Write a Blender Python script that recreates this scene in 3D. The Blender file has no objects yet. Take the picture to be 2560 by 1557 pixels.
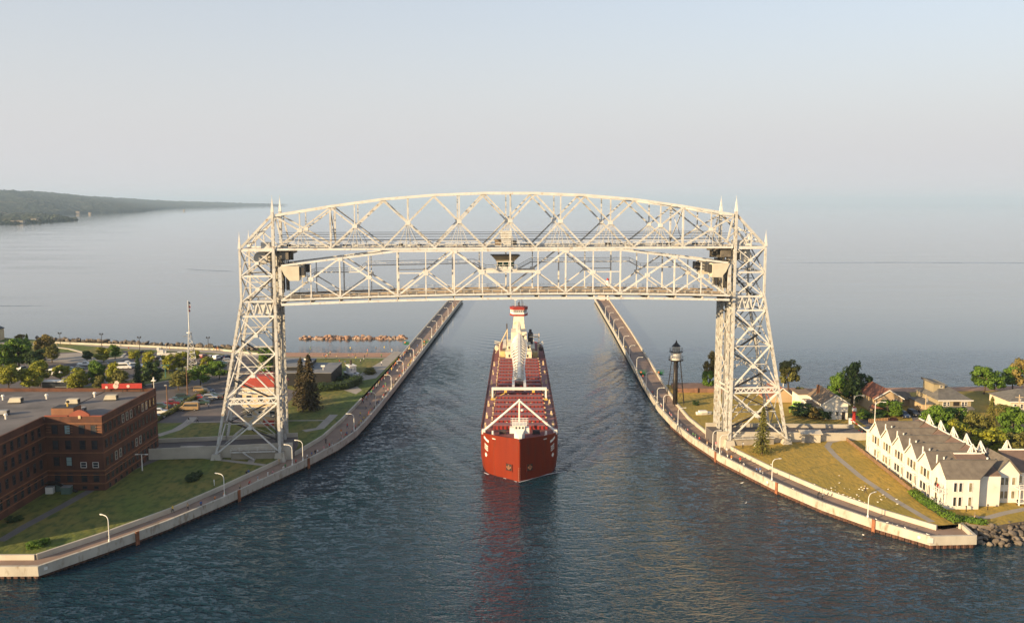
import bpy, bmesh, math, random
from mathutils import Vector, Matrix, noise
RND = random.Random(11)
sc = bpy.context.scene
COL = sc.collection
rad = math.radians

# ------------------------------------------------------------------ camera
CAM_H = 67.0
PITCH = 6.98
cam = bpy.data.cameras.new("camera")
cam.sensor_width = 36.0
cam.lens = 31.42
cam.clip_start = 1.0
cam.clip_end = 200000.0
cam_o = bpy.data.objects.new("camera", cam)
cam_o.location = (0, 0, CAM_H)
cam_o.rotation_euler = (rad(90 - PITCH), 0, 0)
COL.objects.link(cam_o)
sc.camera = cam_o

# ------------------------------------------------------------------ sky, sun, exposure
SUN_AZ = rad(234.0)      # clockwise from +Y : behind the viewer, on the left
SUN_EL = rad(14.0)
VEIL_TAU = 0.23
VEIL_COL = (3.02, 2.96, 3.02)
w = bpy.data.worlds.new("World")
sc.world = w
w.use_nodes = True
nt = w.node_tree
nt.nodes.clear()
sky = nt.nodes.new("ShaderNodeTexSky")
sky.sky_type = 'NISHITA'
sky.sun_disc = False
sky.sun_elevation = SUN_EL
sky.sun_rotation = SUN_AZ
sky.altitude = 0
sky.air_density = 1.0
sky.dust_density = 1.0
sky.ozone_density = 1.5
bg = nt.nodes.new("ShaderNodeBackground")
bg.inputs[1].default_value = 0.12
wo = nt.nodes.new("ShaderNodeOutputWorld")
# thin even veil of high haze: thicker toward the horizon, all round the sky
tc = nt.nodes.new("ShaderNodeTexCoord")
sx = nt.nodes.new("ShaderNodeSeparateXYZ")
nt.links.new(tc.outputs["Generated"], sx.inputs[0])
def wmath(op, a, b=None):
    n = nt.nodes.new("ShaderNodeMath")
    n.operation = op
    for i, v in enumerate((a, b)):
        if v is None: continue
        if isinstance(v, (int, float)): n.inputs[i].default_value = v
        else: nt.links.new(v, n.inputs[i])
    return n.outputs[0]
el = wmath('MAXIMUM', wmath('ABSOLUTE', sx.outputs[2]), 0.02)
veil = wmath('SUBTRACT', 1.0, wmath('EXPONENT', wmath('DIVIDE', -VEIL_TAU, el)))
vm = nt.nodes.new("ShaderNodeMix")
vm.data_type = 'RGBA'
vm.inputs[7].default_value = (*VEIL_COL, 1)
nt.links.new(veil, vm.inputs[0])
nt.links.new(sky.outputs[0], vm.inputs[6])
nt.links.new(vm.outputs[2], bg.inputs[0])
nt.links.new(bg.outputs[0], wo.inputs[0])

sd = Vector((math.sin(SUN_AZ) * math.cos(SUN_EL), math.cos(SUN_AZ) * math.cos(SUN_EL), math.sin(SUN_EL)))
sun = bpy.data.lights.new("sun", 'SUN')
sun.energy = 5.0
sun.angle = rad(0.5)
sun.color = (1.0, 0.74, 0.43)
sun_o = bpy.data.objects.new("sun", sun)
sun_o.rotation_euler = (-sd).to_track_quat('-Z', 'Y').to_euler()
COL.objects.link(sun_o)

sc.view_settings.view_transform = 'Standard'
sc.view_settings.look = 'None'
sc.view_settings.exposure = 0.95
sc.view_settings.gamma = 1.0
sc.view_settings.use_curve_mapping = False
sc.render.engine = 'CYCLES'
sc.cycles.use_denoising = True
sc.cycles.max_bounces = 6
sc.cycles.diffuse_bounces = 2
sc.cycles.glossy_bounces = 3
sc.cycles.transmission_bounces = 2
sc.cycles.transparent_max_bounces = 8
sc.cycles.volume_bounces = 0
sc.cycles.caustics_reflective = False
sc.cycles.caustics_refractive = False
sc.cycles.sample_clamp_indirect = 6.0

# ------------------------------------------------------------------ survey: photo point -> place on a level of known height
_F, _cx, _cy = 2234.0, 1280.0, 778.5
_c, _s = math.cos(rad(PITCH)), math.sin(rad(PITCH))
def site(x, y, z=2.6):
    u, v = (x - _cx) / _F, -(y - _cy) / _F
    d = Vector((u, _c + v * _s, -_s + v * _c))
    t = (z - CAM_H) / d.z
    return Vector((d.x * t, d.y * t, z))

# ------------------------------------------------------------------ materials
def node(nt, t, **kw):
    n = nt.nodes.new(t)
    for k, v in kw.items():
        setattr(n, k, v)
    return n

MATS = {}
def mat(name, col, rough=0.65, col2=None, scale=0.5, detail=4.0, lo=0.35, hi=0.65, metal=0.0, bump=0.0, bscale=8.0, bdist=0.05,
        stain=None, sscale=0.2, slo=0.6, shi=0.75, stretch=(1, 1, 1), spec=0.4, island=0.0, trans=0.0, coords='world'):
    """Principled surface; base colour varies by noise between col and col2, with optional stains of a third colour."""
    if name in MATS:
        return MATS[name]
    m = bpy.data.materials.new(name)
    m.use_nodes = True
    nt = m.node_tree
    nt.nodes.clear()
    L = nt.links.new
    out = node(nt, "ShaderNodeOutputMaterial")
    b = node(nt, "ShaderNodeBsdfPrincipled")
    b.inputs["Roughness"].default_value = rough
    b.inputs["Metallic"].default_value = metal
    b.inputs["Specular IOR Level"].default_value = spec
    if coords == 'world':
        g = node(nt, "ShaderNodeNewGeometry")
        vec = g.outputs["Position"]
    else:
        g = node(nt, "ShaderNodeTexCoord")
        vec = g.outputs["Object"]
    mp = node(nt, "ShaderNodeMapping")
    mp.inputs["Scale"].default_value = stretch
    L(vec, mp.inputs[0])
    c = None
    if col2 is None:
        col2 = tuple(x * 0.82 for x in col)
    n = node(nt, "ShaderNodeTexNoise")
    n.inputs["Scale"].default_value = scale
    n.inputs["Detail"].default_value = detail
    L(mp.outputs[0], n.inputs["Vector"])
    mr = node(nt, "ShaderNodeMapRange")
    mr.inputs[1].default_value = lo
    mr.inputs[2].default_value = hi
    L(n.outputs[0], mr.inputs[0])
    mx = node(nt, "ShaderNodeMix", data_type='RGBA')
    mx.inputs[6].default_value = (*col, 1)
    mx.inputs[7].default_value = (*col2, 1)
    L(mr.outputs[0], mx.inputs[0])
    c = mx.outputs[2]
    if stain:
        n2 = node(nt, "ShaderNodeTexNoise")
        n2.inputs["Scale"].default_value = sscale
        n2.inputs["Detail"].default_value = 6
        L(mp.outputs[0], n2.inputs["Vector"])
        m2 = node(nt, "ShaderNodeMapRange")
        m2.inputs[1].default_value = slo
        m2.inputs[2].default_value = shi
        L(n2.outputs[0], m2.inputs[0])
        x2 = node(nt, "ShaderNodeMix", data_type='RGBA')
        x2.inputs[7].default_value = (*stain, 1)
        L(m2.outputs[0], x2.inputs[0])
        L(c, x2.inputs[6])
        c = x2.outputs[2]
    if island:
        gi = node(nt, "ShaderNodeNewGeometry")
        hm = node(nt, "ShaderNodeMapRange")
        hm.inputs[3].default_value = 1 - island
        hm.inputs[4].default_value = 1 + island
        L(gi.outputs["Random Per Island"], hm.inputs[0])
        hs = node(nt, "ShaderNodeHueSaturation")
        L(hm.outputs[0], hs.inputs["Value"])
        L(c, hs.inputs["Color"])
        c = hs.outputs[0]
    L(c, b.inputs["Base Color"])
    if bump:
        nb = node(nt, "ShaderNodeTexNoise")
        nb.inputs["Scale"].default_value = bscale
        nb.inputs["Detail"].default_value = 5
        L(mp.outputs[0], nb.inputs["Vector"])
        bp = node(nt, "ShaderNodeBump")
        bp.inputs["Strength"].default_value = bump
        bp.inputs["Distance"].default_value = bdist
        L(nb.outputs[0], bp.inputs["Height"])
        L(bp.outputs[0], b.inputs["Normal"])
    sh = b.outputs[0]
    if trans:
        tr = node(nt, "ShaderNodeBsdfTranslucent")
        L(c, tr.inputs[0])
        ms = node(nt, "ShaderNodeMixShader")
        ms.inputs[0].default_value = trans
        L(sh, ms.inputs[1])
        L(tr.outputs[0], ms.inputs[2])
        sh = ms.outputs[0]
    L(sh, out.inputs[0])
    MATS[name] = m
    return m

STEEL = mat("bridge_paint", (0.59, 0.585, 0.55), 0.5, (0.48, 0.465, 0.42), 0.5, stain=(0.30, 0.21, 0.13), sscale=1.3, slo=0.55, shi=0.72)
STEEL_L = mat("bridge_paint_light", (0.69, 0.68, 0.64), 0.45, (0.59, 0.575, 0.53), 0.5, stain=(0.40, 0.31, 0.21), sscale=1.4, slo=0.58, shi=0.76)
DARKSTEEL = mat("machinery_dark", (0.045, 0.04, 0.035), 0.6, (0.02, 0.018, 0.015), 0.7)
GREYSTEEL = mat("grey_steel", (0.30, 0.30, 0.29), 0.5, (0.20, 0.19, 0.18), 0.6)
ROADTAN = mat("span_grating", (0.36, 0.27, 0.17), 0.8, (0.28, 0.20, 0.12), 0.4)
CONC = mat("concrete", (0.50, 0.46, 0.38), 0.85, (0.40, 0.365, 0.30), 0.35, stain=(0.22, 0.16, 0.10), sscale=0.9, slo=0.55, shi=0.74, bump=0.3, bscale=2.0, stretch=(1, 1, .4))
CONC_P = mat("concrete_pale", (0.52, 0.47, 0.38), 0.85, (0.43, 0.385, 0.31), 0.3, bump=0.2, bscale=3.0)
DECKC = mat("pier_paving", (0.30, 0.205, 0.15), 0.9, (0.24, 0.165, 0.12), 0.25, stain=(0.14, 0.11, 0.09), sscale=0.12, slo=0.55, shi=0.7)
PILE = mat("rusty_piling", (0.13, 0.058, 0.034), 0.8, (0.06, 0.032, 0.022), 0.8, bump=0.4, bscale=3.0)
ASPH = mat("asphalt", (0.115, 0.10, 0.095), 0.9, (0.085, 0.075, 0.07), 0.15, stain=(0.15, 0.12, 0.105), sscale=0.08, slo=0.5, shi=0.65)
PATHM = mat("path_concrete", (0.34, 0.30, 0.25), 0.9, (0.28, 0.25, 0.21), 0.3)
PATHD = mat("path_asphalt", (0.155, 0.135, 0.12), 0.9, (0.125, 0.11, 0.10), 0.3)
GRASS = mat("grass", (0.10, 0.135, 0.020), 0.95, (0.20, 0.155, 0.035), 0.09, detail=8.0, lo=0.38, hi=0.68, stain=(0.06, 0.085, 0.014), sscale=0.7, slo=0.45, shi=0.68, bump=0.8, bscale=1.2, bdist=.25, stretch=(1.0, .5, 1))
GRASSDRY = mat("dry_grass", (0.44, 0.28, 0.048), 0.95, (0.27, 0.205, 0.032), 0.07, detail=9.0, lo=0.40, hi=0.66, stain=(0.27, 0.20, 0.04), sscale=0.8, slo=0.45, shi=0.66, bump=0.8, bscale=1.2, bdist=.25, stretch=(1.0, .55, 1))
SAND = mat("sand", (0.42, 0.235, 0.145), 0.95, (0.34, 0.19, 0.12), 0.12, detail=6.0)
BRICK = mat("brick", (0.125, 0.050, 0.028), 0.85, (0.075, 0.032, 0.020), 0.35, stain=(0.045, 0.022, 0.016), sscale=.25, bump=0.3, bscale=6.0)
BRICKT = mat("brick_trim", (0.27, 0.115, 0.052), 0.8, (0.19, 0.085, 0.042), 0.8)
ROOFG = mat("flat_roof_gravel", (0.17, 0.155, 0.145), 0.9, (0.12, 0.11, 0.105), 0.2, stain=(0.08, 0.075, 0.07), sscale=0.12, slo=0.55, shi=0.7)
BRICKF = mat("brick_window_frame", (0.07, 0.04, 0.03), 0.7, (0.045, 0.028, 0.022), 0.8)
GLASSD = mat("window_glass", (0.02, 0.024, 0.03), 0.12, (0.05, 0.055, 0.06), 0.35, spec=0.6)
GLASSW = mat("window_glass_tan_reflection", (0.34, 0.28, 0.17), 0.15, (0.12, 0.11, 0.08), 0.9, spec=0.6)  # tan reflections painted into the pane colour
WHITE = mat("white_paint", (0.78, 0.75, 0.68), 0.6, (0.70, 0.665, 0.595), 0.5)
WHITES = mat("white_siding", (0.74, 0.70, 0.61), 0.65, (0.66, 0.62, 0.53), 0.4, stain=(0.55, 0.50, 0.42), sscale=.5, slo=.6, shi=.8)
SHINGLE = mat("shingle_brown", (0.17, 0.145, 0.115), 0.9, (0.125, 0.105, 0.085), 0.8, bump=0.4, bscale=3.0)
SHINGLEG = mat("shingle_grey", (0.15, 0.14, 0.125), 0.9, (0.105, 0.10, 0.09), 0.8, bump=0.4, bscale=3.0)
SHINGLER = mat("shingle_red", (0.25, 0.10, 0.06), 0.9, (0.19, 0.075, 0.045), 0.8, bump=0.4, bscale=3.0)
TANS = mat("tan_siding", (0.50, 0.36, 0.21), 0.7, (0.43, 0.31, 0.18), 0.4)
OLIVES = mat("olive_siding", (0.33, 0.275, 0.165), 0.7, (0.28, 0.23, 0.14), 0.4)
CREAM = mat("cream_stucco", (0.62, 0.47, 0.28), 0.7, (0.55, 0.41, 0.24), 0.4)
REDROOF = mat("red_metal_roof", (0.33, 0.045, 0.025), 0.6, (0.26, 0.035, 0.02), 0.6)
BLACKW = mat("black_wall", (0.010, 0.0095, 0.0095), 0.7, (0.006, 0.0055, 0.0055), 0.5)
BLACKP = mat("black_paint", (0.018, 0.017, 0.016), 0.45, (0.03, 0.022, 0.018), 0.6)
WOOD = mat("weathered_wood", (0.24, 0.145, 0.08), 0.85, (0.17, 0.10, 0.055), 0.8)
POLEM = mat("pole_wood", (0.22, 0.12, 0.065), 0.85, (0.16, 0.09, 0.05), 0.8)
BARK = mat("bark", (0.10, 0.07, 0.045), 0.9, (0.06, 0.042, 0.028), 1.2)
GREENP = mat("green_paint", (0.03, 0.16, 0.07), 0.5)
LIME = mat("lime_paint", (0.25, 0.50, 0.03), 0.5)
REDP = mat("red_paint", (0.42, 0.035, 0.025), 0.5)
YELLOWP = mat("yellow_paint", (0.62, 0.42, 0.10), 0.5)
TEALB = mat("pale_teal", (0.26, 0.37, 0.36), 0.6)
FOAM = mat("foam", (0.75, 0.76, 0.76), 0.8)
HULL = mat("hull_red", (0.205, 0.026, 0.008), 0.55, (0.155, 0.019, 0.007), 0.5, lo=.3, hi=.75, detail=8, stain=(0.095, 0.032, 0.018), sscale=0.6, slo=0.56, shi=0.74, stretch=(1, 1, 0.18), bump=.25, bscale=.5, bdist=.1, spec=.15)
SDECK = mat("ship_deck", (0.21, 0.06, 0.055), 0.8, (0.165, 0.055, 0.055), 0.3, stain=(0.21, 0.09, 0.075), sscale=0.2, slo=0.5, shi=0.7)
HATCH = mat("hatch_red", (0.33, 0.028, 0.022), 0.6, (0.26, 0.025, 0.02), 0.4)
SDARK = mat("ship_dark", (0.05, 0.035, 0.035), 0.7)
ROCKM = mat("rock_pink", (0.36, 0.22, 0.145), 0.9, (0.22, 0.13, 0.09), 0.5, stain=(0.45, 0.36, 0.27), sscale=0.25, slo=0.5, shi=0.7, bump=0.6, bscale=1.5, bdist=0.2)
ROCKG = mat("rock_grey", (0.16, 0.13, 0.10), 0.9, (0.08, 0.066, 0.052), 0.5, stain=(0.24, 0.20, 0.15), sscale=0.3, slo=0.5, shi=0.7, bump=0.6, bscale=1.5, bdist=0.2)
LEAF = {
    'green': mat("leaf_green", (0.12, 0.20, 0.015), 0.7, (0.07, 0.14, 0.010), 0.4, island=0.35, trans=0.25),
    'yellow': mat("leaf_yellow", (0.30, 0.29, 0.02), 0.7, (0.18, 0.20, 0.015), 0.4, island=0.35, trans=0.25),
    'dark': mat("leaf_dark", (0.045, 0.08, 0.014), 0.75, (0.028, 0.055, 0.012), 0.4, island=0.35, trans=0.15),
    'tan': mat("leaf_tan", (0.26, 0.19, 0.05), 0.75, (0.17, 0.14, 0.035), 0.4, island=0.35, trans=0.2),
    'maroon': mat("leaf_maroon", (0.055, 0.018, 0.016), 0.75, (0.035, 0.013, 0.012), 0.4, island=0.35, trans=0.15),
    'spruce': mat("leaf_spruce", (0.085, 0.058, 0.022), 0.8, (0.05, 0.045, 0.018), 0.4, island=0.35, trans=0.1),
    'olive': mat("leaf_olive", (0.17, 0.16, 0.03), 0.75, (0.11, 0.11, 0.02), 0.4, island=0.35, trans=0.2),
}

# ------------------------------------------------------------------ mesh and object helpers
class MB:
    """Collects faces and links them as one mesh object."""
    def __init__(self):
        self.v, self.f, self.m = [], [], []
    def face(self, pts, mi=0):
        k = len(self.v)
        self.v += [tuple(p) for p in pts]
        self.f.append(tuple(range(k, k + len(pts))))
        self.m.append(mi)
        return self
    def _hexa(self, c, mi):
        k = len(self.v)
        self.v += [tuple(p) for p in c]
        for q in ((0, 3, 2, 1), (4, 5, 6, 7), (0, 1, 5, 4), (1, 2, 6, 5), (2, 3, 7, 6), (3, 0, 4, 7)):
            self.f.append(tuple(k + i for i in q))
            self.m.append(mi)
    def box(self, x0, x1, y0, y1, z0, z1, mi=0):
        self._hexa([(x0, y0, z0), (x1, y0, z0), (x1, y1, z0), (x0, y1, z0), (x0, y0, z1), (x1, y0, z1), (x1, y1, z1), (x0, y1, z1)], mi)
        return self
    def bar(self, p, q, w, h=None, mi=0):
        p, q = Vector(p), Vector(q)
        h = w if h is None else h
        a, s, t = axes(q - p)
        s, t = s * (w / 2), t * (h / 2)
        self._hexa([p - s - t, p + s - t, p + s + t, p - s + t, q - s - t, q + s - t, q + s + t, q - s + t], mi)
        return self
    def cyl(self, p, q, r0, r1=None, n=8, mi=0, caps=True):
        p, q = Vector(p), Vector(q)
        r1 = r0 if r1 is None else r1
        a, s, t = axes(q - p)
        k = len(self.v)
        for (o, r) in ((p, r0), (q, r1)):
            for i in range(n):
                an = 2 * math.pi * i / n
                self.v.append(tuple(o + s * (r * math.cos(an)) + t * (r * math.sin(an))))
        for i in range(n):
            j = (i + 1) % n
            self.f.append((k + i, k + j, k + n + j, k + n + i))
            self.m.append(mi)
        if caps:
            self.f.append(tuple(k + i for i in reversed(range(n))))
            self.m.append(mi)
            self.f.append(tuple(k + n + i for i in range(n)))
            self.m.append(mi)
        return self
    def prism(self, pts, z0, z1, mi=0, top=None):
        """vertical prism over a plan outline (x, y), anticlockwise"""
        k = len(self.v)
        n = len(pts)
        self.v += [(p[0], p[1], z0) for p in pts] + [(p[0], p[1], z1) for p in pts]
        for i in range(n):
            j = (i + 1) % n
            self.f.append((k + i, k + j, k + n + j, k + n + i))
            self.m.append(mi)
        self.f.append(tuple(k + n + i for i in range(n)))
        self.m.append(mi if top is None else top)
        self.f.append(tuple(k + i for i in reversed(range(n))))
        self.m.append(mi)
        return self
    def tube(self, pts, r, n=6, mi=0):
        for a, b in zip(pts, pts[1:]):
            self.cyl(a, b, r, r, n, mi)
        return self
    def mesh(self, name, mats, smooth=False):
        me = bpy.data.meshes.new(name)
        me.from_pydata(self.v, [], self.f)
        for m in (mats if isinstance(mats, (list, tuple)) else [mats]):
            me.materials.append(m)
        me.polygons.foreach_set("material_index", self.m)
        if smooth:
            me.polygons.foreach_set("use_smooth", [True] * len(self.f))
        me.update()
        return me
    def build(self, name, mats, parent=None, loc=(0, 0, 0), rz=0.0, smooth=False):
        return put(name, self.mesh(name, mats, smooth), parent, loc, rz)

def axes(d):
    a = d.normalized()
    up = Vector((0, 0, 1)) if abs(a.z) < 0.95 else Vector((0, 1, 0))
    s = a.cross(up).normalized()
    t = s.cross(a).normalized()
    return a, s, t

def put(name, me, parent=None, loc=(0, 0, 0), rz=0.0, scale=None):
    o = bpy.data.objects.new(name, me)
    COL.objects.link(o)
    o.location = loc
    o.rotation_euler = (0, 0, rz)
    if scale:
        o.scale = scale
    if parent:
        o.parent = parent
    return o

def tag(o, label=None, cat=None, group=None, kind=None):
    if label: o["label"] = label
    if cat: o["category"] = cat
    if group: o["group"] = group
    if kind: o["kind"] = kind
    return o

def thing(name, label, cat, loc=(0, 0, 0), rz=0.0, group=None):
    return tag(put(name, None, None, loc, rz), label, cat, group)

_unit = {}
def bar(name, parent, p, q, w, h=None, m=STEEL):
    """a straight member as an object of its own, sharing one box mesh"""
    if m.name not in _unit:
        _unit[m.name] = MB().box(-.5, .5, -.5, .5, -.5, .5).mesh("member", m)
    p, q = Vector(p), Vector(q)
    h = w if h is None else h
    d = q - p
    a, s, t = axes(d)
    M = Matrix((s * w, t * h, d)).transposed().to_4x4()
    M.translation = (p + q) / 2
    o = bpy.data.objects.new(name, _unit[m.name])
    COL.objects.link(o)
    o.parent = parent
    o.matrix_basis = M
    return o

def boxo(name, parent, x0, x1, y0, y1, z0, z1, m):
    return bar(name, parent, ((x0 + x1) / 2, (y0 + y1) / 2, z0), ((x0 + x1) / 2, (y0 + y1) / 2, z1), abs(x1 - x0), abs(y1 - y0), m)

def copy_tree(o, parent=None):
    c = o.copy()
    COL.objects.link(c)
    c.parent = parent
    for ch in list(o.children):
        copy_tree(ch, c)
    return c

def ground(name, pts, z, m, kind="structure"):
    b = MB()
    b.face([(p[0], p[1], z) for p in pts])
    o = b.build(name, m)
    bm = bmesh.new()
    bm.from_mesh(o.data)
    bmesh.ops.triangulate(bm, faces=bm.faces[:])
    for f in bm.faces:
        if f.normal.z < 0:
            f.normal_flip()
    bm.to_mesh(o.data)
    bm.free()
    return tag(o, kind=kind)

def resample(pts, n):
    pts = [Vector((p[0], p[1])) for p in pts]
    ls = [0.0]
    for a, b in zip(pts, pts[1:]):
        ls.append(ls[-1] + (b - a).length)
    out = []
    for i in range(n):
        t = ls[-1] * i / (n - 1)
        k = max(0, min(len(pts) - 2, next((j for j in range(len(ls) - 1) if ls[j + 1] >= t), len(pts) - 2)))
        d = ls[k + 1] - ls[k]
        out.append(pts[k].lerp(pts[k + 1], (t - ls[k]) / d if d else 0))
    return out

def offset(pts, d):
    """plan polyline moved d to its left"""
    out = []
    n = len(pts)
    for i in range(n):
        a, b = Vector(pts[max(0, i - 1)]), Vector(pts[min(n - 1, i + 1)])
        t = (b - a).normalized()
        out.append(Vector((pts[i][0] - t.y * d, pts[i][1] + t.x * d)))
    return out

def ribbon(name, pts, width, z, m, kind="structure", parent=None):
    l, r = offset(pts, width / 2), offset(pts, -width / 2)
    b = MB()
    for i in range(len(pts) - 1):
        b.face([(*r[i], z), (*r[i + 1], z), (*l[i + 1], z), (*l[i], z)])
    o = b.build(name, m, parent)
    return tag(o, kind=kind) if kind else o

def wall_strip(b, pts, th, z0, z1, mi=0):
    """solid wall along a plan polyline; th to the left of its direction"""
    o = offset(pts, th)
    for i in range(len(pts) - 1):
        a, c, d, e = pts[i], pts[i + 1], o[i + 1], o[i]
        q = [(*a, z0), (*c, z0), (*d, z0), (*e, z0), (*a, z1), (*c, z1), (*d, z1), (*e, z1)]
        if th < 0:
            q = [q[3], q[2], q[1], q[0], q[7], q[6], q[5], q[4]]
        b._hexa(q, mi)
    return b
# ------------------------------------------------------------------ water
def water_material():
    m = bpy.data.materials.new("lake_water")
    m.use_nodes = True
    nt = m.node_tree
    nt.nodes.clear()
    L = nt.links.new
    out = node(nt, "ShaderNodeOutputMaterial")
    b = node(nt, "ShaderNodeBsdfPrincipled")
    b.inputs["Base Color"].default_value = (0.006, 0.024, 0.038, 1)
    b.inputs["Roughness"].default_value = 0.03
    b.inputs["IOR"].default_value = 1.333
    g = node(nt, "ShaderNodeNewGeometry")
    h = None
    # three families of ripples: small chop, wind waves, long swell (metres)
    for sx, sy, sca, amp, rz, det in ((1.0, 1.7, 0.90, 0.72, 0.35, 2), (1.0, 2.2, 0.24, 1.7, -0.25, 4), (1.0, 1.6, 0.06, 0.55, 0.6, 3)):
        mp = node(nt, "ShaderNodeMapping")
        mp.inputs["Scale"].default_value = (sx, sy, 1)
        mp.inputs["Rotation"].default_value = (0, 0, rz)
        L(g.outputs["Position"], mp.inputs[0])
        n = node(nt, "ShaderNodeTexNoise")
        n.inputs["Scale"].default_value = sca
        n.inputs["Detail"].default_value = det
        n.inputs["Roughness"].default_value = 0.55
        L(mp.outputs[0], n.inputs["Vector"])
        mu = node(nt, "ShaderNodeMath", operation='MULTIPLY')
        mu.inputs[1].default_value = amp
        if sca > .1:                                   # peaked crests: fold the noise about its middle
            s1 = node(nt, "ShaderNodeMath", operation='SUBTRACT')
            s1.inputs[1].default_value = 0.5
            L(n.outputs[0], s1.inputs[0])
            s2 = node(nt, "ShaderNodeMath", operation='ABSOLUTE')
            L(s1.outputs[0], s2.inputs[0])
            s3 = node(nt, "ShaderNodeMath", operation='MULTIPLY_ADD')
            s3.inputs[1].default_value = -1.1
            L(s2.outputs[0], s3.inputs[0])
            L(n.outputs[0], s3.inputs[2])
            L(s3.outputs[0], mu.inputs[0])
        else:
            L(n.outputs[0], mu.inputs[0])
        if h is None:
            h = mu.outputs[0]
        else:
            ad = node(nt, "ShaderNodeMath", operation='ADD')
            L(h, ad.inputs[0])
            L(mu.outputs[0], ad.inputs[1])
            h = ad.outputs[0]
    # calm and ruffled patches
    mp = node(nt, "ShaderNodeMapping")
    mp.inputs["Scale"].default_value = (0.35, 1.0, 1)
    L(g.outputs["Position"], mp.inputs[0])
    n = node(nt, "ShaderNodeTexNoise")
    n.inputs["Scale"].default_value = 0.018
    n.inputs["Detail"].default_value = 5
    L(mp.outputs[0], n.inputs["Vector"])
    mr = node(nt, "ShaderNodeMapRange")
    mr.inputs[1].default_value = 0.35
    mr.inputs[2].default_value = 0.65
    mr.inputs[3].default_value = 0.38
    mr.inputs[4].default_value = 1.0
    L(n.outputs[0], mr.inputs[0])
    bp = node(nt, "ShaderNodeBump")
    bp.inputs["Distance"].default_value = 1.0
    # the open lake beyond the piers lies calmer than the canal
    sp = node(nt, "ShaderNodeSeparateXYZ")
    L(g.outputs["Position"], sp.inputs[0])
    def fade(y0, y1, v0, v1):
        k = node(nt, "ShaderNodeMapRange", interpolation_type='SMOOTHSTEP')
        for q, v in zip((1, 2, 3, 4), (y0, y1, v0, v1)):
            k.inputs[q].default_value = v
        L(sp.outputs[1], k.inputs[0])
        return k
    near, far = fade(300, 430, 1.0, 0.06), fade(450, 1500, 1.0, 0.45)
    calm = node(nt, "ShaderNodeMath", operation='MULTIPLY')
    L(near.outputs[0], calm.inputs[0])
    L(far.outputs[0], calm.inputs[1])
    # brighter sky reflection of the open lake put into a paler base colour
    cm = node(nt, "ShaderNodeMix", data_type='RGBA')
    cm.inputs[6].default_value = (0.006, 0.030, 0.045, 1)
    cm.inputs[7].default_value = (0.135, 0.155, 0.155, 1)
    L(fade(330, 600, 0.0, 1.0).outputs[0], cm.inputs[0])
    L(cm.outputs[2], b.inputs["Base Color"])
    st = node(nt, "ShaderNodeMath", operation='MULTIPLY')
    L(mr.outputs[0], st.inputs[0])
    L(calm.outputs[0], st.inputs[1])
    L(st.outputs[0], bp.inputs["Strength"])
    L(h, bp.inputs["Height"])
    L(bp.outputs[0], b.inputs["Normal"])
    L(b.outputs[0], out.inputs[0])
    return m
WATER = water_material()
WX0, WX1, WY0, WY1 = -41.0, 46.0, 165.0, 470.0           # the canal reach that carries the ship's waves
_xs, _ys = (-42000, WX0, WX1, 42000), (-900, WY0, WY1, 42000)
_lk = MB()
for _i in range(3):
    for _j in range(3):
        if (_i, _j) != (1, 1):
            _lk.face([(_xs[_i], _ys[_j], 0), (_xs[_i + 1], _ys[_j], 0), (_xs[_i + 1], _ys[_j + 1], 0), (_xs[_i], _ys[_j + 1], 0)])
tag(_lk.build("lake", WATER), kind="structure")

# ------------------------------------------------------------------ land
GZ = 2.6
PIER_L_OUT = [(-150, 151.6), (-84.5, 152.6), (-77.1, 163.7), (-70.3, 175.4), (-63.3, 190.5), (-55.8, 209.6), (-50.6, 222.5), (-46.6, 235), (-44.2, 248), (-43.2, 263), (-42.4, 281), (-41.4, 309), (-39.6, 370), (-33.6, 586), (-33.2, 604)]
PIER_L_IN = [(-150, 157.4), (-87.8, 158.0), (-80.2, 169.4), (-72.6, 183), (-66.6, 198), (-60.0, 216.3), (-56.0, 228.2), (-52.9, 242.2), (-51.2, 262), (-50.0, 290), (-48.6, 330), (-47.4, 372), (-46.4, 425), (-42.4, 586), (-42.0, 604)]
PIER_R_OUT = [(91.2, 174.6), (90.6, 167.5), (81.3, 167.0), (73.8, 176.3), (67.2, 186.8), (60.6, 201.6), (53.4, 223.2), (49.4, 243), (47.4, 260), (46.5, 278), (46.9, 309), (48.5, 360), (51.6, 450), (55.6, 592), (56.0, 606)]
PIER_R_IN = [(91.2, 174.6), (90.0, 173.6), (85.4, 172.8), (78.4, 182.2), (70.6, 196.0), (64.1, 212.0), (58.9, 229.2), (55.2, 248), (53.6, 264), (53.5, 284), (54.8, 320), (56.8, 365), (60.4, 450), (65.0, 592), (65.4, 606)]

ground("lawn", PIER_L_IN[:12] + [(-47.6, 368.4), (-103.5, 370), (-110, 384), (-126, 391), (-215, 413), (-520, 520), (-520, 157)], GZ, GRASS)
ground("lawn", [(p[0], p[1]) for p in PIER_R_IN[2:10]] + [(54.5, 312), (77, 312), (77, 297), (100, 297), (135, 299.5), (165, 302), (260, 311), (420, 328), (420, 200), (150, 195), (119, 183), (106, 176), (96, 172.5), (91.4, 174)], GZ, GRASSDRY)
# land edges that face the water
b = MB()
for e in ([(-47.6, 368.4), (-103.5, 370), (-110, 384), (-126, 391), (-215, 413), (-520, 520)], [(54.5, 312), (77, 312), (77, 297), (100, 297), (135, 299.5), (165, 302), (260, 311), (420, 328)], [(420, 200), (150, 195), (119, 183), (106, 176), (96, 172.5), (91.4, 174)]):
    for a, c in zip(e, e[1:]):
        b.face([(*a, GZ - 0.01), (*c, GZ - 0.01), (*c, -1), (*a, -1)])
tag(b.build("shore_bank", ROCKG), kind="structure")

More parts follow.
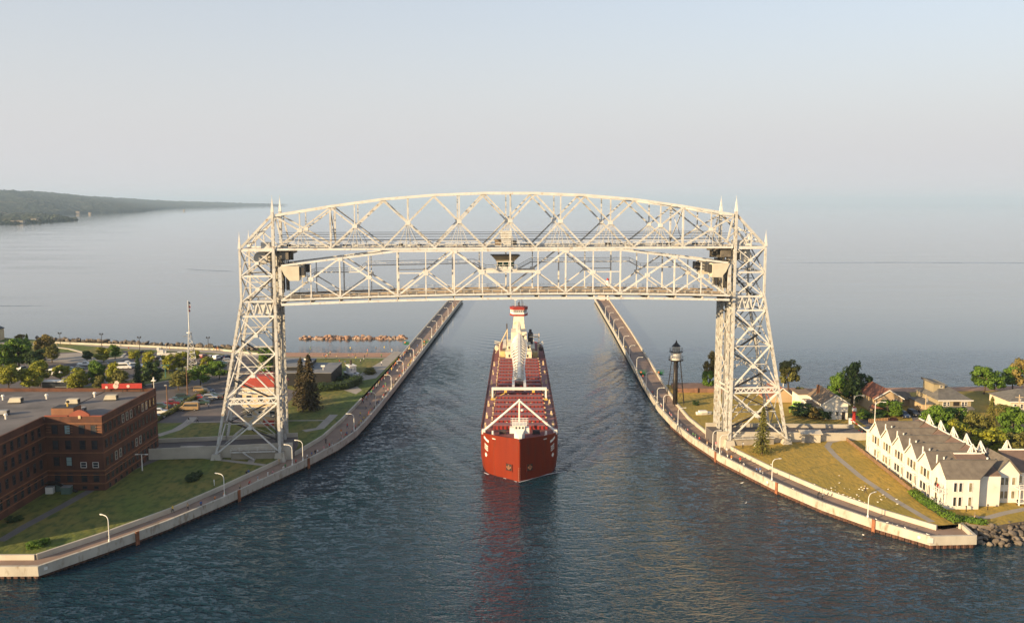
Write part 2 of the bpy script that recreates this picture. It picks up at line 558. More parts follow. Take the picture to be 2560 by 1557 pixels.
def slope(name, upper, lower, zu, zl, m):
    n = 24
    u, l = resample(upper, n), resample(lower, n)
    b = MB()
    mid = [u[i].lerp(l[i], .84) for i in range(n)]
    zm = zu - .75
    for i in range(n - 1):
        b.face([(*l[i], zl), (*l[i + 1], zl), (*mid[i + 1], zm), (*mid[i], zm)])
        b.face([(*mid[i], zm), (*mid[i + 1], zm), (*u[i + 1], zu), (*u[i], zu)])
    return tag(b.build(name, m), kind="structure")
# park side (north): beach, beach path, asphalt, islands
slope("beach", [(-104, 370), (-76, 369), (-48, 368.5)], [(-106, 388), (-76, 386.5), (-47.4, 387)], GZ + .012, -0.25, SAND)
ribbon("beach_path", [Vector(p) for p in ((-104, 368), (-76, 367), (-49.5, 366.5))], 1.6, GZ + .020, PATHM)
ground("parking_lot", [(-96, 257), (-72.5, 257), (-72.5, 300), (-86, 312), (-86, 356), (-100, 368), (-128, 376), (-172, 386), (-196, 380), (-330, 372), (-330, 256), (-116, 256)], GZ + .006, ASPH)
ground("traffic_island", [site(360, 962), site(420, 951), site(480, 945), site(552, 935), site(562, 926), site(545, 915), site(500, 913), site(440, 920), site(360, 935), site(300, 962)], GZ + .16, GRASS)
ground("traffic_island", [site(125, 858), site(180, 862), site(250, 868), site(300, 874), site(315, 884), site(305, 892), site(265, 895), site(220, 893), site(205, 880), site(170, 871), site(130, 866)], GZ + .16, GRASS)
ground("traffic_island", [site(0, 995), site(115, 985), site(230, 978), site(310, 970), site(300, 960), site(220, 966), site(110, 975), site(0, 985)], GZ + .16, GRASS)
for i, (pts, wd) in enumerate((([(360, 964), (420, 953), (480, 947), (552, 937), (563, 927)], 0.7), ([(130, 868), (170, 873), (206, 882), (222, 895), (265, 897), (306, 894), (317, 884)], 1.2))):
    b = MB()
    wall_strip(b, [Vector(site(*p)[:2]) for p in pts], wd, GZ + .01, GZ + .22)
    tag(b.build("kerb", CONC_P), kind="structure")
ground("plaza", [site(215, 880), site(140, 885), site(110, 903), site(180, 908), site(300, 902), site(330, 893), site(300, 885)], GZ + .010, PATHM)
b = MB()
wall_strip(b, [Vector(p) for p in ((-218, 407), (-172, 397), (-128, 385.5), (-108, 374.5))], 0.8, GZ - .1, GZ + .75)
tag(b.build("lakewalk_wall", CONC_P), "long low concrete wall beside the lakefront walk", "wall")
ribbon("lakewalk", [Vector(p) for p in ((-340, 424), (-218, 403.5), (-172, 393.5), (-128, 382), (-106, 371))], 5.5, GZ + .014, PATHM)
# lawn near the brick building and the tower
ribbon("footpath", [site(0, 1352).xy, site(60, 1316).xy, site(150, 1268).xy, site(250, 1212).xy, site(330, 1172).xy, site(385, 1150).xy, site(415, 1136).xy], 2.0, GZ + .008, PATHD)
ribbon("footpath", [site(425, 1134).xy, site(500, 1142).xy, site(560, 1150).xy, site(662, 1162).xy], 1.5, GZ + .012, PATHM)
ribbon("footpath", [site(626, 1156).xy, site(640, 1132).xy], 1.7, GZ + .016, PATHM)
ribbon("footpath", [site(392, 1089).xy, site(440, 1074).xy, site(470, 1056).xy, site(484, 1042).xy], 2.6, GZ + .010, PATHM)
ribbon("footpath", [site(470, 1056).xy, site(560, 1053).xy, site(640, 1052).xy, site(830, 1050).xy], 1.1, GZ + .014, PATHM)
ribbon("footpath", [site(835, 1036).xy, site(800, 1070).xy, site(760, 1077).xy], 2.6, GZ + .018, PATHM)
ground("museum_forecourt", [site(880, 955), site(940, 945), site(980, 905), site(1005, 880), site(985, 878), site(950, 905), site(900, 935), site(850, 960), site(860, 975), site(890, 985), site(905, 975)], GZ + .010, PATHM)
# south side
slope("beach", [(77, 297), (100, 297), (135, 299.5), (165, 302), (260, 311), (420, 328)], [(77, 318), (100, 311), (135, 312.5), (165, 314), (260, 324), (420, 345)], GZ + .02, -0.3, SAND)
ribbon("footpath", [site(2105, 1098).xy, site(2075, 1105).xy, site(2068, 1116).xy, site(2090, 1140).xy, site(2150, 1190).xy, site(2230, 1245).xy, site(2330, 1304).xy], 1.5, GZ + .010, PATHM)
ribbon("footpath", [site(2425, 1293).xy, site(2470, 1293).xy, site(2510, 1282).xy, site(2560, 1272).xy, site(2620, 1262).xy], 1.6, GZ + .010, PATHM)
ground("street", [(96, 239.5), (104, 239), (150, 244), (420, 262), (420, 271), (150, 253), (104, 249), (96, 249)], GZ + .006, ASPH)
ground("driveway", [(102.5, 249), (107.5, 249.4), (107, 268), (103, 268)], GZ + .010, ASPH)
ground("driveway", [(116, 251), (131, 252), (131, 268), (122, 268)], GZ + .010, PATHD)
ground("driveway", [(146, 253), (166, 255), (164, 270), (150, 268)], GZ + .010, mat("brown_drive", (0.24, 0.15, 0.09), 0.9))

# ------------------------------------------------------------------ far shore
def forest_sheet(name, shore, back, hts, n, k, m, rough):
    """wooded land rising from a shore line to a back line, canopy and all"""
    rs, r2 = resample(shore, n), resample(back, n)
    b = MB()
    for i in range(n):
        u = i / (n - 1) * (len(hts) - 1)
        q = min(len(hts) - 2, int(u))
        h = hts[q] + (hts[q + 1] - hts[q]) * (u - q)
        for j in range(k):
            t = j / (k - 1)
            p = rs[i].lerp(r2[i], t)
            z = h * t ** .85
            z += noise.noise(Vector((p.x * .0035, p.y * .0035, 0))) * .12 * h * t
            c = 5 + rough * (noise.noise(Vector((p.x * .03, p.y * .018, 3))) + .7 * noise.noise(Vector((p.x * .085, p.y * .05, 9))))
            b.v.append((p.x, p.y, -2 if j == 0 else z + max(1.5, c)))
    for i in range(n - 1):
        for j in range(k - 1):
            a = i * k + j
            b.f.append((a, a + k, a + k + 1, a + 1))
            b.m.append(0)
    tag(b.build(name, m, smooth=True), kind="structure")
def hills():
    m = mat("far_forest", (0.036, 0.060, 0.034), 0.95, (0.014, 0.028, 0.018), 0.035, detail=8, lo=.35, hi=.62, stain=(0.10, 0.095, 0.045), sscale=0.008, slo=0.56, shi=0.68, bump=1.0, bscale=0.05, bdist=14)
    shore = [(-300, 548), (0, 541), (100, 538), (175, 535.5), (230, 533.2), (300, 531.6), (360, 529.6), (385, 526), (420, 522), (500, 518.5), (600, 516), (700, 513.2)]
    ridge = [(-300, 470), (0, 475), (50, 477), (100, 479), (150, 482), (175, 486), (190, 489.5), (240, 493), (290, 496), (340, 499.5), (385, 502), (430, 503.5), (480, 504.8), (540, 506.6), (600, 508), (660, 509.4), (720, 511)]
    back, hts = [], []
    for x, y in ridge:
        dist = 7000 + max(0, x) * 14
        u, v = (x - _cx) / _F, -(y - _cy) / _F
        d = Vector((u, _c + v * _s, -_s + v * _c))
        t = dist / d.y
        back.append(Vector((d.x * t, dist)))
        hts.append(max(4, CAM_H + d.z * t - 8))
    forest_sheet("hills", [site(x, y, 0).xy for x, y in shore], back, hts, 420, 46, m, 11)
    m2 = mat("point_forest", (0.045, 0.068, 0.026), 0.95, (0.014, 0.026, 0.013), 0.05, detail=6, lo=.35, hi=.62, stain=(0.12, 0.10, 0.05), sscale=0.02, slo=0.55, shi=0.7, bump=1.0, bscale=0.09, bdist=7)
    sh2 = [(-120, 569), (0, 562), (60, 559), (110, 556.5), (160, 552.8), (190, 551), (197, 550.2)]
    bk2 = [(-120, 546), (0, 544), (60, 544), (110, 544.5), (150, 546.5), (178, 548.4), (192, 549.6)]
    forest_sheet("wooded_point", [site(x, y, 0).xy for x, y in sh2], [site(x, y, 0).xy for x, y in bk2], [16, 15, 13, 12, 9, 4, 1], 200, 26, m2, 8)
hills()
FARW = mat("far_wall", (0.42, 0.38, 0.31), 0.8)
far_list = [(2, 533, 8, 11, 1), (12, 534, 8, 11, 0), (34, 553, 9, 6, 0), (46, 553, 8, 6, 1), (56, 553, 8, 6, 0), (66, 552, 8, 6, 1), (87, 550, 12, 8, 0), (22, 527, 9, 3, 0),
            (148, 546, 8, 4, 2), (163, 526, 3, 6, 0), (175, 524, 5, 3, 0), (195, 527, 8, 6, 1), (155, 523, 6, 5, 2), (225, 528, 5, 4, 1), (70, 533, 9, 3, 1), (460, 521, 3, 4, 0)]
where = ["at the near end of the wooded point", "among trees above the point", "low on the wooded point", "beside another block on the point", "in the middle of the point", "with the long front on the point",
         "nearest the tip of the point", "behind the near pale block", "at the rocky tip of the point", "beyond the point, tall and white", "beyond the point with a flat white front", "beyond the point, widest of its row",
         "beyond the point, brownish", "standing alone farther along the shore", "half hidden in the trees", "far along the shore like a white speck"]
for (x, y, wd, ht, c), wh in zip(far_list, where):
    p = site(x, y + (1 if y > 540 else 5), 6)
    wd, ht = wd * p.y / _F, ht * p.y / _F * .75 + 3
    o = thing("far_building", "distant pale building " + wh, "building", (p.x, p.y, 0), 0.2, "buildings on the far shore")
    m = [FARW, mat("far_wall_tan", (0.34, 0.28, 0.21), 0.8), mat("far_wall_brown", (0.34, 0.2, 0.14), 0.8)][c]
    MB().box(-wd / 2, wd / 2, -12, 12, 0, ht).build("wall", m, o)
    MB().box(-wd / 2 - 1, wd / 2 + 1, -13, 13, ht + .02, ht + 1.5).build("roof", ROOFG, o)

# ship's bow waves and stern wash: a raised sheet of the same water over the canal
def wake_sheet():
    x0, x1, y0, y1 = WX0, WX1, WY0, WY1
    nx, ny = 150, 420
    b = MB()
    for j in range(ny + 1):
        y = y0 + (y1 - y0) * j / ny
        for i in range(nx + 1):
            x = x0 + (x1 - x0) * i / nx
            L_, ya = abs(x - 1.8), y - 209.0
            z = 0.0
            # diverging waves, crests swept back from the bow
            edge = 3.0 + max(0, ya + 3) * 0.36
            for k, (lam, th, amp) in enumerate(((7.0, 0.62, .125), (4.2, 0.75, .08))):
                ph = 6.283 / lam * (L_ * math.cos(th) - (ya + 3) * math.sin(th) * .55 + 1.5 * noise.noise(Vector((x * .05, y * .05, k))))
                env = math.exp(-((L_ - edge) / (6.0 + max(0, ya) * .10)) ** 2) * (1 if ya > -4 else 0)
                z += amp * env * math.cos(ph) * (.55 + 1.1 * noise.noise(Vector((x * .09, y * .07, 20 + k))))
            # transverse wash behind the stern
            if ya > 150:
                e2 = math.exp(-((L_) / (11 + (ya - 150) * .06)) ** 2)
                z += .14 * e2 * (math.cos(6.283 / 9.0 * (ya - .03 * L_ * L_)) + 1.4 * noise.noise(Vector((x * .35, y * .35, 5))))
            fx = min(1, (x - x0) / 6, (x1 - x) / 6)
            fy = min(1, (y - y0) / 8, (y1 - y) / 60)
            z = z * max(0, fx) * max(0, fy)
            b.v.append((x, y, z))
    n = nx + 1
    for j in range(ny):
        for i in range(nx):
            a = j * n + i
            b.f.append((a, a + 1, a + 1 + n, a + n))
            b.m.append(0)
    tag(b.build("canal_water", WATER, smooth=True), kind="structure")
wake_sheet()

# long thin wash lines left on the lake by passing boats
for pts in ([(288, 990), (340, 992), (420, 996), (520, 992), (700, 985)], [(-330, 900), (-300, 880), (-270, 868)], [(-560, 560), (-430, 572), (-300, 578)]):
    b = MB()
    q = resample([Vector(p) for p in pts], 40)
    for i in range(39):
        p0, p1 = q[i], q[i + 1]
        w_ = 2.6 + 1.6 * noise.noise(Vector((i * .3, 0, pts[0][0])))
        h_ = .35 * min(1, i / 6 + .2, (39 - i) / 6)
        b.face([(p0.x, p0.y - w_, .01), (p1.x, p1.y - w_, .01), (p1.x, p1.y, h_), (p0.x, p0.y, h_)])
        b.face([(p0.x, p0.y, h_), (p1.x, p1.y, h_), (p1.x, p1.y + w_, .01), (p0.x, p0.y + w_, .01)])
    tag(b.build("lake_wash", WATER, smooth=True), kind="structure")
# ------------------------------------------------------------------ piers
PDECK, PTOP = 1.7, 2.6
_pile = None
def pier(label, out, inn, side, near_n, gaps):
    global _pile
    t = thing("concrete_pier", label, "pier", (0, 0, 0))
    out = [Vector(p) for p in out]
    inn = [Vector(p) for p in inn]
    n = 90
    ro, ri = resample(out, n), resample(inn, n)
    b = MB()
    for i in range(n - 1):
        q = [(*ro[i], PDECK), (*ro[i + 1], PDECK), (*ri[i + 1], PDECK), (*ri[i], PDECK)]
        b.face(q if side > 0 else q[::-1])
    dk = b.build("deck", DECKC, t)
    # body under the deck: face to the canal and face to the lake
    b = MB()
    wall_strip(b, out, 1.0 * side, 0.75, PDECK - .02)
    wall_strip(b, inn[-4:], -1.0 * side, -1, PDECK - .02)
    b.build("pier_face", CONC, t)
    # parapet in cast lengths, with joints between them
    d = 0
    for i in range(len(out) - 1):
        a, c = out[i], out[i + 1]
        ln = (c - a).length
        k = max(1, round(ln / 9.0)) if a.y < 260 else max(1, round(ln / 40.0))
        for j in range(k):
            p, q = a.lerp(c, j / k), a.lerp(c, (j + 1) / k)
            e = (q - p).normalized() * 0.03
            nn = Vector((-e.y, e.x)).normalized() * side
            bb = MB()
            off = nn * 0.55
            P = [p + e - nn * .01, q - e - nn * .01, q - e + off, p + e + off]
            if side < 0:
                P = P[::-1]
            bb.prism(P, PDECK - .3, PTOP + RND.uniform(-.015, .015))
            bb.build("parapet", CONC, t)
    # inner wall
    for (i0, i1) in gaps:
        for i in range(i0, i1):
            a, c = inn[i], inn[i + 1]
            k = max(1, round((c - a).length / 11.0)) if a.y < 260 else 1
            for j in range(k):
                p, q = a.lerp(c, j / k), a.lerp(c, (j + 1) / k)
                e = (q - p).normalized() * 0.03
                nn = Vector((-e.y, e.x)).normalized() * side
                P = [p + e - nn * .45, q - e - nn * .45, q - e + nn * .02, p + e + nn * .02]
                if side < 0:
                    P = P[::-1]
                MB().prism(P, PDECK - .3, PTOP + .1 + RND.uniform(-.015, .015)).build("inner_wall", CONC_P, t)
    # steel sheet piling: the near piles one by one, the rest as one strip
    if _pile is None:
        pb = MB()
        pr = [(-.6, .22), (-.36, 0), (.1, 0), (.34, .22), (.6, .22)]
        for (x0, y0), (x1, y1) in zip(pr, pr[1:]):
            pb.face([(x0, y0, -1.5), (x1, y1, -1.5), (x1, y1, .78), (x0, y0, .78)])
        _pile = pb.mesh("sheet_pile", PILE)
    rest = MB()
    cnt = 0
    for i in range(len(out) - 1):
        a, c = out[i], out[i + 1]
        ln = (c - a).length
        k = max(1, int(ln / 1.2))
        u = (c - a) / k
        an = math.atan2(u.y, u.x)
        for j in range(k):
            p = a + u * (j + .5)
            if p.x < -100:
                continue
            nn = Vector((-u.y, u.x)).normalized() * side
            q = p + nn * (0.75 if side > 0 else 0.12)
            if cnt < near_n and p.y < 262:
                o = put("sheet_pile", _pile, t, (q.x, q.y, 0), an if side > 0 else an + math.pi)
                cnt += 1
            elif j % 2 == 0:
                p2 = a + u * (j + 2)
                rest.face([(*(p + nn * .75), -1), (*(p2 + nn * .8), -1), (*(p2 + nn * .8), .78), (*(p + nn * .75), .78)])
    o = rest.build("piling", PILE, t)
    o["kind"] = "stuff"
    return t
PL = pier("long concrete canal pier with shaded wall and crowd, beside the brick building", PIER_L_OUT, PIER_L_IN, 1, 130, [(0, 1), (1, 5), (5, 9), (11, 14)])
PR = pier("sunlit concrete canal pier beside the dry lawn and black lighthouse", PIER_R_OUT, PIER_R_IN, -1, 130, [(0, 1), (2, 6), (6, 14)])

# steel fender strips and ladders on the canal faces
for (px, py, sd_, par) in ((336, 1340, 1, PL), (602, 1238, 1, PL), (776, 1156, 1, PL), (2180, 1312, -1, PR), (1942, 1218, -1, PR), (1784, 1140, -1, PR)):
    p = site(px, py, 1.6)
    out = PIER_L_OUT if sd_ > 0 else PIER_R_OUT
    best = min(((Vector(a).lerp(Vector(c), t / 40), Vector(c) - Vector(a)) for a, c in zip(out, out[1:]) for t in range(41)), key=lambda e: (e[0] - p.xy).length)
    q, u = best
    nn = Vector((u.y, -u.x)).normalized() * sd_
    an = math.atan2(u.y, u.x)
    bb = MB().box(-.26, .26, -.08, .08, .1, 2.75).box(-.36, -.26, -.16, .1, -.3, 2.8).box(.26, .36, -.16, .1, -.3, 2.8)
    o = bb.build("fender_plate", mat("rust_plate", (0.34, 0.13, 0.06), .8, (0.2, .08, .04), 1.2), par, (*(q + nn * .18), 0), an)

# ------------------------------------------------------------------ bridge: towers and overhead truss
BA = rad(5.7)
BO = Vector((-0.45, 227.0, 0))
BD = 12.0
bridge = thing("steel_bridge", "tall cream steel lift bridge frame with two lattice towers and arched overhead truss", "bridge", BO, BA)
IN, OUTU, KZ = 58.8, 67.0, 42.4
def outer(z):
    return OUTU + max(0, KZ - z) * 0.195
LV = [55.2, 48.75, 42.4, 38.75, 29.2, 18.0, 16.7, 3.9]

def laced(b, p, q, w, d, pl=0.14, mi=0):
    """built-up column: two plates tied by zigzag lacing on the two faces along the bridge"""
    p, q = Vector(p), Vector(q)
    for s in (-1, 1):
        b.bar(p + Vector((0, s * d / 2, 0)), q + Vector((0, s * d / 2, 0)), w, pl, mi)
    ln = (q - p).length
    n = max(2, int(ln / (d * 1.15)))
    for s in (-1, 1):
        for i in range(n):
            a, c = p.lerp(q, i / n), p.lerp(q, (i + 1) / n)
            sg = 1 if i % 2 else -1
            b.bar(a + Vector((s * w / 2, sg * d / 2, 0)), c + Vector((s * w / 2, -sg * d / 2, 0)), 0.09, 0.16, mi)
    return b

def tower(sg):
    S = lambda u, v, z: (sg * u, v, z)
    # the tower body: guide columns, ladders, stairs and ropes between the legs
    b = MB()
    for v in (3.2, 8.8):
        laced(b, S(IN - .1, v, 4.2), S(IN - .1, v, 55), .5, 1.3)
    for v, wd in ((1.5, .35), (4.6, .5), (6.2, .3), (7.4, .5), (10.6, .35)):
        b.bar(S(IN + .6, v, 5), S(IN + .6, v, 54.6), wd, .35, 1)
    for v in (2.4, 3.9, 5.6, 6.6, 9.6):
        b.bar(S(IN + 1.3, v, 6), S(IN + 1.3, v, 54), .16, .16, 2)
    z = 6.0
    k = 0
    while z < 52:                                   # zigzag stair flights
        u0, u1 = (IN + 1.6, outer(z) - 1.6)
        if k % 2: u0, u1 = u1, u0
        b.bar(S(u0, 5.2, z), S(u1, 5.2, z + 5.2), .9, .25, 2)
        b.bar(S(u0, 4.7, z + 1), S(u1, 4.7, z + 6.2), .07, .07, 0)
        z += 5.2
        k += 1
    t = b.build("tower", [STEEL, GREYSTEEL, DARKSTEEL], bridge)
    for v in (0.0, BD):
        # legs
        lb = laced(MB(), S(IN, v, 3.9), S(IN, v, 64.3), .62, 1.0)
        lb.bar(S(IN, v + (-.45 if v == 0 else .45), 3.9), S(IN, v + (-.45 if v == 0 else .45), 64.4), .7, .12)
        lb.build("leg", STEEL, t)
        lb = laced(MB(), S(outer(3.9), v, 3.9), S(OUTU, v, KZ), .56, .9)
        lb.bar(S(outer(3.9), v - .4, 3.9), S(OUTU, v - .4, KZ), .56, .1)
        lb.bar(S(OUTU, v, KZ), S(OUTU, v, 55.2), .52, .55)
        lb.build("leg", STEEL, t)
        # concrete footings
        for u, dz in ((IN, 0), (outer(3.9), 0)):
            f = MB()
            k = []
            for (r, z) in ((1.5, 1.6), (1.0, 4.0)):
                k += [S(u - r, v - r, z), S(u + r, v - r, z), S(u + r, v + r, z), S(u - r, v + r, z)]
            f._hexa(k if sg > 0 else [k[3], k[2], k[1], k[0], k[7], k[6], k[5], k[4]], 0)
            f.build("footing", CONC, t)
        # struts and braces of this face
        for z in LV[:-1]:
            if z in (29.2,):
                bar("strut", t, S(IN + .4, v, z), S(outer(z) - .3, v, z), .22, .25, STEEL)
                continue
            wd = .75 if z > 55 else .42
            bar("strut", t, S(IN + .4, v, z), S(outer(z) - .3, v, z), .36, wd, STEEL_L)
        for z1, z0 in ((55.0, 48.95), (48.55, 42.6), (38.55, 29.2), (29.2, 18.2), (16.5, 4.3)):
            o1, o0 = outer(z1) - .35, outer(z0) - .35
            wd = .27 if z1 > 40 else .36
            vv = v - .12 if v == 0 else v + .12
            for (pa, pb, e) in ((S(IN + .4, vv, z1), S(o0, vv, z0), -.10), (S(IN + .4, vv, z0), S(o1, vv, z1), .10)):
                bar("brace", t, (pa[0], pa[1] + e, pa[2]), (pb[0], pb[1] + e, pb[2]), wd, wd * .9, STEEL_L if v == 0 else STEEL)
            cu, cz = (IN + .4 + (o1 + o0) / 2) / 2, (z1 + z0) / 2
            bar("gusset", t, S(cu - .5, vv - .26, cz), S(cu + .5, vv - .26, cz), .06, .8, STEEL_L)
        # short web bands
        for z1, z0, n in ((42.2, 38.95, 4), (17.8, 16.9, 8)):
            wb = MB()
            o = outer((z1 + z0) / 2) - .4
            for i in range(n):
                a, c = IN + .4 + (o - IN - .4) * i / n, IN + .4 + (o - IN - .4) * (i + 1) / n
                mdl = (a + c) / 2
                wb.bar(S(a, v, z1), S(mdl, v, z0), .2, .2)
                wb.bar(S(mdl, v, z0), S(c, v, z1), .2, .2)
            o_ = wb.build("web_band", STEEL_L, t)
    # faces across the bridge (canal side and land side)
    for z1, z0 in zip(LV, LV[1:]):
        if z1 - z0 < 2: continue
        for fu in (lambda z: IN, lambda z: outer(z)):
            bar("brace", t, S(fu(z1), .4, z1), S(fu(z0), BD - .4, z0), .25, .25, STEEL)
            bar("brace", t, S(fu(z0), .4, z0), S(fu(z1) + .02, BD - .4, z1), .27, .27, STEEL)
    for z in LV[:-1]:
        bar("strut", t, S(outer(z), .4, z), S(outer(z), BD - .4, z), .36, .4, STEEL)
        if z > 50 or z < 20:
            bar("strut", t, S(IN, .4, z), S(IN, BD - .4, z), .36, .5, STEEL)
    for z1, z0 in ((55, 48.9), (48.5, 42.6), (38.5, 29.3), (29, 18.2), (16.5, 4.6)):
        zm = (z1 + z0) / 2
        bar("strut", t, S(IN + .4, 4.0, zm), S(outer(zm) - .3, 4.0, zm), .2, .22, STEEL)
        bar("strut", t, S(IN + .4, 8.0, zm + 1), S(outer(zm + 1) - .3, 8.0, zm + 1), .2, .22, STEEL)
        bar("brace", t, S(IN + .4, 6.0, z1), S(outer(z0) - .4, 6.1, z0), .24, .24, STEEL)
        bar("brace", t, S(IN + .4, 8.0, z0), S(outer(z1) - .4, 8.1, z1), .2, .2, STEEL)
        bar("strut", t, S((IN + outer(zm)) / 2, .4, zm), S((IN + outer(zm)) / 2, BD - .4, zm), .2, .22, STEEL)
    # sloping truss from tower shoulder to the top of the inner legs
    for v in (0, BD):
        bar("stay", t, S(OUTU, v, 55.4), S(IN + .3, v, 63.6), .55, .6, STEEL)
        um, zm = OUTU - 3.9, 55.4 + 3.9
        bar("stay_post", t, S(um, v, zm - .2), S(um, v, 55.5), .28, .28, STEEL)
        bar("stay_brace", t, S(um, v, zm - .2), S(IN + .5, v, 55.6), .3, .3, STEEL)
    for f in (0.15, 0.5, 0.95):
        u, z = OUTU + (IN - OUTU) * f, 55.4 + 8.2 * f
        bar("stay_strut", t, S(u, .3, z), S(u, BD - .3, z), .3, .3, STEEL)
    bar("stay_brace", t, S(OUTU - .5, .3, 55.9), S(IN + 2, BD - .3, 62), .2, .2, STEEL)
    bar("stay_brace", t, S(IN + 2, .3, 62), S(OUTU - .5, BD - .3, 55.9), .2, .22, STEEL)
    # spires
    for u, z, h in ((OUTU, 55.4, 3.8), (IN, 64.4, 3.7)):
        for v in (0, BD):
            sp = MB()
            k = len(sp.v)
            for r, zz in ((.3, z), (.38, z + .12), (.03, z + h)):
                sp.v += [S(u - r, v - r, zz), S(u + r, v - r, zz), S(u + r, v + r, zz), S(u - r, v + r, zz)]
            for l in range(2):
                for i in range(4):
                    j = (i + 1) % 4
                    sp.f.append((l * 4 + i, l * 4 + j, l * 4 + 4 + j, l * 4 + 4 + i))
                    sp.m.append(0)
            sp.bar(S(u, v, z + h - .1), S(u, v, z + h + .5), .07, .07)
            sp.build("spire", STEEL_L, t)
    # counterweight, sheaves, machinery floor
    MB().box(sg * (IN + 1.2) if sg > 0 else -(IN + 5.4), sg * (IN + 5.4) if sg > 0 else -(IN + 1.2), 1.2, BD - 1.2, 39.2, 41.9).build("counterweight", STEEL_L, t)
    for v in (2.6, 9.4):
        MB().cyl(S(IN + 3.6, v - .45, 53.0), S(IN + 3.6, v + .45, 53.0), 1.7, 1.7, 24).cyl(S(IN + 3.6, v - .6, 53.0), S(IN + 3.6, v + .6, 53.0), .5, .5, 10, 1).build("sheave", [STEEL, GREYSTEEL], t)
    mb = MB()
    for v in (1.2, 2.6, 4.0, 7.6, 9.0, 10.4):
        mb.box(*sorted((sg * (IN - 3.2 + .5 * math.sin(v * 3)), sg * (IN - .7))), v - .35, v + .35, 52.2 + .6 * math.cos(v * 5), 54.95)
    mb.box(*sorted((sg * (IN - 2.4), sg * (IN - .9))), 1.0, 11, 54.0, 54.6)
    mb.box(*sorted((sg * (IN - 4.4), sg * (IN - 3.9))), 2.0, 10, 54.1, 54.9)
    for v in (2.0, 6.0, 10):
        mb.bar((sg * (IN - 3.9), v, 54.8), (sg * (IN - 1.0), v, 51.9), .2, .2)
    mb.build("machinery", mat("machinery_brown", (.19, .165, .13), .7, (.08, .07, .055), .6), t)
    rp = MB()
    for v in (1.4, 2.0, 2.6, 9.2, 9.8, 10.4):
        for du in (1.0, 1.5, 2.0):
            rp.bar(S(IN - du, v, 44.5), S(IN - du, v, 52), .14, .14)
    rp.build("hoist_ropes", DARKSTEEL, t)["kind"] = "stuff"
    pf = MB().box(*sorted((sg * (IN + .5), sg * (OUTU - .4))), .5, BD - .5, 55.0, 55.2).box(*sorted((sg * (IN + 1), sg * (IN + 3.4))), 2, 6, 55.25, 57.0)
    pf.build("platform", STEEL, t)
    return t
TL, TR = tower(-1), tower(1)

# overhead truss
NU = [-58.2, -44.8, -31.9, -19.1, -6.4, 6.4, 19.1, 31.9, 44.8, 58.2]
NZ = [63.7, 65.9, 67.65, 68.7, 69.2, 69.2, 68.7, 67.65, 65.9, 63.7]
BZ = 55.3
wk = MB()
for i in range(9):                                   # catwalk stringers, sheave girders and pipes over the lower chords
    a, c = NU[i], NU[i + 1]
    for v in (.9, 2.2, 9.8, 11.1):
        wk.bar((a, v, 55.9), (c, v, 55.9), .3, .22)
    wk.bar((a, 1.5, 55.72), (c, 1.5, 55.72), 1.2, .06, 1)
    wk.bar((a, 10.5, 55.72), (c, 10.5, 55.72), 1.2, .06, 1)
for u in [x * 2.3 for x in range(-25, 26)]:
    wk.bar((u, .5, 55.4), (u, .5, 56.75), .07, .07)
    wk.bar((u, 11.5, 55.4), (u, 11.5, 56.75), .07, .07)
    if RND.random() < .5:
        wk.box(u - .5, u + RND.uniform(.3, 1.0), 1.0, 2.0, 55.8, 55.9 + RND.uniform(.2, .7), RND.choice((0, 2, 2)))
ot = wk.build("overhead_truss", [STEEL, GREYSTEEL, DARKSTEEL], bridge)
for v in (0.0, BD):
    for i in range(9):
        a, c, za, zc = NU[i], NU[i + 1], NZ[i], NZ[i + 1]
        bar("top_chord", ot, (a, v, za), (c, v, zc), .65, .6, STEEL_L)
        bar("bottom_chord", ot, (a, v, BZ), (c, v, BZ), .45, .5, STEEL_L)
        bar("catwalk_rail", ot, (a, v + (.5 if v == 0 else -.5), 56.75), (c, v + (.5 if v == 0 else -.5), 56.75), .12, .14, STEEL_L)
        bar("diagonal", ot, (a, v, za - .3), (c, v, BZ + .3), .36, .38, STEEL)
        bar("diagonal", ot, (a, v + .03, BZ + .3), (c, v + .03, zc - .3), .38, .40, STEEL)
        m_ = (a + c) / 2
        zt = (za + zc) / 2
        t_ = (za - BZ) / ((za - BZ) + (zc - BZ))
        xc = a + (c - a) * t_
        zx = za - (za - BZ) * t_
        bar("hanger", ot, (xc, v, zx), (xc, v, zt), .3, .32, STEEL)
        for e in (-2.6, -.7, .7, 2.6):
            bar("hanger_rod", ot, (xc, v, zx), (xc + e, v, BZ + .3), .11, .11, STEEL)
        bar("gusset", ot, (xc - .55, v, zx), (xc + .55, v, zx), .56, .95, STEEL_L)
    for i in (1, 8):
        bar("post", ot, (NU[i], v, BZ), (NU[i], v, NZ[i]), .42, .42, STEEL)
    for sgn in (-1, 1):
        bar("end_brace", ot, (sgn * 58, v, 62.8), (sgn * 56.6, v, BZ + 1.2), .4, .4, STEEL)
for i in range(10):
    bar("top_strut", ot, (NU[i], .4, NZ[i]), (NU[i], BD - .4, NZ[i]), .34, .3, STEEL)
    bar("bottom_strut", ot, (NU[i], .3, BZ), (NU[i], BD - .3, BZ), .34, .4, STEEL)
    if i < 9:
        bar("top_lateral", ot, (NU[i], .4, NZ[i] - .05), (NU[i + 1], BD - .4, NZ[i + 1] - .05), .2, .2, STEEL)
        bar("top_lateral", ot, (NU[i], BD - .4, NZ[i] - .05), (NU[i + 1], .4, NZ[i + 1] - .05), .22, .22, STEEL)
for i in (1, 8):
    bar("sway_brace", ot, (NU[i], .4, BZ + 1.5), (NU[i], BD - .4, NZ[i] - .6), .2, .2, STEEL)
    bar("sway_brace", ot, (NU[i], BD - .4, BZ + 1.5), (NU[i], .4, NZ[i] - .6), .22, .22, STEEL)
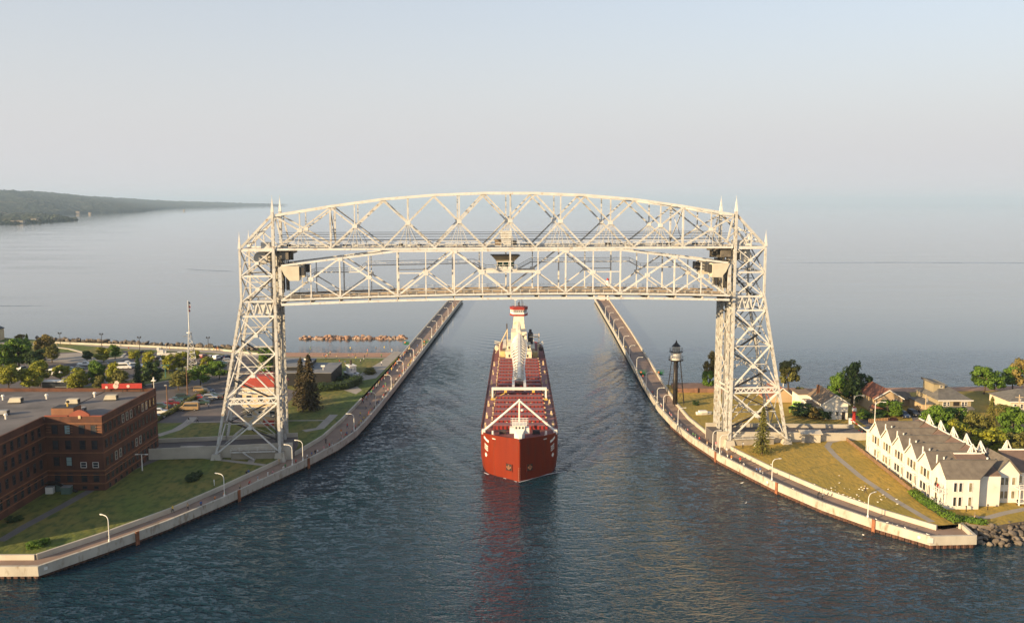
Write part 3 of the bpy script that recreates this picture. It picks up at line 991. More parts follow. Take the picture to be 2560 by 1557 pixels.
for z, v in ((58.9, 1.2), (58.3, 1.6), (57.6, 2.0), (57.1, 10.2), (58.6, 10.8), (59.1, 11.2)):
    MB().cyl((-58, v, z), (58, v, z), .055, .055, 5).build("cable", DARKSTEEL, ot)
MB().box(-1.9, 0.7, 4.2, 7.8, 56, 59.3).box(-2.1, .9, 4.0, 8.0, 59.32, 59.6).box(-3.4, -1.95, 4.6, 7, 56, 57.4, 1).box(.75, 2.2, 4.6, 7, 56, 57.0, 2).build("machine_house", [STEEL_L, ROADTAN, DARKSTEEL], ot)
MB().cyl((.8, 6, 59.6), (.8, 6, 69), .12, .08, 5).build("antenna", STEEL_L, ot)

# ------------------------------------------------------------------ bridge: lift span
span = thing("lift_span", "raised steel lift span with roadway hanging under the overhead truss", "lift span", BO, BA)
PS = 7.13
def cam_z(u):
    return 42.75 + 1.0 * (1 - (u / 57.0) ** 2)
U = [(k - 8) * PS for k in range(17)]
ZB = [cam_z(u) for u in U]
ZT = [51.3 + (54.75 - 51.3) * min(1, k / 4, (16 - k) / 4) for k in range(17)]
# roadway
b = MB()
for k in range(16):
    for j in range(2):
        u0, u1 = U[k] + PS * j / 2, U[k] + PS * (j + 1) / 2
        z0, z1 = cam_z(u0), cam_z(u1)
        b._hexa([(u0, .9, z0 - .15), (u1, .9, z1 - .15), (u1, BD - .9, z1 - .15), (u0, BD - .9, z0 - .15), (u0, .9, z0 + .1), (u1, .9, z1 + .1), (u1, BD - .9, z1 + .1), (u0, BD - .9, z0 + .1)], 0)
road = b.build("roadway", ROADTAN, span)
for k in range(17):
    bar("floor_beam", road, (U[k], .4, ZB[k] - .75), (U[k], BD - .4, ZB[k] - .75), .35, 1.0, STEEL)
for k in range(16):
    for v in (2.4, 5, 7, 9.6):
        bar("stringer", road, (U[k] + .2, v, ZB[k] - .45), (U[k + 1] - .2, v, ZB[k + 1] - .45), .2, .5, DARKSTEEL)
    # sidewalk, fascia girder and rail on the near side; the same on the far side
    for v0, v1, vf in ((-2.0, -.5, -1.95), (BD + .5, BD + 2.0, BD + 1.95)):
        bar("sidewalk", road, (U[k], (v0 + v1) / 2, ZB[k] + .02), (U[k + 1], (v0 + v1) / 2, ZB[k + 1] + .02), v1 - v0, .12, ROADTAN)
        bar("fascia_girder", road, (U[k] + .04, vf, ZB[k] - .95), (U[k + 1] - .04, vf, ZB[k + 1] - .95), .25, .55, STEEL_L)
        bar("kerb_beam", road, (U[k], vf, ZB[k] + .12), (U[k + 1], vf, ZB[k + 1] + .12), .3, .36, STEEL_L)
        bar("handrail", road, (U[k], vf, ZB[k] + 1.25), (U[k + 1], vf, ZB[k + 1] + 1.25), .08, .08, STEEL_L)
        bar("handrail", road, (U[k], vf, ZB[k] + .8), (U[k + 1], vf, ZB[k + 1] + .8), .06, .06, STEEL)
        for j in range(3):
            u = U[k] + PS * j / 3
            bar("rail_post", road, (u, vf, cam_z(u) + .2), (u, vf, cam_z(u) + 1.28), .09, .09, STEEL_L)
    for v in (1.5, BD - 1.5):
        bar("guard_rail", road, (U[k] + .3, v, ZB[k] + .62), (U[k + 1] - .3, v, ZB[k + 1] + .62), .12, .34, ROADTAN)
    for v in (-1.2, BD + 1.2):
        bar("bracket", road, (U[k], v - .75, ZB[k] - .5), (U[k], v + .75, ZB[k] - .5), .2, .5, STEEL)
def spantruss(v):
    b = MB()
    for k in (2, 6, 10, 14):
        b.box(U[k] - .75, U[k] + .75, v - .3, v + .3, ZT[k] - .65, ZT[k] + .2)
    for k in (4, 8, 12):
        b.box(U[k] - .75, U[k] + .75, v - .3, v + .3, ZB[k] - .2, ZB[k] + .6)
    t = b.build("side_truss", STEEL_L, span)
    for k in range(16):
        bar("bottom_chord", t, (U[k], v, ZB[k]), (U[k + 1], v, ZB[k + 1]), .42, .45, STEEL_L)
        bar("top_chord", t, (U[k], v, ZT[k]), (U[k + 1], v, ZT[k + 1]), .42, .45, STEEL_L)
    mid = lambda i, j: ((U[i] + U[j]) / 2, v, ((ZB[i] + ZT[j]) if (i % 4 == 0) else (ZT[i] + ZB[j])) / 2)
    seq = [0, 2, 4, 6, 8, 10, 12, 14, 16]
    for i, j in zip(seq, seq[1:]):
        zi = ZB[i] if i % 4 == 0 else ZT[i]
        zj = ZB[j] if j % 4 == 0 else ZT[j]
        bar("diagonal", t, (U[i], v, zi), (U[j], v, zj), .38, .4, STEEL_L)
        m_ = (i + j) // 2
        zm = (zi + zj) / 2
        low = j if i % 4 == 0 else i                # sub-diagonal runs from the crossing down to the foot of the high node's post
        bar("sub_diagonal", t, (U[m_], v + .02, zm), (U[low], v + .02, ZB[low] + .2), .26, .28, STEEL_L)
        bar("gusset", t, (U[m_] - .6, v, zm), (U[m_] + .6, v, zm), .54, 1.0, STEEL_L)
        bar("post", t, (U[m_], v, ZB[m_]), (U[m_], v, ZT[m_] if i not in (0, 14) else zm + 3.6), .26, .28, STEEL_L)
    for k in (2, 4, 6, 8, 10, 12, 14):
        bar("post", t, (U[k], v, ZB[k]), (U[k], v, ZT[k]), .34, .36, STEEL_L)
    for k0, k1 in ((4, 5), (7, 8), (8, 9), (11, 12)):
        zz = (ZB[6] + ZT[6]) / 2
        bar("mid_strut", t, (U[k0], v, zz), (U[k1], v, zz), .22, .24, STEEL_L)
    return t
spantruss(0.0)
spantruss(BD)
for k in range(0, 17, 2):
    bar("cross_strut", road, (U[k], .3, ZT[k] - .05), (U[k], BD - .3, ZT[k] - .05), .28, .28, STEEL)
for k in range(2, 14, 2):
    bar("cross_lateral", road, (U[k], .3, ZT[k]), (U[k + 2], BD - .3, ZT[k + 2]), .18, .18, STEEL)
    bar("cross_lateral", road, (U[k], BD - .3, ZT[k] + .01), (U[k + 2], .3, ZT[k + 2] + .01), .2, .2, STEEL)
# end housings with their tapered side plates, dark inner cabs and guide arms
for sg in (-1, 1):
    e = U[0] * -sg
    for v0, v1 in ((-.9, 2.6), (BD - 2.6, BD + .9)):
        b = MB()
        pr = [(0, 0), (4.6, 0), (4.6, -3.6), (2.2, -3.6), (1.0, -2.2)]
        top = [(e - sg * (x - .2), 51.2 + z) for x, z in pr]
        n = len(top)
        for (vv) in (v0, v1):
            b.v += [(x, vv, z) for x, z in top]
        fr = list(range(n))
        b.f.append(tuple(fr) if sg < 0 else tuple(reversed(fr)))
        b.f.append(tuple(n + i for i in (reversed(fr) if sg < 0 else fr)))
        for i in range(n):
            j = (i + 1) % n
            b.f.append((i, n + i, n + j, j) if sg < 0 else (j, n + j, n + i, i))
        b.m = [0] * len(b.f)
        b.box(*sorted((e - sg * 4.6, e - sg * 5.6)), v0 + .3, v1 - .3, 48.9, 50.9, 1)
        b.bar((e - sg * 4.8, v0 + .2, 47.2), (e - sg * 6.4, v0 + .2, 47.2), 1.0, .12)
        b.bar((e - sg * 5.2, v0, 45.9), (e - sg * 5.2, v0, 48.4), .15, .15)
        b.build("end_housing", [mat("housing_paint", (.62, .57, .45), .6, (.54, .49, .38)), mat('cab_grey', (.07, .065, .06), .6)], span)
    bar("guide_arm", road, (e + sg * .3, -.4, 44), (e + sg * .3, -.4, 51), .8, .5, STEEL)
    bar("guide_arm", road, (e + sg * .3, BD + .4, 44), (e + sg * .3, BD + .4, 51), .8, .5, STEEL)
# control house at mid span
ch = MB().box(-3.9, 2.3, 4.5, 8.5, 49.4, 49.7, 0).box(-3.0, 1.6, 5.0, 8.0, 49.7, 50.35, 0).box(-3.0, 1.6, 5.0, 8.0, 51.5, 51.75, 0)
ch.box(-2.9, 1.5, 5.1, 7.9, 50.35, 51.5, 1)
cab = ch.build("control_house", [STEEL_L, mat("house_glass", (.012, .035, .03), .1)], span)
b = MB()
k0 = [(-3.0, 5.0, 51.75), (1.6, 5.0, 51.75), (1.6, 8.0, 51.75), (-3.0, 8.0, 51.75), (-4.3, 3.8, 53.2), (2.9, 3.8, 53.2), (2.9, 9.2, 53.2), (-4.3, 9.2, 53.2)]
b._hexa(k0, 0)
b.box(-4.4, 3.0, 3.7, 9.3, 53.2, 53.35, 1)
b.build("roof", [mat("house_eaves", (.42, .34, .22), .7), DARKSTEEL], cab)
for x in (-2.9, -1.4, .1, 1.5):
    bar("window_post", cab, (x, 5.03, 50.35), (x, 5.03, 51.5), .14, .2, STEEL_L)
for x in (-3.8, -2.4, -1.0, .8, 2.2):
    bar("rail_post", cab, (x, 4.55, 49.7), (x, 4.55, 50.8), .07, .07, STEEL_L)
bar("handrail", cab, (-3.85, 4.55, 50.8), (2.25, 4.55, 50.8), .08, .08, STEEL_L)
bar("support_beam", cab, (-8, 4.8, 49.2), (7, 4.8, 49.2), .4, .4, STEEL_L)
bar("support_beam", cab, (-8, 8.2, 49.2), (7, 8.2, 49.2), .4, .4, STEEL_L)
# stepped catwalk along the far truss
wl = [(-52, 47.6), (-50, 48.9), (-38.6, 48.9), (-36.6, 50.6), (-8.6, 51.0), (-5.6, 49.5), (3.2, 49.5), (6.4, 51.2), (33, 51.2), (36, 49.6), (47, 49.6), (50, 48.0)]
cw = MB()
for (u0, z0), (u1, z1) in zip(wl, wl[1:]):
    cw.bar((u0, 9.6, z0), (u1, 9.6, z1), 1.0, .26)
    cw.bar((u0, 9.1, z0 + 1.05), (u1, 9.1, z1 + 1.05), .14, .14)
    cw.bar((u0, 9.1, z0 + .55), (u1, 9.1, z1 + .55), .1, .1)
    n = max(1, int(abs(u1 - u0) / 2.2))
    for i in range(n + 1):
        t = i / n
        cw.bar((u0 + (u1 - u0) * t, 9.1, z0 + (z1 - z0) * t), (u0 + (u1 - u0) * t, 9.1, z0 + (z1 - z0) * t + 1.05), .06, .06)
cw.build("catwalk", STEEL_L, span)

# ------------------------------------------------------------------ road ramps at both ends of the bridge
def ramp(sg, u1, z1, label):
    t = thing("road_ramp", label, "ramp", BO, BA)
    z0 = 5.0
    u0 = IN - 3.0
    n = 8
    rb, wb, w2 = MB(), MB(), MB()
    for i in range(n):
        a, c = u0 + (u1 - u0) * i / n, u0 + (u1 - u0) * (i + 1) / n
        za, zc = z0 + (z1 - z0) * i / n, z0 + (z1 - z0) * (i + 1) / n
        for (bb, v0, v1, dz) in ((rb, 1.4, 10.6, 0), (wb, 1.0, 1.4, 1.05), (w2, 10.6, 11.0, 1.05)):
            q = [(sg * a, v0, 1), (sg * c, v0, 1), (sg * c, v1, 1), (sg * a, v1, 1), (sg * a, v0, za + dz), (sg * c, v0, zc + dz), (sg * c, v1, zc + dz), (sg * a, v1, za + dz)]
            bb._hexa(q if sg > 0 else [q[3], q[2], q[1], q[0], q[7], q[6], q[5], q[4]], 0)
    rb.build("roadway", ASPH, t)
    wb.build("retaining_wall", CONC_P, t)
    w2.build("retaining_wall", CONC_P, t)
    b = MB()
    for i in range(6):                               # steel walkway with railing in front of the abutment
        u = IN + 1 + i * 2.2
        b.bar((sg * u, -1.4, 4.6), (sg * u, -1.4, 5.7), .07, .07)
    for z in (4.55, 5.15, 5.7):
        b.bar((sg * (IN + 1), -1.4, z), (sg * (IN + 12), -1.4, z), .09 if z > 5 else .3, .09 if z > 5 else .25)
    b.bar((sg * (IN + 6), -1.5, 2.4), (sg * (IN + 9), -1.5, 4.6), .8, .15)
    b.build("walkway_railing", STEEL, t)
    MB().box(*sorted((sg * (IN + .8), sg * (IN + 12))), -.8, .95, 2.0, 4.4).build("abutment", mat("abutment_concrete", (.33, .29, .23), .9), t)  # abutment in a darker concrete tone than the ramp walls
    return t
ramp(-1, 150, 3.2, "asphalt road ramp between concrete walls passing behind the brick building")
ramp(1, 99, 3.4, "asphalt road ramp between sunlit concrete walls beside the tan house")
# ------------------------------------------------------------------ cargo ship
ship = thing("cargo_ship", "long rust red bulk carrier passing under the bridge through the canal", "ship", (1.8, 209.2, 0), rad(-0.35))
HBT = [(0, .1), (.5, .72), (1.3, 1.8), (2.6, 3.5), (3.9, 5.1), (5.2, 6.5), (7, 8.1), (9, 9.1), (12, 9.7), (16, 9.9), (60, 9.9), (120, 9.9), (142, 9.8), (150, 9.2), (156, 7.6), (160, 4.8), (161, .1)]
def hb(y):
    for (y0, h0), (y1, h1) in zip(HBT, HBT[1:]):
        if y <= y1:
            return h0 + (h1 - h0) * (y - y0) / (y1 - y0)
    return .1
YS = [p[0] for p in HBT]
YS = sorted(set(YS + [2.0, 6.1, 8, 10.5, 14, 30, 45, 75, 90, 105, 131, 146, 153, 158]))
ZS = [-1.5, 0, 1.2, 3, 6, 9, 10.0]
def hullpt(s, y, z):
    f = 1.0 - 0.06 * max(0, (3 - z) / 4.5) * (1 if y > 12 else 1.6)
    z2 = 9.5 + max(0, 1 - y / 14) * 1.0 if z > 9.5 else z
    return (s * hb(y) * f, y, z2)
for s in (-1, 1):
    b = MB()
    for y in YS:
        for z in ZS:
            b.v.append(hullpt(s, y, z))
    k = len(ZS)
    for i in range(len(YS) - 1):
        for j in range(k - 1):
            a = i * k + j
            q = (a, a + k, a + k + 1, a + 1)
            b.f.append(q if s > 0 else q[::-1])
            b.m.append(0)
    b.build("hull_side", HULL, ship, smooth=True)
b = MB()
for i in range(len(YS) - 1):
    y0, y1 = YS[i], YS[i + 1]
    z = 9.35
    b.face([(-hb(y0) + .1, y0, z), (hb(y0) - .1, y0, z), (hb(y1) - .1, y1, z), (-hb(y1) + .1, y1, z)])
deck = b.build("deck", SDECK, ship)
b = MB()
for s in (-1, 1):                                     # bulwark cap rail
    for i in range(len(YS) - 1):
        y0, y1 = YS[i], YS[i + 1]
        b.bar((s * (hb(y0) - .05), y0, 9.5 + max(0, 1 - y0 / 14) * 1.0), (s * (hb(y1) - .05), y1, 9.5 + max(0, 1 - y1 / 14) * 1.0), .16, .08)
b.build("cap_rail", HULL, ship)
for s in (-1, 1):
    b = MB().box(*sorted((s * 9.3, s * 7.4)), 14, 112, 9.36, 9.372)
    b.build("side_walk", mat("deck_walk", (.30, .15, .145), .8, (.23, .115, .115), .5), ship)
# hatches
hm = MB()
hm.box(-6.6, 6.6, -1.3, 1.3, 0, 1.0, 0)
hm.box(-6.75, 6.75, -1.42, 1.42, 1.0, 1.15, 1)
for i in range(13):
    x = -6.3 + i * 1.05
    hm.box(x - .09, x + .09, -1.5, -1.31, 0, .98, 2)
    hm.box(x + .2, x + .85, -1.38, -1.302, .15, .85, 0)
HM = hm.mesh("hatch", [HATCH, mat("hatch_top", (.27, .115, .115), .7, (.22, .09, .095), .5), SDARK])
cl = MB().box(-.1, .1, -.1, .1, 0, .9).box(-.2, .2, -.16, .16, .7, 1.0)
CLM = cl.mesh("vent", mat("vent_cream", (.70, .55, .33), .6))
for k in range(18):
    y = 15.0 + 5.65 * k
    put("hatch", HM, ship, (0, y, 9.36))
    for x in (-7.2, 7.2) if k % 2 else (-7.2, -3.4, 3.4, 7.2):
        put("deck_vent", CLM, ship, (x + RND.uniform(-.15, .15), y + 2.6, 9.36))
rl = MB()
for s in (-1, 1):
    for y in range(14, 146, 3):
        rl.bar((s * 9.55, y, 9.4), (s * 9.55, y, 10.6), .06, .06)
    rl.bar((s * 9.55, 14, 10.6), (s * 9.55, 146, 10.6), .06, .06)
rl.build("deck_railing", SDARK, ship)
for y in (16, 27, 41, 55, 71, 88, 104):
    for s in (-1, 1):
        MB().box(-.28, .28, -.5, .5, 0, .9).cyl((0, 0, .9), (0, 0, 1.5), .2, .2, 8).build("mooring_winch", mat("winch_cream", (.66, .5, .3), .6), ship, (s * 8.7, y + s, 9.36))
# bow A-frame mast
af = MB()
for s in (-1, 1):
    af.cyl((s * 9.2, 9.4, 9.9), (0, 10.6, 17.6), .30, .26, 8)
    af.box(s * 9.0 - .45, s * 9.0 + .45, 9.0, 10.2, 9.4, 10.5)
af.cyl((0, 10.6, 11), (0, 10.6, 18.0), .24, .2, 8)
af.cyl((.7, 10.5, 15.0), (.7, 10.5, 15.4), .35, .35, 8)
af.build("bow_mast", WHITE, ship, smooth=False)
fh = MB().box(-1.3, 1.3, 3.6, 6.6, 9.4, 12.9)
fh._hexa([(-.4, 1.3, 9.6), (.4, 1.3, 9.6), (1.1, 3.58, 9.4), (-1.1, 3.58, 9.4), (-.6, 2.2, 11.0), (.6, 2.2, 11.0), (1.2, 3.58, 11.9), (-1.2, 3.58, 11.9)], 0)
fh.box(-2.4, -1.32, 3.9, 5.8, 10.9, 12.3).box(1.32, 2.4, 3.9, 5.8, 10.9, 12.3).box(-1.8, 1.8, 3.4, 6.9, 12.9, 13.05)
house = fh.build("bow_house", WHITE, ship)
for x in (-.8, 0, .8):
    bar("window", house, (x, 3.55, 12.15), (x, 3.55, 12.65), .36, .08, GLASSD)
b = MB()
for x in (-1.7, -.9, 0, .9, 1.7):
    b.bar((x, 3.45, 13.05), (x, 3.45, 14.0), .07, .07)
    b.bar((x, 6.8, 13.05), (x, 6.8, 14.0), .07, .07)
for z in (13.5, 14.0):
    b.bar((-2.2, 3.45, z), (2.2, 3.45, z), .11, .11)
    b.bar((-2.2, 6.8, z), (2.2, 6.8, z), .11, .11)
b.build("house_railing", WHITE, house)
MB().cyl((0, .9, 9.6), (0, .9, 10.9), .28, .2, 8).build("bow_light_post", WHITE, house)
for s in (-1, 1):
    MB().cyl((0, 0, 0), (0, 0, 1.3), .3, .24, 8).box(-.4, .4, -.3, .3, 0, .3).build("fairlead_post", WHITE, ship, (s * 6.6, 7.4, 9.36))
    wn = MB().cyl((-.7, 0, .6), (.7, 0, .6), .5, .5, 10).box(-.9, -.7, -.5, .5, 0, 1).box(.7, .9, -.5, .5, 0, 1)
    wn.build("anchor_windlass", SDARK, ship, (s * 4.2, 9.4, 9.36))
# anchors in their pockets, draught marks and bow symbols
for s in (-1, 1):
    nrm = Vector((s * .6, -.8, 0)).normalized()
    an = math.atan2(nrm.y, nrm.x) + math.pi / 2
    base = Vector((s * 2.5, 1.72, 3.1))
    pk = MB().box(-.85, .85, -.06, .3, -.75, .75, 0)  # darkness of the recess put into the colour, a black box
    pk.box(-.98, -.85, -.12, .2, -.85, .85, 1).box(.85, .98, -.12, .2, -.85, .85, 1).box(-.98, .98, -.12, .2, -.98, -.85, 1)
    o = pk.build("anchor_pocket", [BLACKP, HULL], ship, base, an)
    a_ = MB().bar((0, -.1, .6), (0, -.1, -.55), .2, .2).bar((0, -.12, -.5), (-.6, -.12, .1), .22, .2).bar((0, -.12, -.5), (.6, -.12, .1), .22, .2).bar((-.6, -.12, .1), (-.35, -.12, .25), .2, .18).bar((.6, -.12, .1), (.35, -.12, .25), .2, .18)
    a_.build("anchor", mat("anchor_rust", (.42, .2, .1), .8, (.25, .1, .05), 2.0), o)
def decal(name, s, y0, y1, z0, z1, skew=0.0, ell=False):
    """painted mark lying on the curved hull plating"""
    b = MB()
    n = 8
    rows = []
    for i in range(n + 1):
        t = i / n
        y = y0 + (y1 - y0) * t
        if ell:
            h = math.sin(math.pi * t) * (z1 - z0) / 2
            za, zb = (z0 + z1) / 2 - h, (z0 + z1) / 2 + h
        else:
            za, zb = z0 + skew * t, z1 + skew * t
        def pt(z):
            p = Vector(hullpt(s, y, z))
            return p + Vector((s * .05, -.05, 0))
        rows.append((pt(za), pt(zb)))
    for (a, c), (d, e) in zip(rows, rows[1:]):
        b.face([a, d, e, c] if s > 0 else [c, e, d, a])
    b.build(name, WHITE, ship)
for s in (-1, 1):
    decal("bow_mark", s, 6.4, 8.4, 7.9, 8.5, .7)
    decal("bow_mark", s, 6.6, 8.0, 6.7, 7.0, .5)
    decal("bow_mark", s, 6.6, 8.0, 6.2, 6.45, .5)
    decal("bow_mark", s, 6.6, 8.1, 5.7, 5.95, .5)
    decal("bow_mark", s, 6.8, 7.9, 4.1, 5.2, 0, True)
    decal("bow_mark", s, 4.6, 5.4, 9.2, 9.4)
b = MB()
for i in range(8):
    b.box(-.22, .22, -.06, .05, 0.3 + i * .42, .3 + i * .42 + .2)
b.build("draught_marks", mat("mark_cream", (.7, .55, .4), .6), ship, (0, .12, 0))
MB().bar((0, .05, 0), (0, -.12, 9.9), .3, .22).build("stem_bar", HULL, ship)
for s in (-1, 1):
    for y in (5.0, 8.8):
        pts = [Vector(hullpt(s, y, z)) + Vector((s * .012, -.012, 0)) for z in (0, 1.2, 3, 6, 9)]
        b = MB()
        for p, q in zip(pts, pts[1:]):
            b.bar(p, q, .07, .03)
        b.build("plate_seam", mat("seam_rust", (.15, .04, .02), .7), ship)
# hatch crane gantry
gc = MB().box(-8.1, 8.1, 48.6, 49.6, 12.2, 12.9).box(-8.1, -7.6, 48.4, 49.8, 9.4, 12.2).box(7.6, 8.1, 48.4, 49.8, 9.4, 12.2)
gc.box(-8.3, -7.4, 47.6, 50.6, 9.4, 9.9, 1).box(7.4, 8.3, 47.6, 50.6, 9.4, 9.9, 1).box(-4.4, -3.6, 48.7, 49.5, 11.4, 12.2, 1).box(3.8, 4.6, 48.7, 49.5, 11.4, 12.2, 1)
gc.bar((-7.4, 49, 9.6), (-4.2, 49, 11.2), .2, .2, 1).bar((7.9, 47.8, 9.9), (7.9, 48.6, 12), .3, .3)
gc.build("hatch_crane", [WHITE, YELLOWP], ship)
# self-unloading boom
bo = MB()
st = [(119, 16.2, 2.2, 2.6), (110, 15.6, 2.9, 2.8), (100, 15.0, 2.6, 2.5), (88, 14.3, 2.0, 2.2), (76, 13.6, 1.6, 1.9), (66, 13.0, 1.75, 1.5), (59, 12.6, 1.9, 1.2)]
for (y0, z0, w0, h0), (y1, z1, w1, h1) in zip(st, st[1:]):
    n = 3
    for i in range(n):
        t0, t1 = i / n, (i + 1) / n
        A = [y0 + (y1 - y0) * t0, z0 + (z1 - z0) * t0, w0 + (w1 - w0) * t0, h0 + (h1 - h0) * t0]
        B = [y0 + (y1 - y0) * t1, z0 + (z1 - z0) * t1, w0 + (w1 - w0) * t1, h0 + (h1 - h0) * t1]
        for s in (-1, 1):
            bo.bar((s * A[2], A[0], A[1]), (s * B[2], B[0], B[1]), .5, .5)
            bo.bar((s * .25, A[0], A[1] + A[3]), (s * .25, B[0], B[1] + B[3]), .4, .4)
            bo.bar((s * A[2], A[0], A[1]), (s * .25, B[0], B[1] + B[3]), .3, .3)
            bo.bar((s * A[2], A[0], A[1]), (s * .25, A[0], A[1] + A[3]), .18, .18)
        bo.bar((-A[2], A[0], A[1]), (B[2], B[0], B[1]), .16, .16)
        bo.bar((-A[2], A[0], A[1]), (A[2], A[0], A[1]), .2, .2)
        bo.bar((0, A[0], A[1] + .35), (0, B[0], B[1] + .35), 2.2, .3, 1)
for s in (-1, 1):
    bo.bar((s * 1.7, 60, 12.7), (s * 1.75, 51, 12.2), .75, .6)
    bo.box(s * 1.75 - .35, s * 1.75 + .35, 50.8, 51.6, 11.4, 12.6)
bo.cyl((-1.2, 57.5, 12.3), (1.2, 57.5, 12.3), .6, .6, 12, 2)
bo.build("unloading_boom", [mat("boom_paint", (.78, .75, .68), .6, (.66, .62, .55), .8), mat("belt_grey", (.55, .54, .52), .8), SDARK], ship)
cr = MB().box(-1.4, 1.4, 55, 57.5, 9.4, 11.2)
cr.build("boom_rest", mat("rest_brown", (.1, .05, .04), .8), ship)
# superstructure
ss = MB()
ss.box(-4.9, -2.0, 114, 120, 9.4, 12.6).box(1.6, 4.7, 114, 120, 9.4, 12.6)
ss.box(-4.4, 4.4, 118.1, 127, 12.62, 14.2)
ss.box(-2.9, 2.9, 121, 131, 14.2, 18.8)
ss._hexa([(-3.0, 131.02, 11.7), (3.0, 131.02, 11.7), (3.0, 138, 11.7), (-3.0, 138, 11.7), (-1.9, 133, 23.2), (1.9, 133, 23.2), (1.9, 138, 23.2), (-1.9, 138, 23.2)], 0)
ss._hexa([(-1.5, 120.7, 16), (1.5, 120.7, 16), (1.5, 121, 16), (-1.5, 121, 16), (-.5, 120.9, 19.5), (.5, 120.9, 19.5), (.5, 131, 21.5), (-.5, 131, 21.5)], 0)
ss.box(-6.2, 6.2, 127.1, 150, 9.4, 11.6)
sup = ss.build("superstructure", mat("ship_cream", (.78, .70, .53), .6, (.70, .61, .44), .6, stain=(.45, .3, .16), sscale=.6, slo=.6, shi=.75), ship)
for x, y, z in ((-3.5, 113.95, 11), (3.2, 113.95, 11), (-3.6, 118.05, 13.4), (3.6, 118.05, 13.4), (1.6, 120.95, 17), (1.6, 120.95, 15.4)):
    bar("window", sup, (x, y, z - .4), (x, y, z + .5), .5, .1, GLASSD)
ph = MB()
def octo(r, y, f=.45):
    return [(-r, y + r * f), (-r * .62, y - r * .5), (r * .62, y - r * .5), (r, y + r * f), (r, y + r * 1.2), (-r, y + r * 1.2)]
ph.prism(octo(3.5, 135), 23.2, 23.9, 1)
ph.prism(octo(3.25, 135), 23.9, 25.6, 0)
ph.prism(octo(3.5, 135), 25.6, 26.5, 1)
ph.prism(octo(2.7, 135), 26.5, 26.75, 1)
pil = ph.build("pilothouse", [WHITE, mat("ship_red", (.30, .035, .025), .6)], ship)
for i in range(6):
    x = -1.85 + i * .74
    bar("window", pil, (x, 133.36, 24.75), (x, 133.34, 25.4), .46, .1, GLASSD)
for s in (-1, 1):
    for t in (.25, .6):
        a, c = Vector((s * 3.25 * .62, 135 - 1.62, 0)), Vector((s * 3.25, 135 + 1.46, 0))
        p = a.lerp(c, t)
        bar("window", pil, (p.x, p.y, 24.75), (p.x, p.y, 25.4), .3, .3, GLASSD)
b = MB()
for x in (-2.6, -1.7, -.9, 0, .9, 1.8, 2.6):
    b.bar((x, 134 + abs(x) * .2, 26.7), (x, 134 + abs(x) * .2, 27.8), .07, .07, 1)
b.bar((-2.6, 134.5, 27.8), (2.6, 134.5, 27.8), .07, .07, 1)
for x, z in ((-1.4, 29.4), (.2, 29.0), (1.2, 29.8), (1.6, 28.8)):
    b.bar((x, 136, 26.7), (x, 136, z), .16, .16, 0 if x < 0 else 2)
b.bar((-1.8, 136, 29.2), (-.6, 136, 29.2), .25, .2)
b.bar((1.0, 136, 29.6), (2.0, 136, 29.6), .2, .2)
b.box(-.3, .4, 135.6, 136.4, 27, 28.3, 2)
b.build("radar_mast", [WHITE, GREYSTEEL, SDARK], pil)
b = MB().cyl((-4.6, 133, 11.6), (-4.6, 133, 20.4), .22, .22, 8).box(3.6, 5.6, 138, 143, 11.6, 15.6).cyl((4.6, 141, 15.6), (4.6, 141, 17), .6, .5, 10)
b.build("funnel", SDARK, ship)
for s, y in ((-1, 122), (1, 121)):
    d = MB()
    for dy in (0, 4.2):
        d.bar((s * 7.2, y + dy, 9.4), (s * 7.2, y + dy, 14.2), .25, .25)
        d.bar((s * 7.2, y + dy, 14.2), (s * 9.2, y + dy, 14.6), .22, .22)
    d.bar((s * 7.2, y, 14.2), (s * 7.2, y + 4.2, 14.2), .15, .15)
    d.box(*sorted((s * 5.2, s * 7.0)), y - 1, y + 2, 9.4, 11.4, 1)
    d.cyl((s * 8.3, y + .3, 12.4), (s * 8.3, y + 4, 12.4), .8, .8, 10, 2 if s > 0 else 0)
    d.build("lifeboat_davit", [mat("ship_cream2", (.70, .62, .46), .6), mat("tank_yellow", (.62, .47, .2), .6), SDARK], ship)
d = MB().bar((-8.8, 126, 10), (-4.4, 128, 18.6), .3, .3).bar((-4.4, 128, 14), (-4.4, 128, 19), .3, .3)
d.bar((4.0, 124, 16.6), (7.6, 124, 16.6), 2.2, .2).bar((7.6, 123, 12), (7.6, 123, 17.8), .2, .2).bar((7.6, 125, 12), (7.6, 125, 17.8), .2, .2).bar((7.6, 123, 17.8), (7.6, 125, 17.8), .2, .2).bar((4.2, 123, 17.6), (7.6, 123, 17.6), .12, .12)
d.build("deck_crane", mat("crane_cream", (.66, .52, .32), .6), ship)
# foam curling off the bow
fm = MB()
def foam_strip(pts, wd):
    for i, (a, c) in enumerate(zip(pts, pts[1:])):
        a, c = Vector(a), Vector(c)
        n = Vector((-(c - a).y, (c - a).x)).normalized() * wd * (1 - i / len(pts)) * RND.uniform(.5, 1.2)
        fm.face([(*a, .06), (*c, .06), (*(c + n * .8), .05), (*(a + n), .05)])
foam_strip([(0, -.5), (1.8, .9), (3.6, 2.6), (5.6, 4.4), (7.6, 6.0), (9.8, 7.2), (12, 8.4), (14.4, 9.6)], .9)
foam_strip([(-.5, 0), (-2.0, 1.4), (-3.8, 3.0)], .5)
foam_strip([(-7.4, 5.8), (-8.6, 7.4)], .5)
tag(fm.build("bow_foam", FOAM, None, (1.8, 209.2, 0)), kind="stuff")
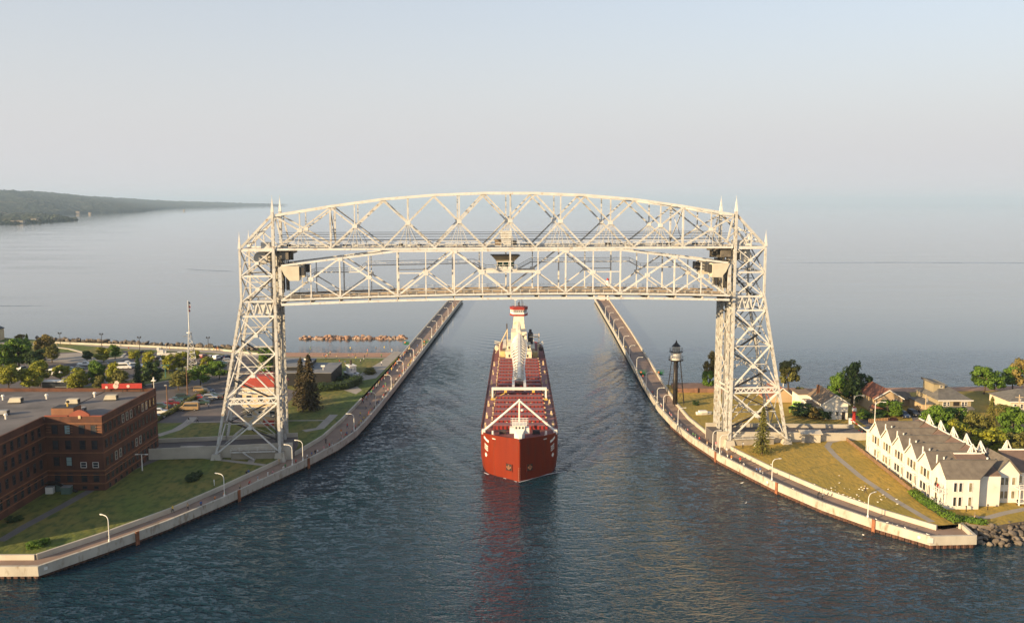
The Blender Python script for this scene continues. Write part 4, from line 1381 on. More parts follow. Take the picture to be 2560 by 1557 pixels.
# ------------------------------------------------------------------ buildings: helpers
_wm = {}
def window(parent, pos, an, wd, ht, frame=WHITE, glass=GLASSD, sill=None, bars=1):
    """a framed window standing on a wall; pos is its middle on the wall face, an the direction the wall faces"""
    key = (round(wd, 2), round(ht, 2), frame.name, glass.name, bars)
    if key not in _wm:
        f = MB()
        t = .09
        f.box(-wd / 2 - t, -wd / 2, -.09, .02, -ht / 2 - t, ht / 2 + t).box(wd / 2, wd / 2 + t, -.09, .02, -ht / 2 - t, ht / 2 + t)
        f.box(-wd / 2, wd / 2, -.09, .02, ht / 2, ht / 2 + t).box(-wd / 2, wd / 2, -.12, .02, -ht / 2 - t, -ht / 2)
        for i in range(bars):
            f.box(-wd / 2, wd / 2, -.07, .0, -ht / 2 + ht * (i + 1) / (bars + 1) - .03, -ht / 2 + ht * (i + 1) / (bars + 1) + .03)
        g = MB().face([(-wd / 2, -.03, -ht / 2), (wd / 2, -.03, -ht / 2), (wd / 2, -.03, ht / 2), (-wd / 2, -.03, ht / 2)])
        _wm[key] = (f.mesh("window", frame), g.mesh("pane", glass))
    fm, gm = _wm[key]
    o = put("window", fm, parent, pos, an + math.pi / 2)
    put("pane", gm, o)
    return o
SOUTH, WEST, EAST = -math.pi / 2, math.pi, 0.0       # a wall facing the viewer, facing the canal from the right, facing right

# ------------------------------------------------------------------ brick warehouse
bw = thing("brick_building", "large dark brick warehouse with flat grey roof and orange brick bands", "building", (0, 0, 0))
EX0, EX1, EY0, EY1, WZ = -104.3, -91.5, 194.9, 225.5, 19.6
wl_ = MB()
wl_.box(EX0, EX1, EY0, EY1, 1.5, 18.6)
wl_.box(-175, EX0 - .02, 156, 225.5, 1.5, 18.6)
bwall = wl_.build("wall", BRICK, bw)
pr_ = MB()                                            # parapet round the roof
for x0, x1, y0, y1 in ((EX0, EX1, EY0, EY0 + .4), (EX1 - .4, EX1, EY0 + .41, EY1), (-175, EX1 - .41, EY1 - .4, EY1), (EX0 - .45, EX0 - .04, 156, EY0 - .02)):
    pr_.box(x0, x1, y0, y1, 18.6, WZ)
pr_.build("parapet", BRICK, bw)
rf = MB().box(EX0, EX1 - .42, EY0 + .42, EY1 - .42, 18.61, 18.75).box(-175, EX0 - .47, 156, EY1 - .42, 18.61, 18.74)
rf.build("roof", ROOFG, bw)
cp = MB().box(EX0, EX0 + 5.2, EY0 - .08, EY0 + .5, WZ, WZ + .16).box(EX1 - 2.6, EX1 + .08, EY0 - .08, EY0 + .5, WZ, WZ + .16)
cp.prism([(EX1 - 7.2, EY0 - .05), (EX1 - 2.7, EY0 - .05), (EX1 - 2.7, EY0 + .45), (EX1 - 7.2, EY0 + .45)], WZ, WZ + .5)
pts = [(EX1 - 7.0 + 4.2 * i / 8, WZ + .5 + .95 * math.sin(math.pi * i / 8)) for i in range(9)]
for (xa, za), (xb, zb) in zip(pts, pts[1:]):
    cp._hexa([(xa, EY0 - .05, WZ + .5), (xb, EY0 - .05, WZ + .5), (xb, EY0 + .45, WZ + .5), (xa, EY0 + .45, WZ + .5), (xa, EY0 - .05, za + .02), (xb, EY0 - .05, zb + .02), (xb, EY0 + .45, zb + .02), (xa, EY0 + .45, za + .02)], 0)
cp.build("coping", mat("coping_red", (.28, .075, .045), .8), bw)
bar("gable_vent", bw, (EX1 - 4.9, EY0 - .12, 19.1), (EX1 - 4.9, EY0 - .12, 19.8), .55, .1, CREAM)
for zc in (18.0, 15.0, 11.3, 7.2, 6.2, 4.2):          # brick string courses
    bar("string_course", bw, (EX0 + .1, EY0 - .06, zc), (EX1 + .05, EY0 - .06, zc), .12, .22, BRICKT)
    bar("string_course", bw, (EX1 + .06, EY0 + .02, zc), (EX1 + .06, EY1, zc), .12, .22, BRICKT)
    bar("string_course", bw, (EX0 + .06, 156, zc), (EX0 + .06, EY0 - .14, zc), .12, .22, BRICKT)
for zc in (17.2, 16.6, 16.0):
    for xa, xb in ((EX0 + .3, EX0 + 1.4), (EX1 - 7.9, EX1 - 6.6), (EX1 - 1.5, EX1 - .1)):
        bar("brick_band", bw, (xa, EY0 - .04, zc), (xb, EY0 - .04, zc), .08, .16, BRICKT)
for zi, z in enumerate((16.6, 13.1, 9.3, 5.6)):
    for xi, x in enumerate((EX0 + 2.2, EX0 + 5.0, EX1 - 4.6, EX1 - 1.9)):
        teal_pane = (zi == 0 and xi == 1) or (zi == 2 and xi == 1)  # these two panes take the pale teal colour
        small = zi == 2 and xi > 1
        window(bw, (x, EY0 - .02, z - (.8 if small else 0)), SOUTH, 1.15, 1.1 if small else 1.9, WHITE if small else BRICKF, TEALB if teal_pane else GLASSD)
    for i in range(13):
        y = EY0 + 1.6 + i * 2.25
        pale = (zi == 2 and i in (2, 3, 7, 8)) or (zi == 0 and i in (4, 5, 6, 9, 10))
        window(bw, (EX1 + .02, y, z - (.3 if zi == 2 else 0)), EAST, .95, 1.8, CONC_P if pale else BRICKF, GLASSD)
    for i in range(11):
        y = EY0 - 2.6 - i * 2.7
        window(bw, (EX0 + .02, y, z), EAST, .95, 2.0, BRICKF, GLASSD)
for i in range(10):
    window(bw, (EX1 + .02, EY0 + 2.2 + i * 3, 3.2), EAST, .8, .8, BRICKF, GLASSD, bars=0)
for x in (EX0 + 8.2, EX0 + 10.8):
    window(bw, (x, EY0 - .02, 3.3), SOUTH, .9, .55, BRICKF, GLASSD, bars=0)
MB().box(EX0 + 1.2, EX0 + 6.2, EY0 + .8, EY0 + 4.5, 18.76, 21.2).box(EX0 + 1.4, EX0 + 6.0, EY0 + 1.0, EY0 + 4.3, 21.2, 21.3, 1).build("stair_penthouse", [mat("brick_warm", (.24, .11, .055), .85, (.19, .085, .045)), DARKSTEEL], bw)
# shaded yard behind the building: fire stair and plant
MB().bar((EX0 + 2, EY0 - 1.2, 4.8), (EX0 + 7, EY0 - 1.2, 2.7), 1.0, .15).box(EX0 + .1, EX0 + 2.2, EY0 - 1.8, EY0 - .15, 4.6, 4.8).build("fire_stair", DARKSTEEL, bw)
# rooftop equipment
def rooftop_unit(x, y, rz, label, m=None, s=1.0):
    t = thing("rooftop_unit", label, "roof vent", (x, y, 18.76), rz, "hooded units on the brick roof")
    m = m or mat("hvac_cream", (.50, .45, .34), .6)
    MB().box(-1.4 * s, 1.4 * s, -.9 * s, .9 * s, 0, .25).build("base", DARKSTEEL, t)
    b = MB()
    b._hexa([(-1.5 * s, -1 * s, .27), (1.5 * s, -1 * s, .27), (1.5 * s, 1 * s, .27), (-1.5 * s, 1 * s, .27), (-1.1 * s, -.7 * s, 1.3 * s), (1.4 * s, -.7 * s, 1.3 * s), (1.4 * s, .7 * s, 1.3 * s), (-1.1 * s, .7 * s, 1.3 * s)], 0)
    b.build("hood", m, t)
    MB().box(1.3 * s, 1.52 * s, -.8 * s, .8 * s, .4, 1.1 * s).build("louvre", BLACKP, t)
hv = [(40, 1003, "cream hooded roof unit nearest the left edge of the brick roof"), (182, 1006, "cream hooded roof unit behind the brick penthouse"), (278, 996, "cream hooded roof unit farthest right on the brick roof"),
      (7, 1033, "grey roof unit cut by the left picture edge"), (200, 1026, "grey roof unit beside the brick penthouse")]
for i, (x, y, l) in enumerate(hv):
    p = site(x, y + 4, 18.7)
    rooftop_unit(p.x, p.y, .1, l, GREYSTEEL if i > 2 else None, 1.0 if i < 3 else .85)
for i, (x, y) in enumerate(((8, 1000), (117, 998), (237, 993), (15, 1048), (133, 1016))):
    p = site(x, y, 18.7)
    t = thing("roof_vent", ["white roof vent pipe at the left edge of the brick roof", "white roof vent pipe left of the penthouse", "white roof vent pipe toward the red sign", "small white vent box near the roof's left end", "dark turbine vent on top of the brick penthouse"][i], "roof vent",
              (p.x, p.y, 21.32) if i == 4 else (p.x, p.y, 18.76), 0, "vent pipes on the brick roof")
    if i == 4:
        t.location = (EX0 + 4.2, EY0 + 2.4, 21.32)
    MB().cyl((0, 0, 0), (0, 0, .9), .22, .22, 8).build("stack", WHITE if i < 4 else YELLOWP, t)
    MB().cyl((0, 0, .9), (0, 0, 1.3), .45, .3, 10).build("cap", WHITE if i < 4 else DARKSTEEL, t)
# red roof sign seen from behind the parapet
p = Vector((-99.6, 224.2, 18.75))
rs = thing("roof_sign", "red roof sign board with pale cut-out shapes on the brick building", "sign", p, 0.06)
MB().box(-5, 5, -.12, .12, 1.0, 2.3).build("board", REDP, rs)
for x, z, r in ((-1.5, 1.7, .7), (-1.2, 2.5, .55), (1.6, 1.6, .4), (-3.8, 1.4, .35)):
    MB().cyl((x, -.2, z), (x, -.14, z), r, r, 12).build("emblem", mat("sign_cream", (.68, .52, .42), .6), rs)
for x in (-4.5, 0, 4.5):
    bar("leg", rs, (x, .25, 0), (x, .25, 1.6), .12, .12, DARKSTEEL)
# yard plant by the wall
for i, (x, y, sx, l) in enumerate(((168, 1232, 1.0, "green utility box on the shaded grass by the brick wall"), (126, 1232, .8, "white condenser box under the fire stair"), (150, 1226, .7, "green condenser box under the fire stair"))):
    p = site(x, y)
    t = thing("utility_cabinet", l, "cabinet", p, 0.1, "cabinets by the brick wall")
    MB().box(-sx, sx, -sx * .8, sx * .8, 0, 1.5).build("case", mat("cab_green", (.10, .16, .13), .6) if i != 1 else WHITE, t)
    MB().box(-sx - .05, sx + .05, -sx * .8 - .05, sx * .8 + .05, 1.502, 1.6).build("lid", GREYSTEEL, t)

# ------------------------------------------------------------------ white gabled hotel
hotel = thing("white_hotel", "white two storey gabled hotel with brown shingle roofs above the pier", "hotel", (0, 0, 0))
HX, HY0, GW, NG = 91.6, 182.4, 6.75, 6
EAVE, APEX = 9.0, 12.1
hb_ = MB()
for i in range(NG):
    y0, y1 = HY0 + GW * i, HY0 + GW * (i + 1)
    xo = HX + (0.0)
    a = .55
    # each bay: pentagonal front to the canal, body running back 9 m
    P5 = [(y0 + .03, 1.8), (y1 - .03, 1.8), (y1 - .03, EAVE), ((y0 + y1) / 2, APEX), (y0 + .03, EAVE)]
    k = len(hb_.v)
    hb_.v += [(xo, y, z) for y, z in P5] + [(xo + 6.95, y, z) for y, z in P5]
    hb_.f += [(k + 4, k + 3, k + 2, k + 1, k), (k + 5, k + 6, k + 7, k + 8, k + 9)]
    for j in range(5):
        q = (j + 1) % 5
        hb_.f.append((k + j, k + q, k + 5 + q, k + 5 + j))
    hb_.m += [0] * 7
body = hb_.build("wall", WHITES, hotel)
for i in range(NG):
    y0, y1 = HY0 + GW * i, HY0 + GW * (i + 1)
    ym = (y0 + y1) / 2
    for s, yy in ((-1, y0), (1, y1)):
        b = MB()
        q = [(HX - .3, ym, APEX + .02), (HX + 12.2, ym, APEX + .02), (HX + 7.0, yy, EAVE + .02), (HX - .3, yy, EAVE + .02)]
        q = q if s < 0 else q[::-1]
        q = q[::-1]
        b._hexa([*q, *[(x, y, z + .22) for x, y, z in q]], 0)
        b.build("gable_roof", SHINGLE, hotel)
    bar("ridge_cap", hotel, (HX - .3, ym, APEX + .27), (HX + 12.2, ym, APEX + .27), .3, .1, SHINGLEG)
    # upper windows in threes and lower windows
    for j, dy in enumerate((-1.75, -.2, 1.35)):
        if i == 0:
            continue
        window(hotel, (HX - .02, ym + dy, 7.6), WEST, 1.25, 1.85, WHITE, GLASSW if j != 1 else GLASSD, bars=0)
        if j < 2 or i < 5:
            window(hotel, (HX - .02, ym + dy, 4.4), WEST, 1.25, 1.7, WHITE, GLASSW if (j == 0 or i > 3) else GLASSD, bars=0)
    window(hotel, (HX - .02, y0 + .55, 4.3), WEST, .5, 1.9, WHITE, GLASSD, bars=0) if i in (1, 2, 3) else None
    if i:
        for dy in (-1.0,):
            bar("grille", hotel, (HX - .07, ym + dy - .5, 6.4), (HX - .07, ym + dy + .5, 6.4), .1, .35, CONC_P)
            bar("grille", hotel, (HX - .07, ym + dy - .5, 3.25), (HX - .07, ym + dy + .5, 3.25), .1, .35, CONC_P)
        bal = MB().box(HX - .9, HX - .04, y0 + .05, y0 + 1.2, 5.75, 5.9).bar((HX - .85, y0 + .1, 5.9), (HX - .85, y0 + .1, 6.9), .08, .08).bar((HX - .85, y0 + 1.15, 5.9), (HX - .85, y0 + 1.15, 6.9), .08, .08).bar((HX - .85, y0 + .1, 6.9), (HX - .85, y0 + 1.15, 6.9), .08, .08)
        bal.bar((HX - .85, y0 + .1, 2.2), (HX - .85, y0 + .1, 5.75), .14, .14)
        bal.build("balcony", WHITE, hotel)
        bar("rake_board", hotel, (HX - .36, ym, APEX + .1), (HX - .36, y0, EAVE + .1), .1, .26, WHITE)
        bar("rake_board", hotel, (HX - .36, ym, APEX + .1), (HX - .36, y1, EAVE + .1), .1, .26, WHITE)
    bar("belt_board", hotel, (HX - .05, y0 + .1, 6.0), (HX - .05, y1 - .1, 6.0), .08, .22, WHITE)
    bar("downpipe", hotel, (HX - .12, y0 + .05, 1.8), (HX - .12, y0 + .05, EAVE), .14, .14, WHITE)
    # paired vent pipes in each roof valley
    if i:
        for dx in (.9, 2.4):
            MB().cyl((0, 0, 0), (0, 0, 3.4 if dx < 1 else 2.9), .16, .16, 8).build("vent_pipe", WHITE, hotel, (HX + dx, y0, EAVE + .1))
# end face to the viewer
for x, g in ((HX + 1.8, GLASSD), (HX + 2.9, GLASSD), (HX + 5.0, GLASSW)):
    for z in (7.4, 4.3):
        window(hotel, (x, HY0 + .01, z), SOUTH, .62, 1.9, WHITE, g, bars=0)
# corner balconies on the first bay
for z in (3.0, 6.0):
    b = MB().box(HX - 1.8, HX - .04, HY0 - .2, HY0 + 3.4, z, z + .18)
    for y in (HY0 - .15, HY0 + .7, HY0 + 1.6, HY0 + 2.5, HY0 + 3.35):
        b.bar((HX - 1.75, y, z + .18), (HX - 1.75, y, z + 1.1), .09, .09)
    b.bar((HX - 1.75, HY0 - .15, z + 1.1), (HX - 1.75, HY0 + 3.35, z + 1.1), .1, .1)
    b.bar((HX - 1.75, HY0 - .15, z + 1.1), (HX - .1, HY0 - .15, z + 1.1), .1, .1)
    b.bar((HX - .9, HY0 - .15, z + .18), (HX - .9, HY0 - .15, z + 1.1), .09, .09)
    b.build("balcony", WHITE, hotel)
    window(hotel, (HX - .02, HY0 + 4.4, z + 1.3), WEST, 1.0, 1.8, WHITE, GLASSW, bars=0)
for y in (HY0 - .1, HY0 + 3.3):
    bar("balcony_post", hotel, (HX - 1.72, y, 2.2), (HX - 1.72, y, 6.0), .22, .22, WHITE)
# brown back slope with white ridge board and little triangular trusses
b = MB()
yb0, yb1 = HY0 + 9.4, HY0 + GW * NG + .5
xr, zr = HX + 12.4, 12.0
b._hexa([(HX + 6.6, yb0, 9.2), (xr, yb0, zr - .3), (xr, yb1, zr - .3), (HX + 6.6, yb1, 9.2), (HX + 6.6, yb0, 9.6), (xr, yb0, zr + .1), (xr, yb1, zr + .1), (HX + 6.6, yb1, 9.6)], 0)
MB().box(HX + 7.0, HX + 12.4, HY0 + 2, HY0 + GW * NG, 1.8, 9.1).build("rear_wall", WHITES, hotel)
b.build("back_roof", mat("shingle_rust", (.20, .13, .095), .9, (.15, .10, .075), .6, bump=.3), hotel)
bar("ridge_board", hotel, (xr + .1, yb0, zr + .1), (xr + .1, yb1, zr + .1), .3, .4, WHITE)
for i in range(5):
    y = HY0 + 11.2 + 6.2 * i
    tb = MB()
    for pa, pb in (((0, -1.1, 0), (0, 0, 2.2)), ((0, 1.1, 0), (0, 0, 2.2)), ((0, -1.1, .2), (0, 1.1, .2)), ((0, 0, .2), (0, 0, 2.1)), ((.9, -1.1, -.3), (0, 0, 2.2))):
        tb.bar(pa, pb, .2, .2)
    tb.build("roof_truss_ornament", WHITE, hotel, (xr + .1, y, zr + .2))
# second wing running to the right
W2 = [(HX + 6.2, HY0 + 2.4), (HX + 11.4, HY0 + 5.4)]
def wing(x0, x1, y0, y1, eave, nm, roofm, gable):
    w_ = MB().box(x0, x1, y0, y1, 1.8, eave)
    w_.build("wall", WHITES, hotel)
    if gable:
        g = MB()
        xm, zt = (x0 + x1) / 2, eave + 3.2
        k = len(g.v)
        g.v += [(x0, y0 - .01, eave + .01), (x1, y0 - .01, eave + .01), (xm, y0 - .01, zt), (x0, y1, eave + .01), (x1, y1, eave + .01), (xm, y1, zt)]
        g.f += [(0, 1, 2), (5, 4, 3)]
        g.m += [0, 0]
        g.build("gable_wall", WHITES, hotel)
        for s, xe in ((-1, x0 - .3), (1, x1 + .3)):
            r = MB()
            q = [(xe, y0 - .4, eave - .1), (xm, y0 - .4, zt), (xm, y1, zt), (xe, y1, eave - .1)]
            r.face(q if s < 0 else q[::-1])
            r.face([(x, y, z + .25) for x, y, z in (q if s < 0 else q[::-1])])
            r.face([q[0], q[1], (q[1][0], q[1][1], q[1][2] + .25), (q[0][0], q[0][1], q[0][2] + .25)])
            r.build("gable_roof", roofm, hotel)
    else:
        r = MB()
        r._hexa([(x0 - .2, y0 - .4, eave), (x1 + .2, y0 - .4, eave), (x1 + .2, y1, eave + 2.6), (x0 - .2, y1, eave + 2.6), (x0 - .2, y0 - .4, eave + .3), (x1 + .2, y0 - .4, eave + .3), (x1 + .2, y1, eave + 2.9), (x0 - .2, y1, eave + 2.9)], 0)
        r.build("roof", roofm, hotel)
        bar("ridge_board", hotel, (x0, y1, eave + 2.9), (x1, y1, eave + 2.9), .3, .4, WHITE)
RUST = MATS["shingle_rust"]
wing(HX + 5.9, HX + 12.3, HY0 + 2.5, HY0 + 9.6, 9.0, "mid", RUST, False)
wing(HX + 12.32, HX + 17.6, HY0 + 4.2, HY0 + 13, 9.0, "gab", SHINGLE, True)
wing(HX + 17.62, HX + 24, HY0 + 5.6, HY0 + 12.8, 9.0, "mid", RUST, False)
wing(HX + 22, HX + 28, HY0 + 3.4, HY0 + 12.7, 9.0, "gab", SHINGLE, True)
for x, y in ((HX + 8.7, HY0 + 2.49), (HX + 9.6, HY0 + 2.49), (HX + 14.0, HY0 + 4.18), (HX + 14.9, HY0 + 4.18), (HX + 16.4, HY0 + 4.18), (HX + 18.6, HY0 + 5.58)):
    for z in (7.4, 4.4):
        window(hotel, (x, y, z), SOUTH, .7, 1.6, WHITE, GLASSW, bars=0)
for z in (3.0, 6.0):
    b = MB().box(HX + 16.6, HX + 21.6, HY0 + 2.2, HY0 + 4.15, z, z + .18)
    for x in (16.65, 17.9, 19.1, 20.3, 21.5):
        b.bar((HX + x, HY0 + 2.25, z + .18), (HX + x, HY0 + 2.25, z + 1.1), .09, .09)
    b.bar((HX + 16.6, HY0 + 2.25, z + 1.1), (HX + 21.6, HY0 + 2.25, z + 1.1), .1, .1)
    b.build("balcony", WHITE, hotel)
bar("balcony_post", hotel, (HX + 16.8, HY0 + 2.3, 2), (HX + 16.8, HY0 + 2.3, 6), .24, .24, WHITE)
for x in (10.0, 19.4):
    tb = MB()
    for pa, pb in (((-1.1, 0, 0), (0, 0, 2.2)), ((1.1, 0, 0), (0, 0, 2.2)), ((-1.1, 0, .2), (1.1, 0, .2)), ((0, 0, .2), (0, 0, 2.1)), ((-.5, 0, .2), (0, 0, 2.1))):
        tb.bar(pa, pb, .22, .2)
    tb.build("roof_truss_ornament", WHITE, hotel, (HX + x, HY0 + (9.7 if x < 12 else 12.9), 11.9))
MB().cyl((0, 0, 0), (0, 0, 2.4), .2, .2, 8).build("vent_pipe", WHITE, hotel, (HX + 10.9, HY0 + 5, 10))
# low white annexe at the far end
MB().box(HX + .3, HX + 8, HY0 + GW * NG + .02, HY0 + GW * NG + 3.2, 1.8, 8.2).build("annexe", WHITES, hotel)
for y, z in ((1.2, 6.6), (1.2, 4.0), (2.5, 4.0)):
    window(hotel, (HX + .28, HY0 + GW * NG + y, z), WEST, .4, 1.4, WHITE, GLASSD, bars=0)
bar("white_fascia", hotel, (HX + .1, HY0 + GW * NG + 3.1, 8.4), (HX + 10, HY0 + GW * NG + 3.1, 8.9), .35, .4, WHITE)

# ------------------------------------------------------------------ houses of the south side
def house(name, label, x0, x1, y0, y1, eave, ridge, wallm, roofm, axis, wins=(), extra=None):
    t = thing(name, label, "house", (0, 0, 0), 0, "houses along the beach street")
    b = MB().box(x0, x1, y0, y1, 2.0, eave)
    xm, ym = (x0 + x1) / 2, (y0 + y1) / 2
    if axis == 'y':
        g = [[(x0, y, eave), (x1, y, eave), (xm, y, ridge)] for y in (y0, y1)]
        b.face(g[0]); b.face(g[1][::-1])
    elif axis == 'x':
        g = [[(x, y0, eave), (x, y1, eave), (x, ym, ridge)] for x in (x0, x1)]
        b.face(g[0][::-1]); b.face(g[1])
    b.build("wall", wallm, t)
    o = .45
    if axis == 'y':
        sl = (ridge - eave) / (xm - x0)
        for s in (-1, 1):
            xe = xm + s * (xm - x0 + o)
            ze = eave - o * sl
            q = [(xm, y0 - o, ridge + .05), (xm, y1 + o, ridge + .05), (xe, y1 + o, ze + .05), (xe, y0 - o, ze + .05)]
            q = q if s > 0 else q[::-1]
            r = MB()
            r._hexa([*q, *[(x, y, z + .2) for x, y, z in q]], 0)
            r.build("roof_slope", roofm, t)
            bar("barge_board", t, (xe, y0 - o - .06, ze + .1), (xm, y0 - o - .06, ridge + .12), .1, .28, WHITE)
    elif axis == 'x':
        sl = (ridge - eave) / (ym - y0)
        for s in (-1, 1):
            ye = ym + s * (ym - y0 + o)
            ze = eave - o * sl
            q = [(x0 - o, ym, ridge + .05), (x1 + o, ym, ridge + .05), (x1 + o, ye, ze + .05), (x0 - o, ye, ze + .05)]
            q = q[::-1] if s > 0 else q
            r = MB()
            r._hexa([*q, *[(x, y, z + .2) for x, y, z in q]], 0)
            r.build("roof_slope", roofm, t)
    elif axis == 'hip':
        r = MB()
        A = [(x0 - o, y0 - o, eave), (x1 + o, y0 - o, eave), (x1 + o, y1 + o, eave), (x0 - o, y1 + o, eave)]
        R0, R1 = (xm - (x1 - x0) * .18, ym, ridge), (xm + (x1 - x0) * .12, ym, ridge)
        r.face([A[0], A[1], R1, R0]); r.face([A[1], A[2], R1]); r.face([A[2], A[3], R0, R1]); r.face([A[3], A[0], R0])
        r.build("roof", roofm, t)
        bar("eave_board", t, (x0 - o, y0 - o - .05, eave), (x1 + o, y0 - o - .05, eave), .1, .3, WHITE)
    for (x, z, wd, ht) in wins:
        window(t, (x, y0 - .02, z), SOUTH, wd, ht, WHITE, GLASSD)
    return t
h1 = house("white_house", "small white gabled house with tan roof and chimney beside the road ramp", 92.8, 100.2, 261, 274, 7.4, 9.9, WHITES, mat("shingle_tan", (.25, .175, .11), .9, (.18, .13, .085), .8), 'y', [(95.0, 4.4, .7, 1.2), (97.0, 4.4, .7, 1.2)])
bar("door", h1, (98.9, 260.95, 2.7), (98.9, 260.95, 4.9), .9, .1, BLACKP)
MB().box(90.6, 92.78, 264, 273, 2, 6.0).box(90.4, 92.9, 263.8, 273.2, 6.02, 6.2, 1).build("side_annexe", [WHITES, MATS["shingle_tan"]], h1)
MB().box(94.0, 94.7, 270, 270.8, 8, 11.2).build("chimney", BRICKT, h1)
MB().box(89.8, 94, 274.05, 281, 2, 7.2).box(89.4, 94.3, 274.02, 281.3, 7.21, 7.5, 1).build("rear_wing", [WHITES, MATS["shingle_tan"]], h1)
h2 = house("tan_house", "tan gabled house with reddish shingle roof and black shutters", 111.4, 119.8, 269, 282, 7.2, 9.7, TANS, SHINGLER, 'y', [(114.4, 6.2, .9, 1.3), (117.6, 6.2, .9, 1.3), (114.2, 3.9, .8, 1.1)])
for x in (113.6, 115.2, 116.8, 118.4):
    bar("shutter", h2, (x, 268.92, 5.5), (x, 268.92, 6.9), .42, .08, BLACKP)
b = MB().box(109.8, 113.0, 265.8, 268.95, 2, 4.5)
b._hexa([(109.5, 265.5, 4.52), (113.3, 265.5, 4.52), (113.3, 268.95, 4.52), (109.5, 268.95, 4.52), (111, 267, 5.5), (111.9, 267, 5.5), (111.9, 268.94, 5.5), (111, 268.94, 5.5)], 1)
b.build("entrance_porch", [TANS, SHINGLER], h2)
window(h2, (110.9, 265.78, 3.6), SOUTH, .6, 1.3, WHITE, GLASSW)
window(h2, (111.9, 265.78, 3.6), SOUTH, .6, 1.3, WHITE, GLASSW)
h3 = house("olive_house", "large olive house with grey roof, clerestory and garage door", 129.6, 139.4, 266, 281, 7.3, 10.2, OLIVES, SHINGLEG, 'hip', [(131.4, 6.2, 1.0, 1.1), (132.5, 6.2, .6, 1.1), (136.9, 6.2, .7, 1.1), (137.8, 6.2, .7, 1.1), (133.9, 3.6, .9, 1.3)])
MB().box(134.0, 135.8, 265.9, 266.1, 5.6, 6.8).build("balcony_shade_panel", BLACKP, h3)  # flat black slab on the wall, painted for the shade of a recess
MB().box(136.4, 139.0, 265.85, 266.0, 2.6, 4.4).build("garage_door", WHITE, h3)
b = MB()
b._hexa([(129.2, 264.4, 4.7), (139.8, 264.4, 4.7), (139.8, 265.98, 5.1), (129.2, 265.98, 5.1), (129.2, 264.4, 4.9), (139.8, 264.4, 4.9), (139.8, 265.98, 5.4), (129.2, 265.98, 5.4)], 0)
b.build("canopy_roof", SHINGLEG, h3)
b = MB().box(130.6, 134, 272, 279, 8.4, 11.2)
b._hexa([(130.1, 271.4, 11.22), (134.6, 271.4, 10.7), (134.6, 279.6, 10.7), (130.1, 279.6, 11.22), (130.1, 271.4, 11.9), (134.6, 271.4, 10.9), (134.6, 279.6, 10.9), (130.1, 279.6, 11.9)], 1)
b.build("clerestory", [OLIVES, SHINGLEG], h3)
window(h3, (133.0, 271.98, 10.3), SOUTH, .8, .7, WHITE, GLASSD)
MB().box(125.6, 129.58, 268, 277, 2, 5.6).build("side_wing", TANS, h3)
MB().box(125.2, 129.56, 267.6, 277.4, 5.62, 5.9).build("wing_roof", SHINGLEG, h3)
h4 = house("pale_house", "pale house with grey roof at the right picture edge", 152.5, 170, 268, 280, 6.4, 9.3, mat("pale_siding", (.66, .57, .40), .7), SHINGLEG, 'hip', [(154, 5.0, .7, 1.2), (156, 5.0, .7, 1.2), (158.6, 5.0, .7, 1.2), (161, 5.0, .7, 1.2)])
h5 = house("small_garage", "small tan garage with brown roof behind the parked cars", 121.6, 127.0, 279, 285, 4.8, 6.4, TANS, SHINGLE, 'x', [])
h6 = house("beach_shelter", "low red roofed shelter beside the bridge tower and beach", 83, 92, 284, 296, 3.6, 7.2, TANS, SHINGLER, 'y', [])
h7 = house("concrete_shed", "small concrete shed against the ramp wall by the dry lawn", 78.2, 83.2, 235.0, 238.6, 5.0, 5.5, CONC_P, CONC_P, 'x', [])
MB().box(79.0, 81.2, 234.9, 234.99, 2.6, 4.6).build("door", GREYSTEEL, h7)
h8 = house("concrete_shed", "small concrete shed below the ramp by the shaded tower foot", -84.4, -79.6, 221.6, 224.6, 4.4, 4.8, CONC, CONC, 'x', [])
# retaining terrace and brown wall by the south beach
t = thing("brick_ruin", "long low brown masonry terrace along the lakeshore beside the lighthouse", "wall", (0, 0, 0))
MB().box(56, 77, 299, 300, 1, 4.0).box(62.5, 63.2, 298.4, 299, 1, 4.2).box(69, 69.7, 298.4, 299, 1, 4.2).build("wall", mat("masonry_brown", (.27, .14, .085), .9, (.18, .1, .065), .7), t)
MB().box(56, 77, 300.02, 309, 1, 3.9).build("terrace", mat("terrace_brown", (.22, .13, .09), .9), t)

# ------------------------------------------------------------------ park side buildings
t = thing("dark_pavilion", "low black walled pavilion with flat grey roof behind the spruce", "building", (0, 0, 0), 0)
MB().box(-84, -63.8, 310, 330, 2, 7.1).build("wall", BLACKW, t)
MB().box(-84.2, -63.6, 309.8, 330.2, 7.12, 7.35).build("roof", mat("slate_roof", (.20, .20, .20), .8), t)
MB().box(-86, -73.5, 314, 331, 7.36, 8.6).box(-86.2, -73.3, 313.8, 331.2, 8.62, 8.8, 1).build("upper_roof", [BLACKW, MATS["slate_roof"]], t)
for x, y in ((-75, 321), (-67.6, 315)):
    MB().cyl((0, 0, 0), (0, 0, 1.2), .1, .1, 6).box(-.7, .7, -.5, .5, 1.2, 1.7).build("roof_beacon", WHITE, t, (x, y, 8.82 if x < -73 else 7.36))
cb = thing("cream_building", "cream building with red roof seen through the shaded tower", "building", (0, 0, 0), 0)
MB().box(-77.5, -67, 252, 262, 2, 14.4).build("wall", CREAM, cb)
b = MB()
b._hexa([(-78, 251.5, 14.42), (-66.5, 251.5, 14.42), (-66.5, 262.5, 14.42), (-78, 262.5, 14.42), (-76, 253.4, 17.2), (-68.6, 253.4, 17.2), (-68.6, 260.4, 17.2), (-76, 260.4, 17.2)], 0)
b.build("roof", REDROOF, cb)
